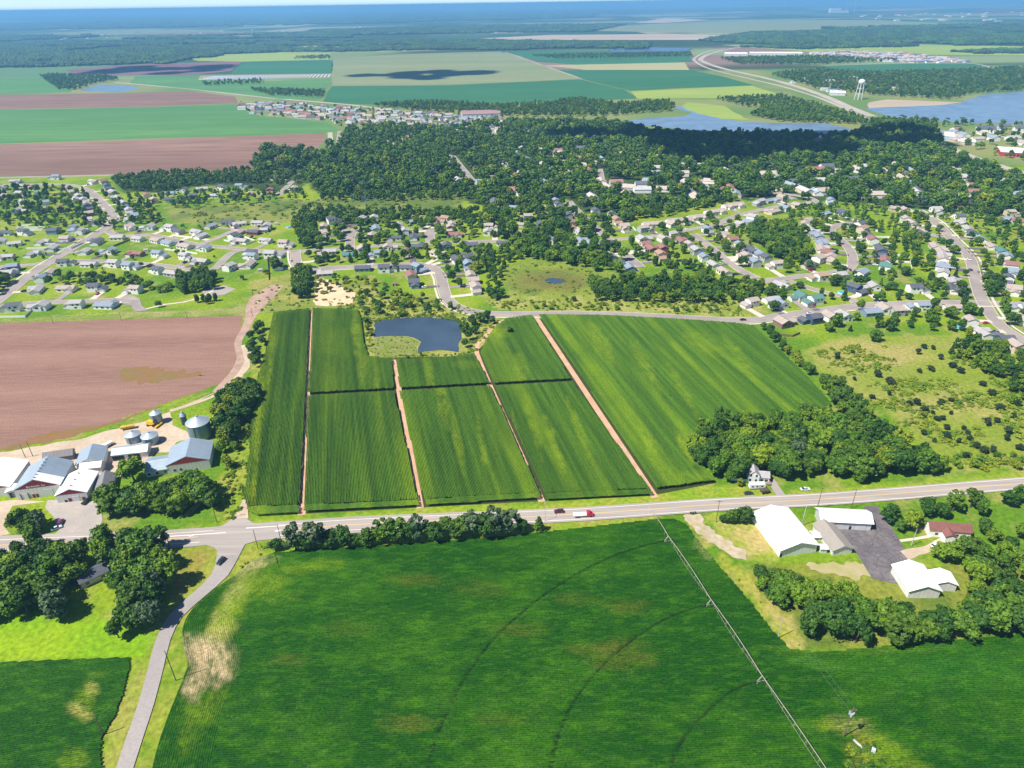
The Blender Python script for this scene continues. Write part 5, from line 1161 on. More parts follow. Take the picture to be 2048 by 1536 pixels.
# ------------------------------------------------------------------ centre pivot irrigator
e = empty('pivot_irrigator', (PIV.x, PIV.y, 0), math.atan2(TOW_DIR.y, TOW_DIR.x)); tag(e, 'long wheeled irrigation boom standing across the soybeans', 'irrigator')
ir = plain('galvanised_pipe', (.50, .47, .38), .5, .35, var=.1); r_prev = 0.0
for t in list(TOW) + [156.0]:
    n = max(3, int((t - r_prev) / 6)); arch = lambda q: 3.6 + .9 * math.sin(math.pi * (q - r_prev) / (t - r_prev))
    mb, tb, db = MB(), MB(), []
    for i in range(n):
        a, b = r_prev + (t - r_prev) * i / n, r_prev + (t - r_prev) * (i + 1) / n
        mb.tube((a, 0, arch(a)), (b, 0, arch(b)), .13, .13, 6, False)
        if t < 150:
            k0, k1 = arch(a) - 1.3 * math.sin(math.pi * i / n), arch(b) - 1.3 * math.sin(math.pi * (i + 1) / n)
            for s in (-1, 1):
                tb.tube((a, s * .9 * math.sin(math.pi * i / n), k0), (b, s * .9 * math.sin(math.pi * (i + 1) / n), k1), .04, .04, 4, False); tb.tube((b, 0, arch(b)), (b, s * .9 * math.sin(math.pi * (i + 1) / n), k1), .04, .04, 4, False)
    link('span_pipe', mb.mesh('span_pipe'), ir, e)
    if tb.v: link('truss', tb.mesh('truss'), ir, e)
    for i in range(1, 2 * n):
        q = r_prev + (t - r_prev) * i / (2 * n); link('drop_hose', MB().tube((0, 0, arch(q)), (0, 0, 1.2), .035, .035, 4).mesh('drop_hose'), ir, e, (q, .1, 0))
    if t < 150:
        tw = MB()
        for s in (-1, 1): tw.tube((t, s * 2.1, .7), (t, s * .2, 3.5), .09, .09, 5); tw.tube((t - .6, s * 2.1, .7), (t, 0, 3.5), .06, .06, 5)
        tw.tube((t, -2.2, .7), (t, 2.2, .7), .10, .10, 5); link('tower', tw.mesh('tower'), ir, e)
        for s in (-1, 1):
            w = link('wheel', wheel_mesh(.65, .35), tyre_m, e, (t, s * 2.1, .65)); w.rotation_euler = (0, 0, R(90))
    r_prev = t
link('pivot_stand', MB().tube((-.8, -.8, 0), (0, 0, 3.7), .1).tube((.8, -.8, 0), (0, 0, 3.7), .1).tube((0, .9, 0), (0, 0, 3.7), .1).mesh('pivot_stand'), ir, e)
p = G(1745, 1505); e = empty('control_box', (p.x, p.y, 0), R(-30)); tag(e, 'white pump control box below the transformer pole', 'control box'); link('cabinet', MB().box(-.6, .6, -.5, .5, .3, 2.0).mesh('cabinet'), plain('cabinet_white', (.5, .51, .54), .5), e); link('cabinet_door', MB().box(-.5, .5, -.56, -.505, .4, 1.9).mesh('cabinet_door'), lgt, e)
p = G(1716, 1492); e = empty('fuel_tank', (p.x, p.y, 0), R(-60)); tag(e, 'long pale tank beside the transformer pole', 'tank'); link('shell', MB().tube((-1.9, 0, .9), (1.9, 0, .9), .42, .42, 14).mesh('shell', True), plain('tank_pale', (.45, .44, .44), .5), e)
for x in (-1.5, 1.5): link('cradle', MB().box(x - .1, x + .1, -.5, .5, 0, .75).mesh('cradle'), trim_m, e)

# ------------------------------------------------------------------ water tower, stacks, solar panels, masts
p = G(1716, 199); e = empty('water_tower', (p.x, p.y, 0)); tag(e, 'white water tower on slender legs by the lake', 'water tower'); wt = plain('tower_white', (.80, .80, .80), .5)
V, n, prof = [], 20, [(0.2, 33.0), (4.5, 34.5), (7.2, 37.0), (7.6, 39.5), (6.6, 42.5), (3.6, 44.6), (.2, 45.3)]
for r, z in prof: V += [(r * math.cos(2 * math.pi * q / n), r * math.sin(2 * math.pi * q / n), z) for q in range(n)]
link('tank', mesh_of('tank', V, [(a * n + q, a * n + (q + 1) % n, (a + 1) * n + (q + 1) % n, (a + 1) * n + q) for a in range(len(prof) - 1) for q in range(n)], True), wt, e)
for k in range(6):
    a = k * math.pi / 3; link('leg', MB().tube((9.5 * math.cos(a), 9.5 * math.sin(a), 0), (6.6 * math.cos(a), 6.6 * math.sin(a), 37.5), .6, .5, 8).mesh('leg'), wt, e)
link('riser', MB().tube((0, 0, 0), (0, 0, 33.5), 1.3, 1.3, 10).mesh('riser'), wt, e)
rg = MB()
for z, r in ((13, 8.4), (25, 7.5)):
    for k in range(6): a, b = k * math.pi / 3, (k + 1) * math.pi / 3; rg.tube((r * math.cos(a), r * math.sin(a), z), (r * math.cos(b), r * math.sin(b), z), .25, .25, 5)
link('brace', rg.mesh('brace'), wt, e)
for px, lb in ((1692, 'taller dark-tipped smokestack on the hazy plain'), (1708, 'pale smokestack on the hazy plain')):
    p = G(px, 25); e = empty('smokestack', (p.x, p.y, 0)); tag(e, lb, 'chimney', 'power station stacks'); link('shaft', MB().tube((0, 0, 0), (0, 0, 205), 11, 7, 14).mesh('shaft', False), plain('stack_grey', (.36, .38, .42), .8), e); link('band', MB().tube((0, 0, 188), (0, 0, 204), 8.0, 7.4, 14).mesh('band'), wt, e)
p = G(1672, 26); e = empty('power_station', (p.x, p.y, 0)); tag(e, 'blocky power station beneath the smokestacks', 'power station'); link('boiler_house', MB().box(-110, 60, -40, 40, 0, 70).mesh('boiler_house'), wt, e); link('turbine_hall', MB().box(60.1, 190, -40, 40, 0, 34).mesh('turbine_hall'), wt, e)
pan = plain('solar_glass', (.05, .07, .12), .2, .2); A0, A1, B0 = G(398, 160.5), G(656, 155.5), G(432, 152.5)
for i in range(34):
    t = i / 33; a = A0.lerp(A1, t); b = B0.lerp(G(660, 149), t); d = (b - a).xy; L = d.length
    e = empty('solar_row', (a.x + d.x / 2, a.y + d.y / 2, 0), math.atan2(d.y, d.x)); tag(e, 'tilted row of solar panels in the far array', 'solar panel', 'solar rows of the far array')
    link('panel', mesh_of('panel', [(-L / 2, -2.6, .7), (L / 2, -2.6, .7), (L / 2, 2.4, 1.7), (-L / 2, 2.4, 1.7), (-L / 2, -2.6, .8), (L / 2, -2.6, .8), (L / 2, 2.4, 1.8), (-L / 2, 2.4, 1.8)], [(0, 3, 2, 1), (4, 5, 6, 7), (0, 1, 5, 4), (2, 3, 7, 6), (1, 2, 6, 5), (3, 0, 4, 7)]), plain('panel_pale', (.62, .66, .70), .3), e)
    link('post', MB().box(-L / 2 + 2, L / 2 - 2, -.1, .1, 0, 1.15).mesh('post'), trim_m, e)
sheet('solar_field', [(1215, 100), (1290, 96), (1385, 97), (1370, 104), (1225, 106)], pan, 'dark blue far solar field beyond the tree belt', z=2.5)

# ------------------------------------------------------------------ fences, sheds and garden things
vinyl = plain('vinyl_white', (.82, .82, .82), .5); cedar = plain('cedar_board', (.22, .13, .08), .8, var=.2)
def fence(pts, label, mat, h=1.8):
    W = GP(pts); e = empty('fence', (W[0].x, W[0].y, 0)); tag(e, label, 'fence')
    for a, b in zip(W[:-1], W[1:]):
        d = b - a; L = d.length; n = max(1, int(round(L / 4.5))); rz = math.atan2(d.y, d.x)
        pm = MB().box(.08, L / n - .08, -.05, .05, .05, h).mesh('fence_panel'); po = MB().box(-.08, .08, -.08, .08, 0, h + .15).mesh('fence_post')
        for i in range(n):
            q = a + d * (i / n) - W[0]
            link('fence_panel', pm, mat, e, (q.x, q.y, 0), rz); link('fence_post', po, mat, e, (q.x, q.y, 0), rz)
for pts, lb in (([(53, 498), (113, 497), (111, 489), (67, 490)], 'round a garden above the looping street'), ([(72, 502), (143, 498), (167, 487)], 'curving along the climbing street'), ([(-30, 636), (51, 635), (63, 622), (0, 622)], 'round the garden at the ploughed field'), ([(345, 472), (385, 477), (395, 471)], 'beside the joining street'),
                ([(448, 482), (492, 490), (511, 483), (489, 475)], 'round the corner garden below the court'), ([(1748, 475), (1777, 476), (1789, 489), (1765, 488)], 'round a square lawn past the grove'), ([(1777, 511), (1818, 513), (1824, 543)], 'along the back gardens past the grove'), ([(1787, 524), (1819, 526)], 'between two back gardens past the grove'),
                ([(1242, 464), (1249, 467), (1273, 464), (1265, 455)], 'round the corner patio by the straight street'), ([(330, 500), (360, 503), (395, 509)], 'between estate gardens')):
    fence(pts, 'white vinyl fence ' + lb, vinyl)
for pts, lb in (([(186, 492), (205, 482)], 'beside the climbing street'), ([(225, 495), (262, 480)], 'between estate gardens'), ([(535, 505), (538, 560)], 'beside the tall hedge by the estate'), ([(1838, 566), (1882, 566)], 'below the wide street gardens'), ([(2012, 460), (2048, 476)], 'round the far corner lawn'), ([(1560, 672), (1585, 674), (1600, 668)], 'behind the corn corner house')):
    fence(pts, 'dark wooden fence ' + lb, cedar)
def pool(px, py, r, lb):
    p = G(px, py); e = empty('garden_pool', (p.x, p.y, 0)); tag(e, lb, 'pool'); link('pool_wall', MB().tube((0, 0, 0), (0, 0, 1.2), r, r, 20).mesh('pool_wall'), plain('pool_rim', (.5, .7, .8), .5), e); link('pool_water', MB().tube((0, 0, 1.2), (0, 0, 1.24), r * .93, r * .93, 20).mesh('pool_water'), plain('pool_blue', (.05, .42, .62), .1), e)
pool(1684, 587, 3.4, 'round turquoise pool on a lawn by the dark blue house'); pool(1917, 655, 3.0, 'round pale blue pool beside the junction house'); pool(577, 455, 2.6, 'dark trampoline-sized pool on the bright lawn')
def garden_shed(px, py, lb, w='w', r='g'):
    p = G(px, py); e = empty('garden_shed', (p.x, p.y, 0), R(random.uniform(-20, 20))); tag(e, lb, 'shed'); a, b = MB(), MB(); gable(a, b, -2, 2, -1.5, 1.5, 2.2, .5, 'x', .2, .12); link('wall', a.mesh('wall'), wall_m(w), e); link('roof', b.mesh('roof'), roof_m(r), e); link('door', DOOR, lgt, e, (0, -1.56, .05))
garden_shed(293, 503, 'small white garden shed in the new estate'); garden_shed(521, 543, 'white garden shed by the tall hedge'); garden_shed(790, 571, 'rust red garden shed above the pond', 'm', 'r'); garden_shed(553, 450, 'pale garden shed on the bright lawn'); garden_shed(1756, 463, 'white garden shed beside the square lawn'); garden_shed(1330, 505, 'red garden shed among the red roofs', 'm', 'r'); garden_shed(1908, 652, 'grey garden shed by the junction pool', 'x', 'g')
for k, (x, y) in enumerate(((1381, 1028.5), (1385.5, 1028.2), (1390, 1027.8))):
    p = G(x, y); e = empty('mailbox', (p.x, p.y, 0)); tag(e, 'black mailbox in the row at the dirt drive', 'mailbox', 'mailboxes at the dirt drive'); link('post', MB().box(-.06, .06, -.06, .06, 0, 1.0).mesh('post'), wood, e); link('box', extr([(-.4, 1.0), (.4, 1.0), (.4, 1.35), (0, 1.5), (-.4, 1.35)], .4), black_m, e)
# ------------------------------------------------------------------ trees
def ico(sub):
    bm = bmesh.new(); bmesh.ops.create_icosphere(bm, subdivisions=sub, radius=1)
    v = np.array([x.co for x in bm.verts]); f = np.array([[x.index for x in q.verts] for q in bm.faces]); bm.free(); return v, f
ICO1, ICO2 = ico(1), ico(2)
def leaf_cards(c, r, n, size, g, squash=.8, up=.35):
    """n small bent leaf sprays spread over a lobe"""
    d = g.normal(size=(n, 3)); d[:, 2] += up; d /= np.linalg.norm(d, axis=1, keepdims=True)
    pos = c + d * (r * g.uniform(.82, 1.12, (n, 1))) * np.array((1, 1, squash))
    nr = d + g.normal(0, .55, (n, 3)); nr /= np.linalg.norm(nr, axis=1, keepdims=True)
    a = np.cross(nr, g.normal(size=(n, 3))); a /= np.linalg.norm(a, axis=1, keepdims=True); b = np.cross(nr, a)
    s = size * g.uniform(.6, 1.25, (n, 1)); k = s * g.uniform(.55, .9, (n, 1))
    V = np.stack([pos - a * s, pos - b * k + nr * .12 * s, pos + a * s, pos + b * k - nr * .1 * s], 1).reshape(-1, 3)
    i = np.arange(n) * 4
    return V, np.stack([i, i + 1, i + 2, i + 3], 1)
def crown_mesh(name, seed, style, lobes, cards, size):
    g = np.random.default_rng(seed); V, T, Q = [], [], []; b = 0; hz = 10.0
    def addlobe(c, r, sq=.8, nc=cards):
        nonlocal b
        v = ICO1[0] * (1 + g.normal(0, .14, (len(ICO1[0]), 1))) * r * .76 * np.array((1, 1, sq)) + c
        V.append(v); T.append(ICO1[1] + b); b += len(v)
        v, q = leaf_cards(c, r, nc, size, g, sq); V.append(v); Q.append(q + b); b += len(v)
    if style == 'round':
        W = g.uniform(3.3, 4.5); zc, zh = g.uniform(5.5, 6.2), g.uniform(3.0, 3.9); ax = g.uniform(.78, 1.28); ph = g.uniform(0, 6.28, 3)
        for k in range(lobes):
            th = 2.399963 * k + g.uniform(-.9, .9); z = 1 - 1.75 * (k + g.uniform(0, 1)) / lobes; rr = math.sqrt(max(0, 1 - z * z))
            f = g.uniform(.45, .8) * (1 + .28 * math.sin(2 * th + ph[0]) + .18 * math.sin(3 * th + ph[1] + 3 * z)); c = np.array((math.cos(th) * rr * W * f * ax, math.sin(th) * rr * W * f / ax, zc + z * zh * g.uniform(.6, 1.0)))
            addlobe(c, g.choice((.65, .9, 1.15, 1.4, 1.75)) * g.uniform(.85, 1.15), g.uniform(.65, .95))
        addlobe(np.array((g.uniform(-.8, .8), g.uniform(-.8, .8), zc)), 2.3, .9, 10)
    elif style == 'tall':
        W = g.uniform(2.3, 2.9)
        for k in range(lobes):
            z = 2.0 + 7.2 * (k + .5) / lobes; rr = W * math.sin(math.pi * min(1, (z - .8) / 9.2)) ** .7 * g.uniform(.45, .85); th = 2.399963 * k + g.uniform(-.4, .4)
            addlobe(np.array((math.cos(th) * rr, math.sin(th) * rr, z)), g.uniform(.9, 1.4), 1.0)
        addlobe(np.array((0, 0, 5.0)), 1.7, 1.7, 10)
    elif style == 'open':   # ragged crown with gaps
        W = g.uniform(3.2, 4.0)
        for k in range(int(lobes * .75)):
            th = g.uniform(0, 6.28); z = g.uniform(3.2, 9.3); rr = W * math.sqrt(max(.05, 1 - ((z - 6) / 4.2) ** 2)) * g.uniform(.35, .95)
            addlobe(np.array((math.cos(th) * rr, math.sin(th) * rr, z)), g.uniform(.7, 1.3), .75)
    elif style == 'conifer':
        for k in range(lobes):
            z = .8 + 8.8 * (k + .5) / lobes; rr = 2.7 * (1 - z / 10.4) * g.uniform(.5, .9); th = 2.399963 * k
            addlobe(np.array((math.cos(th) * rr, math.sin(th) * rr, z)), max(.35, 1.35 * (1 - z / 11)), .7)
        addlobe(np.array((0, 0, 3.4)), 1.5, 2.2, 12)
    else:                   # bush
        for k in range(lobes):
            th = g.uniform(0, 6.28); rr = 4.6 * math.sqrt(g.random()); addlobe(np.array((math.cos(th) * rr, math.sin(th) * rr, g.uniform(1.8, 6.2) * (1 - rr / 9))), g.uniform(1.4, 2.4), .9)
    V = np.concatenate(V); T = np.concatenate(T); Q = np.concatenate(Q)
    me = bpy.data.meshes.new(name); nl = T.size + Q.size
    me.vertices.add(len(V)); me.vertices.foreach_set('co', V.astype(np.float32).ravel())
    me.loops.add(nl); me.loops.foreach_set('vertex_index', np.concatenate([T.ravel(), Q.ravel()]).astype(np.int32))
    me.polygons.add(len(T) + len(Q)); me.polygons.foreach_set('loop_start', np.concatenate([np.arange(len(T)) * 3, T.size + np.arange(len(Q)) * 4]).astype(np.int32))
    me.update(calc_edges=True); return me
def trunk_mesh(name, seed, style):
    g = random.Random(seed); m = MB(); top = {'conifer': 8.5, 'bush': 2.0, 'tall': 7.0}.get(style, 5.2); r = .34 if style != 'bush' else .2
    pts = [Vector((0, 0, -.2))] + [Vector((g.uniform(-.25, .25) * k, g.uniform(-.25, .25) * k, top * k / 3)) for k in (1, 2, 3)]
    for i in range(3): m.tube(pts[i], pts[i + 1], r * (1 - i * .25), r * (.75 - i * .25) + .04, 7, False)
    if style != 'conifer':
        for k in range(5):
            a = k * 1.3 + g.uniform(-.3, .3); s = pts[2].lerp(pts[3], g.random() * .6) if style != 'bush' else pts[1]
            m.tube(s, s + Vector((math.cos(a) * 2.2, math.sin(a) * 2.2, 1.9)), .13, .05, 5, False)
    return m.mesh(name)
bark = plain('bark', (.11, .085, .06), .95, var=.25)
LEAF = {
 'dark': leaf_mat('leaf_dark_green', (.012, .050, .006), (.060, .150, .016), (.11, .185, .015)),
 'mid': leaf_mat('leaf_mid_green', (.026, .080, .006), (.115, .24, .015), (.17, .25, .015)),
 'bright': leaf_mat('leaf_bright_green', (.05, .12, .006), (.19, .325, .014), (.24, .31, .016)),
 'yellow': leaf_mat('leaf_yellow_green', (.10, .15, .008), (.24, .31, .014), (.26, .33, .016)),
 'silver': leaf_mat('leaf_grey_green', (.035, .075, .03), (.12, .19, .085), (.10, .15, .06)),
 'juniper': leaf_mat('leaf_juniper', (.012, .035, .012), (.035, .07, .025), (.06, .07, .03)),
 'plum': leaf_mat('leaf_plum', (.05, .008, .015), (.12, .02, .035), (.1, .03, .03)),
}
STY = ['round'] * 7 + ['tall'] * 3 + ['open'] * 4 + ['conifer'] * 2 + ['bush'] * 2
CROWN = [crown_mesh('crown', 100 + i, s, {'round': 34, 'tall': 22, 'open': 34, 'conifer': 26, 'bush': 16}[s], {'round': 58, 'tall': 52, 'open': 52, 'conifer': 46, 'bush': 52}[s], .47 if s != 'conifer' else .38) for i, s in enumerate(STY)]
for c in CROWN: c.materials.append(LEAF['mid'])
TRUNK = [trunk_mesh('trunk', 200 + i, s) for i, s in enumerate(STY)]
BYS = {s: [i for i, t in enumerate(STY) if t == s] for s in set(STY)}
COLW = {'dark': 'dark green', 'mid': 'green', 'bright': 'bright green', 'yellow': 'yellow-green', 'silver': 'silvery grey-green', 'juniper': 'dark juniper', 'plum': 'plum-leaved'}
STYW = {'round': 'broad', 'tall': 'slender tall', 'open': 'ragged open-crowned', 'conifer': 'conical', 'bush': 'low spreading'}
TREES = []   # (x, y, h, w, style, colour, where, cat)
WATER_W = [[tuple(p) for p in GP(q)] for q in (POND, LAKE_R, LAKE_M)]
def near_house(x, y, d):
    a = np.array(HOUSES); return np.min(np.hypot(a[:, 0] - x, a[:, 1] - y)) < d
def near_big(x, y):
    return any(math.hypot(x - a, y - b) < r * .8 for a, b, r in BIG)
def near_road(x, y, d): return np.min(np.hypot(ROADPTS[:, 0] - x, ROADPTS[:, 1] - y)) < d
def pick(r, weights):
    t = r.random() * sum(weights.values())
    for k, v in weights.items():
        t -= v
        if t <= 0: return k
    return k
BL = {'round': 5, 'open': 2.6, 'tall': 1.6, 'conifer': .25}; MIXC = {'dark': 3, 'mid': 4, 'bright': 2, 'yellow': .4}
def tree(px, py, h, where, style='round', colour='mid', w=1.0, cat='tree', xy=None):
    p = G(px, py) if xy is None else Vector((*xy, 0)); TREES.append((p.x, p.y, h, w, style, colour, where, cat))
def scatter(poly, spacing, hr, where, styles=BL, cols=MIXC, seed=1, avoid=True, cat='tree', wr=(.8, 1.25), prob=1.0, road_d=6.5, house_d=9.0, out=None, world=False):
    r = random.Random(seed); W = poly if world else [tuple(p) for p in GP(poly)]; A = np.array(W); lo, hi = A.min(0), A.max(0)
    nx, ny = int((hi[0] - lo[0]) / spacing) + 1, int((hi[1] - lo[1]) / spacing) + 1
    X, Y = np.meshgrid(np.arange(nx), np.arange(ny)); g = np.random.default_rng(seed)
    X = lo[0] + (X + .5 * (Y % 2) + g.uniform(-.36, .36, X.shape)) * spacing; Y = lo[1] + (Y + g.uniform(-.36, .36, Y.shape)) * spacing
    X, Y = X.ravel(), Y.ravel(); ok = inside(X, Y, W)
    for q in WATER_W: ok &= ~inside(X, Y, q)
    X, Y = X[ok], Y[ok]; ok = np.ones(len(X), bool)
    def far_from(P, d):
        P = P[(P[:, 0] > lo[0] - 20) & (P[:, 0] < hi[0] + 20) & (P[:, 1] > lo[1] - 20) & (P[:, 1] < hi[1] + 20)]
        k = np.ones(len(X), bool)
        for a in range(0, len(X), 2000):
            if len(P): k[a:a + 2000] = np.min((X[a:a + 2000, None] - P[None, :, 0]) ** 2 + (Y[a:a + 2000, None] - P[None, :, 1]) ** 2, axis=1) > d * d
        return k
    if avoid: ok = far_from(np.array(HOUSES), house_d) & far_from(ROADPTS, road_d)
    if where == 'in the forest':
        P = np.array(HOUSES); P = P[P[:, 1] < 1700]
        for a in range(0, len(X), 1500):
            dx, dy = X[a:a + 1500, None] - P[None, :, 0], P[None, :, 1] - Y[a:a + 1500, None]
            ok[a:a + 1500] &= ~np.any((np.abs(dx) < 6.5) & (dy > 0) & (dy < 15), axis=1)
        ok &= fbm(X / 55, Y / 70, 401) > .26
    for a, b, q in BIG: ok &= np.hypot(X - a, Y - b) > q * .8
    for x, y in zip(X[ok], Y[ok]):
        if prob < 1 and r.random() > prob: continue
        t = (x, y, r.uniform(*hr), r.uniform(*wr), pick(r, styles), pick(r, cols), where, cat)
        (TREES if out is None else out).append(t)
DARKC = {'dark': 5, 'mid': 3.4, 'bright': 1.0, 'yellow': .25}
# the wood beside the farmhouse
scatter([(1366, 893), (1400, 862), (1480, 850), (1560, 852), (1640, 842), (1700, 850), (1760, 872), (1830, 900), (1880, 925), (1900, 948), (1800, 958), (1700, 966), (1590, 970), (1545, 950), (1525, 940), (1490, 945), (1480, 958), (1440, 966), (1395, 925)], 7.4, (9, 14.5), 'in the dark wood beside the farmhouse', {'round': 6, 'open': 1, 'tall': 1}, {'dark': 4, 'mid': 4, 'bright': 2.6, 'yellow': .3, 'silver': .4}, 11, False)
scatter([(1640, 775), (1690, 775), (1720, 815), (1760, 850), (1700, 850), (1655, 810)], 7, (8, 12), 'in the spur of the wood along the meadow', BL, DARKC, 12, False)
for i in range(12):
    t = i / 11; tree(1525 + (1620 - 1525) * t + random.uniform(-6, 6), 660 + (750 - 660) * t, random.uniform(5, 9), 'in the hedge between corn and meadow', 'round', random.choice(('mid', 'dark', 'yellow')))
# hedge south of the highway
for x, y, h, s, c, w in ((553, 1100, 6, 'round', 'dark', 1), (592, 1098, 12, 'open', 'silver', .9), (632, 1095, 13, 'open', 'silver', .95), (612, 1099, 9, 'round', 'dark', .9), (662, 1092, 8, 'round', 'dark', 1.1), (690, 1090, 9, 'round', 'dark', 1.1), (712, 1090, 6, 'round', 'dark', 1), (740, 1088, 9, 'round', 'dark', .9), (770, 1085, 11, 'open', 'mid', 1), (795, 1083, 12, 'open', 'mid', 1), (820, 1082, 10, 'round', 'dark', 1), (838, 1080, 12, 'open', 'silver', .9), (868, 1078, 9, 'round', 'dark', 1.1), (898, 1076, 10, 'round', 'dark', 1), (922, 1074, 10, 'round', 'mid', 1), (945, 1072, 12, 'open', 'silver', 1), (968, 1070, 11, 'round', 'dark', 1), (992, 1068, 13, 'open', 'silver', 1), (1018, 1066, 12, 'open', 'silver', 1), (1042, 1064, 7, 'round', 'dark', .9), (1078, 1062, 8, 'conifer', 'dark', 1.2)):
    tree(x, y, h * 1.1, 'in the roadside hedge above the soybeans', s, c, w * 1.1)
# farm trees
scatter([(205, 1035), (300, 1032), (420, 1030), (432, 985), (420, 965), (330, 985), (215, 1003)], 6.3, (10, 13.5), 'in the grove before the farm buildings', {'round': 8, 'open': 1}, {'mid': 5, 'bright': 3, 'dark': 1.5}, 21, False)
tree(270, 962, 14.5, 'between the garage and the open shed', 'round', 'bright', 1.15)
for x, y, h, c in ((440, 835, 10, 'yellow'), (448, 868, 12, 'dark'), (462, 880, 11, 'dark'), (470, 810, 12, 'dark'), (455, 815, 10, 'mid'), (490, 795, 11, 'dark'), (500, 780, 10, 'dark'), (480, 845, 9, 'dark'), (445, 905, 8, 'mid'), (456, 935, 8, 'yellow'), (470, 900, 6, 'mid')): tree(x, y, h, 'beside the largest grain bin', 'round', c)
scatter([(438, 805), (500, 772), (515, 790), (490, 860), (455, 905), (432, 865)], 6.6, (8, 12), 'beside the largest grain bin', {'round': 5, 'open': 1}, {'dark': 5, 'mid': 2, 'yellow': .5}, 22, False)
for i in range(13): tree(505 + random.uniform(-3, 22), 660 + i * 6.0, random.uniform(5, 8.5), 'in the hedge between dirt track and corn', 'round', random.choice(('dark', 'dark', 'mid')))
for x, y, h, s, c in ((45, 1056, 11, 'round', 'mid'), (78, 1058, 11, 'round', 'silver'), (62, 1068, 10, 'round', 'mid'), (76, 1098, 13, 'tall', 'mid')): tree(x, y, h, 'on the lawn island of the farm forecourt', s, c)
# big trees round the dark-roofed house
scatter([(-150, 1135), (0, 1122), (60, 1118), (150, 1112), (240, 1098), (320, 1100), (335, 1150), (335, 1205), (310, 1270), (230, 1282), (215, 1255), (150, 1235), (70, 1240), (-150, 1255)], 7.2, (10, 16), 'among the big trees round the dark-roofed house', {'round': 6, 'open': 2, 'tall': 1}, {'dark': 3, 'mid': 4, 'bright': 1, 'silver': .7}, 31, False)
# trees round the white sheds
scatter([(1500, 1165), (1525, 1150), (1580, 1165), (1640, 1180), (1690, 1195), (1700, 1225), (1600, 1235), (1545, 1205)], 5.4, (7.5, 12), 'behind the long white shed', {'round': 8, 'bush': 2}, {'mid': 4, 'bright': 3, 'dark': 2}, 41, False)
scatter([(1590, 1255), (1690, 1240), (1800, 1240), (1900, 1235), (2150, 1215), (2150, 1262), (1900, 1283), (1750, 1288), (1620, 1288)], 6.4, (11, 15), 'in the dense belt above the soybeans', {'round': 8, 'open': 1}, {'dark': 4, 'mid': 4, 'bright': 1}, 42, False)
scatter([(1862, 1120), (1930, 1108), (1990, 1100), (2150, 1090), (2150, 1215), (1960, 1225), (1925, 1190), (1900, 1145)], 7.6, (8, 12), 'behind the big shed and red-roofed house', {'round': 8, 'conifer': 1}, {'dark': 3, 'mid': 4, 'bright': 2}, 43, False)
for x, y, h, s, c in ((1462, 1046, 8, 'round', 'mid'), (1488, 1045, 9, 'round', 'dark'), (1446, 1046, 5, 'round', 'dark')): tree(x, y, h, 'beside the dirt drive entrance', s, c)
for x, y, h, s, c in ((1775, 1045, 10, 'round', 'dark'), (1822, 1058, 11, 'round', 'bright'), (1800, 1062, 7, 'round', 'mid'), (1850, 1030, 10, 'round', 'dark'), (1880, 1035, 9, 'round', 'dark'), (1905, 1022, 11, 'open', 'mid'), (1940, 1015, 11, 'open', 'dark'), (1960, 1028, 9, 'round', 'mid'), (1965, 1065, 8, 'round', 'dark'), (1985, 1085, 8, 'round', 'mid'), (2015, 1012, 9, 'round', 'dark'), (2045, 1005, 10, 'round', 'mid'), (2080, 1005, 10, 'round', 'dark'), (2040, 1075, 8, 'round', 'mid')): tree(x, y, h, 'between the highway and the red-roofed house', s, c)
for x, y, h, c in ((1470, 954, 10, 'dark'), (1483, 943, 12, 'mid'), (1460, 964, 8, 'mid'), (1548, 946, 11, 'mid'), (1562, 957, 10, 'dark'), (1505, 938, 11, 'dark'), (1525, 940, 10, 'mid')): tree(x, y, h, 'close round the farmhouse', 'round', c)
tree(1478, 972, 4.5, 'on the farmhouse lawn edge', 'open', 'yellow', 1.2)
# round the square pond
for x, y, h, c in ((735, 660, 6, 'yellow'), (740, 672, 5, 'yellow'), (733, 648, 6, 'mid'), (930, 665, 9, 'mid'), (945, 652, 9, 'dark'), (960, 645, 9, 'mid'), (975, 638, 8, 'dark'), (985, 648, 6, 'mid'), (938, 680, 8, 'dark'), (930, 695, 7, 'mid'), (950, 668, 7, 'dark'), (1020, 668, 6, 'dark'), (842, 712, 3, 'dark'), (815, 718, 3, 'mid'), (800, 634, 5, 'mid'), (860, 630, 5, 'mid')): tree(x, y, h, 'beside the square pond', 'round', c)
# grassy middle distance
scatter([(600, 590), (640, 545), (720, 555), (760, 565), (820, 590), (880, 600), (920, 625), (800, 632), (725, 632), (715, 600), (690, 585)], 9, (2.5, 7), 'in the scrub above the square pond', {'round': 5, 'bush': 3}, {'mid': 4, 'yellow': 3, 'dark': 2}, 51)
scatter([(585, 545), (625, 545), (622, 600), (590, 600)], 5.5, (7, 11), 'beside the sandy lot', BL, DARKC, 52)
scatter([(960, 602), (1200, 600), (1560, 605), (1500, 630), (1300, 622), (1000, 618)], 8, (2.5, 5), 'in the scrub along the curving street', {'round': 3, 'bush': 4}, {'mid': 3, 'yellow': 4, 'dark': 1}, 53, prob=.75)
scatter([(1170, 575), (1260, 560), (1400, 560), (1480, 570), (1580, 580), (1570, 602), (1420, 608), (1200, 603)], 7, (6, 11), 'in the tree belt above the corn', BL, DARKC, 54)
scatter([(950, 500), (1020, 500), (1050, 515), (1010, 530), (1000, 580), (1020, 600), (960, 602), (975, 560), (960, 530)], 8, (5, 10), 'at the edge of the brown marsh', BL, DARKC, 55)
scatter([(1030, 505), (1160, 508), (1240, 535), (1250, 550), (1180, 540), (1060, 520)], 8, (7, 12), 'behind the brown marsh', BL, {'mid': 4, 'bright': 3, 'dark': 2}, 56)
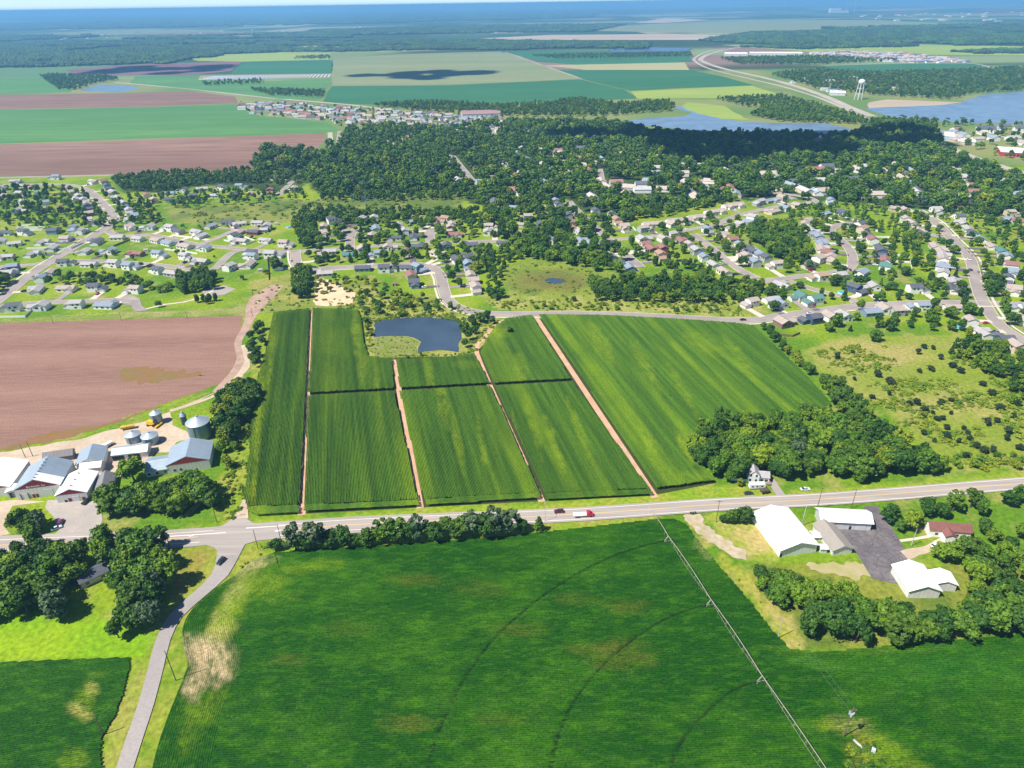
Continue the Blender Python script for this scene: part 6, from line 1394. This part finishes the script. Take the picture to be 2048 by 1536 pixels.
scatter([(1480, 470), (1530, 450), (1590, 455), (1610, 490), (1620, 525), (1570, 530), (1540, 510)], 7, (8, 13), 'in the grove between two streets', BL, {'mid': 4, 'bright': 3, 'dark': 3}, 57)
scatter([(1170, 445), (1280, 425), (1440, 400), (1480, 400), (1300, 440), (1220, 450)], 8, (8, 12), 'behind the townhouses', BL, {'mid': 4, 'bright': 3, 'dark': 2}, 58)
scatter([(80, 560), (130, 548), (260, 553), (300, 570), (380, 580), (300, 588), (250, 575), (100, 572)], 8, (4, 9), 'in the hollow behind the cul-de-sac', {'round': 5, 'bush': 3}, {'mid': 4, 'yellow': 1, 'dark': 3}, 59)
scatter([(355, 560), (430, 545), (430, 580), (360, 590)], 6, (8, 12), 'beside the paved court', {'tall': 4, 'round': 2}, DARKC, 60)
for x, y in ((395, 605), (408, 604), (420, 603), (432, 602), (415, 608)): tree(x, y, 7, 'in the clump on the mown lawn', 'tall', 'dark')
scatter([(-60, 555), (20, 555), (30, 580), (-60, 610)], 8, (8, 12), 'beside the climbing street', BL, DARKC, 61)
tree(553, 540, 13, 'at the street corner by the hedge', 'tall', 'dark', 1.4); tree(318, 615, 6, 'at the turning head', 'round', 'mid'); tree(485, 560, 5, 'on the mown lawn', 'round', 'dark'); tree(1640, 452, 7, 'on the curved street', 'round', 'plum')
scatter([(1880, 690), (1960, 690), (2100, 730), (2100, 790), (1990, 760), (1930, 735)], 8, (7, 11), 'behind the last junction houses', BL, DARKC, 62)
scatter([(1985, 780), (2100, 770), (2100, 850), (2040, 830)], 9, (5, 9), 'at the meadow edge', BL, DARKC, 63)
scatter([(1680, 690), (1690, 690)], 9, (5, 6), 'x', seed=64) if False else None
tree(1750, 682, 9, 'standing alone at the meadow top', 'round', 'mid', 1.15); tree(1700, 662, 5, 'on the lawn above the meadow', 'conifer', 'juniper', 1.4); tree(1755, 655, 6, 'on the lawn above the meadow', 'conifer', 'juniper', 1.2); tree(1658, 662, 7, 'behind the dark blue house', 'round', 'mid', 1.3)
scatter([(1900, 920), (1980, 915), (2100, 900), (2100, 935), (1920, 945)], 7, (3.5, 6), 'along the highway edge of the meadow', {'round': 3, 'bush': 4}, {'bright': 3, 'yellow': 4, 'mid': 2}, 65, False)
# junipers scattered over the meadow
rj = random.Random(5); placed = []
for x, y in ((1672, 716), (1703, 705), (1832, 708), (1848, 698), (1868, 700), (1878, 720), (1707, 762), (1755, 755), (1778, 762), (1785, 768), (1775, 772), (1745, 800), (1780, 790), (1815, 810), (1830, 812), (1845, 835), (1865, 828), (1885, 838), (1870, 840), (1900, 802), (1880, 803), (1850, 825), (1880, 810), (1902, 830), (1925, 858), (1930, 870), (1845, 868), (1870, 882), (1890, 878), (1915, 884), (1940, 880), (1962, 905), (1930, 915), (1985, 905), (1990, 845), (1975, 850), (2015, 865), (2025, 835), (2000, 820), (2035, 810), (1840, 745), (1860, 740), (1905, 735), (1920, 745), (1960, 770), (1985, 790), (2010, 880), (2035, 900), (1950, 895), (1895, 860)):
    tree(x + rj.uniform(-3, 3), y + rj.uniform(-2, 2), rj.uniform(2.6, 5.0), 'scattered over the scrubby meadow', 'round', 'juniper', rj.uniform(1.0, 1.35), 'juniper')
# garden trees of the estates
scatter([(-60, 372), (180, 385), (300, 400), (330, 450), (230, 460), (-60, 455)], 11, (6, 12), 'on the tree-lined street', BL, DARKC, 71, prob=.9)
scatter([(-60, 455), (560, 440), (560, 550), (300, 545), (-60, 545)], 13, (2.5, 6), 'in the new estate', {'round': 4, 'tall': 2, 'conifer': 1}, DARKC, 72, prob=.32)
scatter([(300, 395), (600, 375), (620, 400), (340, 420)], 10, (6, 10), 'between the marsh and the small wood', BL, DARKC, 73, prob=.85)
scatter([(600, 420), (960, 425), (980, 520), (920, 590), (880, 540), (620, 535), (590, 470)], 11, (5.5, 12), 'in the gardens above the square pond', {'round': 6, 'tall': 1, 'conifer': .7}, DARKC, 74, prob=.9)
scatter([(580, 430), (640, 425), (700, 432), (930, 425), (930, 436), (640, 440), (640, 490), (600, 495), (590, 450)], 8.5, (6, 10), 'along the marsh behind the gardens', BL, DARKC, 75)
scatter([(960, 425), (1120, 398), (1180, 430), (1290, 520), (1180, 535), (1000, 500)], 10.0, (7, 14.5), 'round the straight street', {'round': 6, 'tall': 1, 'conifer': .6}, DARKC, 76, prob=.95)
scatter([(1250, 470), (1480, 430), (1540, 540), (1460, 560), (1290, 540)], 10.5, (5.5, 11), 'round the short diagonal street', BL, DARKC, 77, prob=.8)
scatter([(1500, 400), (1790, 410), (1830, 470), (1840, 560), (1560, 560), (1600, 450)], 10.5, (5, 10.5), 'round the curved street', BL, DARKC, 78, prob=.8)
scatter([(1790, 420), (2100, 420), (2100, 600), (1850, 590)], 10.5, (5, 10.5), 'along the wide street', BL, DARKC, 79, prob=.8)
scatter([(1560, 565), (1850, 565), (2100, 610), (2100, 700), (1900, 670), (1530, 650)], 10.5, (5.5, 11), 'in the gardens above the meadow', {'round': 6, 'tall': 1, 'conifer': 1}, DARKC, 80, prob=.75)
scatter([(225, 362), (330, 350), (500, 346), (615, 352), (600, 372), (440, 366), (320, 385), (240, 382)], 8.5, (8, 12), 'in the small wood', BL, DARKC, 81)
scatter(FOREST_MAIN, 10.6, (8, 18), 'in the forest', {'round': 8, 'open': 1}, {'dark': 4, 'mid': 4, 'bright': 1.4, 'yellow': .35, 'silver': .3}, 82, house_d=10, road_d=8, wr=(.9, 1.3))
scatter([(640, 380), (900, 375), (930, 392), (900, 400), (760, 405), (640, 402)], 9, (7, 11), 'behind the marsh', {'tall': 3, 'round': 3}, DARKC, 83)
scatter([(470, 208), (640, 212), (860, 226), (1010, 232), (1000, 262), (700, 258), (640, 242), (500, 230)], 21, (6, 10), 'in the distant estate', BL, DARKC, 84, prob=.75)
scatter([(740, 212), (860, 206), (1000, 214), (1100, 208), (1160, 200), (1230, 210), (1340, 205), (1350, 222), (1230, 232), (1120, 235), (1010, 232), (860, 224)], 11, (9, 13), 'in the distant tree belt', BL, DARKC, 85)
scatter([(1500, 232), (1530, 215), (1600, 205), (1640, 215), (1720, 236), (1740, 250), (1640, 246), (1560, 244)], 10, (9, 13), 'in the far lakeside grove', BL, {'mid': 3, 'bright': 2, 'dark': 2}, 86)
scatter([(1430, 200), (1560, 192), (1600, 203), (1500, 216)], 12, (8, 12), 'in the far lakeside belt', BL, DARKC, 87)
scatter([(1700, 275), (1740, 245), (1800, 242), (1870, 246), (1880, 285), (1830, 262)], 11, (9, 14), 'at the dark lakeside wood', BL, DARKC, 88)
scatter([(1880, 245), (2100, 248), (2100, 330), (1990, 315), (1900, 290)], 26, (9, 13), 'along the shore road', BL, DARKC, 89, prob=.7)
scatter([(1540, 150), (1640, 142), (1740, 148), (1990, 140), (2300, 120), (2300, 168), (1950, 188), (1900, 200), (1760, 192), (1640, 180)], 13, (9, 14), 'in the lakeside woods', BL, DARKC, 90, house_d=11)
scatter([(1440, 118), (1640, 114), (1800, 122), (1640, 130), (1480, 130)], 15, (9, 14), 'behind the divided highway', BL, DARKC, 91)
scatter([(560, 180), (650, 183), (650, 196), (540, 192), (500, 180)], 13, (8, 12), 'beside the far road', BL, DARKC, 92)
scatter([(80, 152), (200, 152), (240, 160), (190, 168), (160, 180), (120, 182), (100, 168)], 15, (9, 14), 'in the far dark grove', BL, DARKC, 93)
scatter([(1060, 112), (1380, 106), (1385, 114), (1120, 119)], 18, (9, 13), 'in the far field belt', BL, DARKC, 94)
scatter([(395, 167), (520, 160), (530, 168), (410, 173)], 16, (8, 12), 'beside the solar array', BL, DARKC, 95, prob=.7)
scatter([(590, 115), (660, 112), (660, 119), (590, 119)], 16, (8, 12), 'before the far woods', BL, DARKC, 96, prob=.7)

scatter([(2110, 430), (2430, 450), (2430, 700), (2110, 700)], 15, (5, 11), 'beyond the wide street', BL, DARKC, 97, prob=.7)
scatter([(2110, 700), (2430, 720), (2430, 940), (2110, 900)], 13, (5, 11), 'beyond the scrubby meadow', BL, DARKC, 98, prob=.8)
scatter([(2160, 1000), (2430, 980), (2430, 1240), (2160, 1240)], 10, (8, 13), 'beyond the red-roofed house', BL, DARKC, 99, False, prob=.8)
TREES.sort(key=lambda t: -(t[2] / math.hypot(t[0], t[1] + 1, H)))
n_tree = 0; REST = []
def add_tree(t, name):
    x, y, h, w, style, colour, where, cat = t
    r = random.Random(int(x * 31 + y * 17)); i = r.choice(BYS[style]); s = h / 10.0
    e = empty(name, (x, y, 0), r.uniform(0, 6.28)); e.scale = (s * w, s * w, s)
    link('trunk', TRUNK[i], bark, e); link('crown', CROWN[i], LEAF[colour], e)
    qx, qy = to_px(x, y)
    if where == 'in the dark wood beside the farmhouse': where = 'on the highway side of the farmhouse wood' if qy > 935 else 'on the corn side of the farmhouse wood' if qx < 1470 else 'on the meadow side of the farmhouse wood' if qx > 1700 else 'in the heart of the farmhouse wood'
    elif where == 'in the dense belt above the soybeans': where += ', soybean side' if qy > 1266 else ', shed side'
    elif where == 'among the big trees round the dark-roofed house': where = 'between the highway and the dark-roofed house' if qy < 1150 else 'between the side road and the dark-roofed house' if qx > 215 else 'on the lawn side of the dark-roofed house'
    elif where == 'in the roadside hedge above the soybeans': where = 'in the roadside hedge, junction half' if qx < 780 else 'in the roadside hedge, half nearer the street lamp'
    elif cat == 'juniper': where = 'near the houses on the scrubby meadow' if qy < 760 else 'near the highway on the scrubby meadow' if qy > 862 else 'in the middle of the scrubby meadow, wood side' if qx < 1880 else 'in the middle of the scrubby meadow, open side'
    size_ = 'taller' if cat == 'juniper' and h > 3.8 else 'tiny' if cat == 'juniper' and h < 3.1 else 'towering' if h > 13 else 'large' if h > 10.5 else 'medium' if h > 7.5 else 'small'
    tag(e, '%s %s %s %s %s' % (size_, STYW[style], COLW[colour], 'tree' if cat == 'tree' else 'bush', where), cat, 'trees ' + where)
for t in TREES:
    px, py = to_px(t[0], t[1]); vis = -60 < px < 2110 and py < 1590
    if t[7] == 'juniper': add_tree(t, 'juniper')
    elif n_tree < 300 and vis: add_tree(t, 'tree'); n_tree += 1
    elif -400 < px < 2450: REST.append(t)

# everything smaller: one mass per kind, instanced from the same crowns
def lod(i, s):
    m = crown_mesh('crown_small', 300 + i, s, {'round': 18, 'tall': 12, 'open': 14, 'conifer': 14, 'bush': 9}[s], 20, .72); return m
SMALL = {s: [lod(k * 9 + j, s) for j in range(4)] for k, s in enumerate(('round', 'tall', 'open', 'conifer', 'bush'))}
def instances(name, items, label):
    """items: (x, y, z, rot, sx, sz, object) -> one object that instances crowns on its points"""
    kinds = []
    for it in items:
        if it[6] not in kinds: kinds.append(it[6])
    coll = bpy.data.collections.new(name + '_kinds'); srcs = {}
    for k, (me, mt) in enumerate(kinds):
        o = bpy.data.objects.new('kind_%03d' % k, me)
        if not me.materials: me.materials.append(mt)
        o.material_slots[0].link = 'OBJECT'; o.material_slots[0].material = mt; coll.objects.link(o); srcs[(me, mt)] = k
    me = bpy.data.meshes.new(name); n = len(items)
    me.vertices.add(n); me.vertices.foreach_set('co', np.array([i[:3] for i in items], np.float32).ravel())
    a = me.attributes.new('rot', 'FLOAT_VECTOR', 'POINT'); a.data.foreach_set('vector', np.array([(0, 0, i[3]) for i in items], np.float32).ravel())
    a = me.attributes.new('scl', 'FLOAT_VECTOR', 'POINT'); a.data.foreach_set('vector', np.array([(i[4], i[4], i[5]) for i in items], np.float32).ravel())
    a = me.attributes.new('idx', 'INT', 'POINT'); a.data.foreach_set('value', np.array([srcs[i[6]] for i in items], np.int32))
    ng = bpy.data.node_groups.new(name + '_nodes', 'GeometryNodeTree')
    ng.interface.new_socket('Geometry', in_out='INPUT', socket_type='NodeSocketGeometry'); ng.interface.new_socket('Geometry', in_out='OUTPUT', socket_type='NodeSocketGeometry')
    N = ng.nodes; gi, go = N.new('NodeGroupInput'), N.new('NodeGroupOutput'); ip = N.new('GeometryNodeInstanceOnPoints'); ci = N.new('GeometryNodeCollectionInfo')
    ci.inputs['Collection'].default_value = coll; ci.inputs['Separate Children'].default_value = True; ci.inputs['Reset Children'].default_value = True; ip.inputs['Pick Instance'].default_value = True
    def na(nm, t): q = N.new('GeometryNodeInputNamedAttribute'); q.data_type = t; q.inputs['Name'].default_value = nm; return q.outputs[0]
    ng.links.new(gi.outputs[0], ip.inputs['Points']); ng.links.new(ci.outputs[0], ip.inputs['Instance']); ng.links.new(na('idx', 'INT'), ip.inputs['Instance Index']); ng.links.new(na('rot', 'FLOAT_VECTOR'), ip.inputs['Rotation']); ng.links.new(na('scl', 'FLOAT_VECTOR'), ip.inputs['Scale']); ng.links.new(ip.outputs[0], go.inputs[0])
    o = tag(link(name, me), label, None, None, 'stuff'); md = o.modifiers.new('instances', 'NODES'); md.node_group = ng; return o
def items_of(lst, seed):
    r = random.Random(seed); out = []
    for x, y, h, w, style, colour, where, cat in lst:
        d = math.hypot(x, y); s = h / 10
        me = CROWN[r.choice(BYS[style])] if d < 800 else r.choice(SMALL[style])
        out.append((x, y, 0, r.uniform(0, 6.28), s * w, s, (me, LEAF[colour])))
    return out
forest = [t for t in REST if t[6] in ('in the forest', 'in the small wood')]
estate = [t for t in REST if t[6] not in ('in the forest', 'in the small wood') and math.hypot(t[0], t[1]) < 1250]
distant = [t for t in REST if t[6] not in ('in the forest', 'in the small wood') and math.hypot(t[0], t[1]) >= 1250]
instances('forest_trees', items_of(forest, 1), 'dense green forest filling the middle distance')
instances('estate_trees', items_of(estate, 2), 'many garden and hedge trees spread through the estates')
instances('distant_trees', items_of(distant, 3), 'distant tree belts and groves on the plain')
# far woods as bands of many small crowns
g_ = np.random.default_rng(9)
def clump_mesh(seed):
    g = np.random.default_rng(seed); V, T, b = [], [], 0
    for k in range(16):
        c = np.array((g.uniform(-20, 20), g.uniform(-20, 20), g.uniform(4, 8))); v = ICO1[0] * (1 + g.normal(0, .15, (len(ICO1[0]), 1))) * g.uniform(5, 8.5) * np.array((1, 1, .85)) + c; V.append(v); T.append(ICO1[1] + b); b += len(v)
    return np_mesh('wood_clump', np.concatenate(V), np.concatenate(T))
CL = [clump_mesh(k) for k in range(4)]
WOODS = [([(-900, 150), (60, 135), (130, 133), (340, 128), (380, 118), (560, 104), (670, 104), (860, 100), (1000, 101), (1290, 98), (1300, 86), (1000, 82), (700, 80), (300, 82), (-900, 95)], 34, 1.0), ([(240, 78), (520, 68), (700, 64), (700, 76), (300, 80)], 45, 1.2), ([(-900, 92), (0, 84), (200, 74), (180, 70), (-900, 84)], 45, 1.2), ([(620, 62), (900, 52), (1250, 50), (1180, 64), (900, 68), (620, 72)], 55, 1.4),
         ([(1400, 82), (1500, 66), (1700, 62), (2300, 52), (2300, 78), (2000, 90), (1800, 94), (1500, 88)], 36, 1.1), ([(1480, 94), (1620, 90), (1830, 94), (1600, 99)], 36, 1.0), ([(1900, 104), (2300, 92), (2300, 104), (1960, 108)], 36, 1.0), ([(-2000, 60), (0, 48), (700, 36), (1200, 26), (1180, 36), (700, 48), (0, 62), (-2000, 76)], 110, 2.6), ([(200, 40), (900, 24), (1600, 14), (1600, 20), (900, 33), (200, 48)], 170, 4.0), ([(1650, 58), (2300, 44), (2300, 50), (1700, 62)], 60, 1.5), ([(-900, 36), (300, 33), (900, 20), (900, 25), (300, 40), (-900, 48)], 220, 5)]
far_items = []
for k, (poly, sp, sc) in enumerate(WOODS):
    W = [tuple(p) for p in GP(poly)]; A = np.array(W); lo, hi = A.min(0), A.max(0)
    X, Y = np.meshgrid(np.arange(lo[0], hi[0], sp), np.arange(lo[1], hi[1], sp)); X = (X + g_.uniform(-.4, .4, X.shape) * sp).ravel(); Y = (Y + g_.uniform(-.4, .4, Y.shape) * sp).ravel()
    ok = np.abs(X) < Y * .85; X, Y = X[ok], Y[ok]; ok = inside(X, Y, W); X, Y = X[ok], Y[ok]; ok = fbm(X / 420, Y / 300, 201 + k) > .36
    for x, y in zip(X[ok], Y[ok]):
        s = sc * g_.uniform(.75, 1.2); far_items.append((x, y, 0, g_.uniform(0, 6.28), s, g_.uniform(.8, 1.25) * min(sc, 1.6), (CL[int(g_.integers(4))], LEAF['dark' if g_.random() < .45 else 'juniper'])))
instances('far_woods', far_items, 'blue hazy woods in long bands toward the horizon')
print('TREES', len(TREES), 'rest', len(REST), 'far', len(far_items), 'houses', len(HOUSES), 'objects', len(bpy.data.objects))
# meadow bushes, marsh clumps and reeds
bush_l = []
scatter([(1625, 705), (1700, 690), (1890, 690), (2100, 760), (2100, 930), (1910, 935), (1840, 885), (1720, 800)], 2.9, (.5, 2.6), '', {'bush': 1}, {'yellow': 6, 'bright': 3, 'mid': .6}, 101, False, wr=(.8, 1.9), prob=.75, out=bush_l)
bush_l = [b for b in bush_l if fbm(np.array([b[0] / 17]), np.array([b[1] / 17]), 501)[0] > .47]
scatter([(750, 677), (790, 673), (822, 675), (836, 685), (828, 706), (795, 711), (750, 711), (738, 700)], 2.4, (.4, 1.2), '', {'bush': 1}, {'yellow': 3, 'bright': 3, 'mid': 1}, 120, False, prob=.5, out=bush_l)
scatter([(742, 642), (790, 633), (860, 629), (910, 636), (934, 648), (928, 650), (905, 642), (860, 636), (790, 640), (752, 648)], 1.9, (.8, 2.2), '', {'bush': 1}, {'yellow': 2, 'bright': 3, 'mid': 3}, 121, False, prob=.8, out=bush_l)
scatter([(625, 600), (720, 590), (880, 600), (1000, 635), (955, 705), (930, 705), (925, 645), (850, 632), (750, 640), (745, 700), (735, 712), (725, 632)], 3.6, (.9, 2.2), '', {'bush': 1}, {'yellow': 4, 'bright': 3, 'mid': 1}, 102, False, wr=(.9, 1.6), prob=.6, out=bush_l)
scatter([(960, 600), (1560, 602), (1500, 634), (1300, 626), (1000, 621)], 4, (1, 2.2), '', {'bush': 1}, {'yellow': 4, 'bright': 3, 'mid': 1}, 103, True, wr=(.9, 1.6), prob=.5, out=bush_l)
scatter([(430, 1055), (440, 960), (470, 890), (510, 790), (505, 850), (490, 1000), (480, 1030)], 2.8, (.8, 2.2), '', {'bush': 1}, {'yellow': 2, 'bright': 4, 'mid': 1}, 104, False, wr=(.9, 1.6), prob=.6, out=bush_l)
scatter([(492, 1100), (545, 1087), (550, 1106), (505, 1121), (437, 1175), (376, 1237), (364, 1272), (366, 1248), (430, 1172), (470, 1125)], 2.6, (.5, 1.2), '', {'bush': 1}, {'yellow': 3, 'bright': 3}, 105, False, wr=(.9, 1.6), prob=.45, out=bush_l)
scatter([(500, 570), (620, 570), (620, 620), (510, 625)], 4.5, (.8, 2.0), '', {'bush': 1}, {'yellow': 4, 'bright': 2, 'mid': 1}, 106, True, wr=(.9, 1.5), prob=.45, out=bush_l)
scatter([(750, 712), (830, 710), (935, 706), (950, 712), (840, 722), (740, 718)], 2.6, (.7, 1.6), '', {'bush': 1}, {'bright': 3, 'yellow': 3}, 107, False, prob=.7, out=bush_l)
scatter([(1690, 1500), (1760, 1495), (1790, 1560), (1700, 1570)], 1.7, (1.0, 2.4), '', {'bush': 1}, {'mid': 3, 'dark': 2, 'yellow': 1}, 108, False, prob=.6, out=bush_l)
scatter([(1380, 1052), (1420, 1092), (1500, 1175), (1570, 1255), (1620, 1298), (1580, 1285), (1500, 1190), (1420, 1105)], 3.0, (.5, 1.1), '', {'bush': 1}, {'yellow': 4, 'bright': 1}, 109, False, prob=.35, out=bush_l)
scatter([(340, 415), (560, 402), (930, 392), (900, 425), (700, 438), (420, 450)], 8, (1.2, 3), '', {'bush': 1}, {'mid': 2, 'yellow': 3, 'bright': 2}, 110, True, wr=(1.2, 2.2), prob=.4, out=bush_l)
scatter([(1010, 535), (1120, 520), (1250, 570), (1180, 597), (1030, 590)], 5, (.8, 2), '', {'bush': 1}, {'mid': 2, 'yellow': 3, 'bright': 2}, 111, True, wr=(1.0, 1.8), prob=.35, out=bush_l)
bushes = []
for x, y, h, w, st, c, _, _ in bush_l: bushes.append((x, y, -.1, random.uniform(0, 6.28), h / 7 * w, h / 7, (random.choice(SMALL['bush']), LEAF[c])))
instances('meadow_scrub', bushes, 'low yellow-green scrub over meadows and verges')

# ------------------------------------------------------------------ haze and clouds
hz = MB().box(-66000, 66000, -2500, 64000, -1.5, 226).mesh('haze')
hm = bpy.data.materials.new('haze'); hm.use_nodes = True; hm.node_tree.nodes.clear()
ho, hv = hm.node_tree.nodes.new('ShaderNodeOutputMaterial'), hm.node_tree.nodes.new('ShaderNodeVolumePrincipled')
hv.inputs['Color'].default_value = (.23, .55, 1.0, 1); hv.inputs['Density'].default_value = 1.05e-4; hv.inputs['Anisotropy'].default_value = 0.1
hm.node_tree.links.new(hv.outputs[0], ho.inputs['Volume'])
tag(link('haze', hz, hm), 'thin blue summer haze over the plain', None, None, 'stuff')
cloud_m = plain('cloud_white', (.85, .86, .88), 1.0)
def cloud(poly, label, z=1000.0, seed=1, sp=70, drop=.2):
    g = np.random.default_rng(seed); W = [tuple(p) for p in GP(poly)]; A = np.array(W); lo, hi = A.min(0), A.max(0); V, T, b = [], [], 0
    off_ = Vector((sv.x, sv.y)) * (z / sv.z)
    for x in np.arange(lo[0], hi[0], sp):
        for y in np.arange(lo[1], hi[1], sp):
            x2, y2 = x + g.uniform(-25, 25), y + g.uniform(-25, 25)
            if not inside(np.array([x2]), np.array([y2]), W)[0] or g.random() < drop: continue
            r = sp * g.uniform(.55, .95); v = ICO2[0] * (1 + g.normal(0, .06, (len(ICO2[0]), 1))) * r * np.array((1, 1, .6)) + np.array((x2 + off_.x, y2 + off_.y, z + g.uniform(0, 40)))
            V.append(v); T.append(ICO2[1] + b); b += len(v)
    tag(link('cloud', np_mesh('cloud', np.concatenate(V), np.concatenate(T), None, True), cloud_m), label, 'cloud', None, 'stuff')
cloud([(1160, 275), (1300, 268), (1500, 270), (1720, 262), (1860, 262), (1880, 300), (1740, 305), (1640, 326), (1480, 330), (1360, 318), (1280, 300)], 'low cumulus over the middle forest', seed=1)
cloud([(690, 149), (780, 146), (860, 140), (940, 141), (990, 146), (930, 151), (850, 158), (800, 154), (690, 153)], 'cumulus over the olive field', 2600.0, seed=2, sp=80, drop=.12)
cloud([(150, 145), (260, 134), (470, 130), (450, 140), (300, 148), (180, 150)], 'cumulus over the far purple field', 2600.0, seed=3, sp=120)
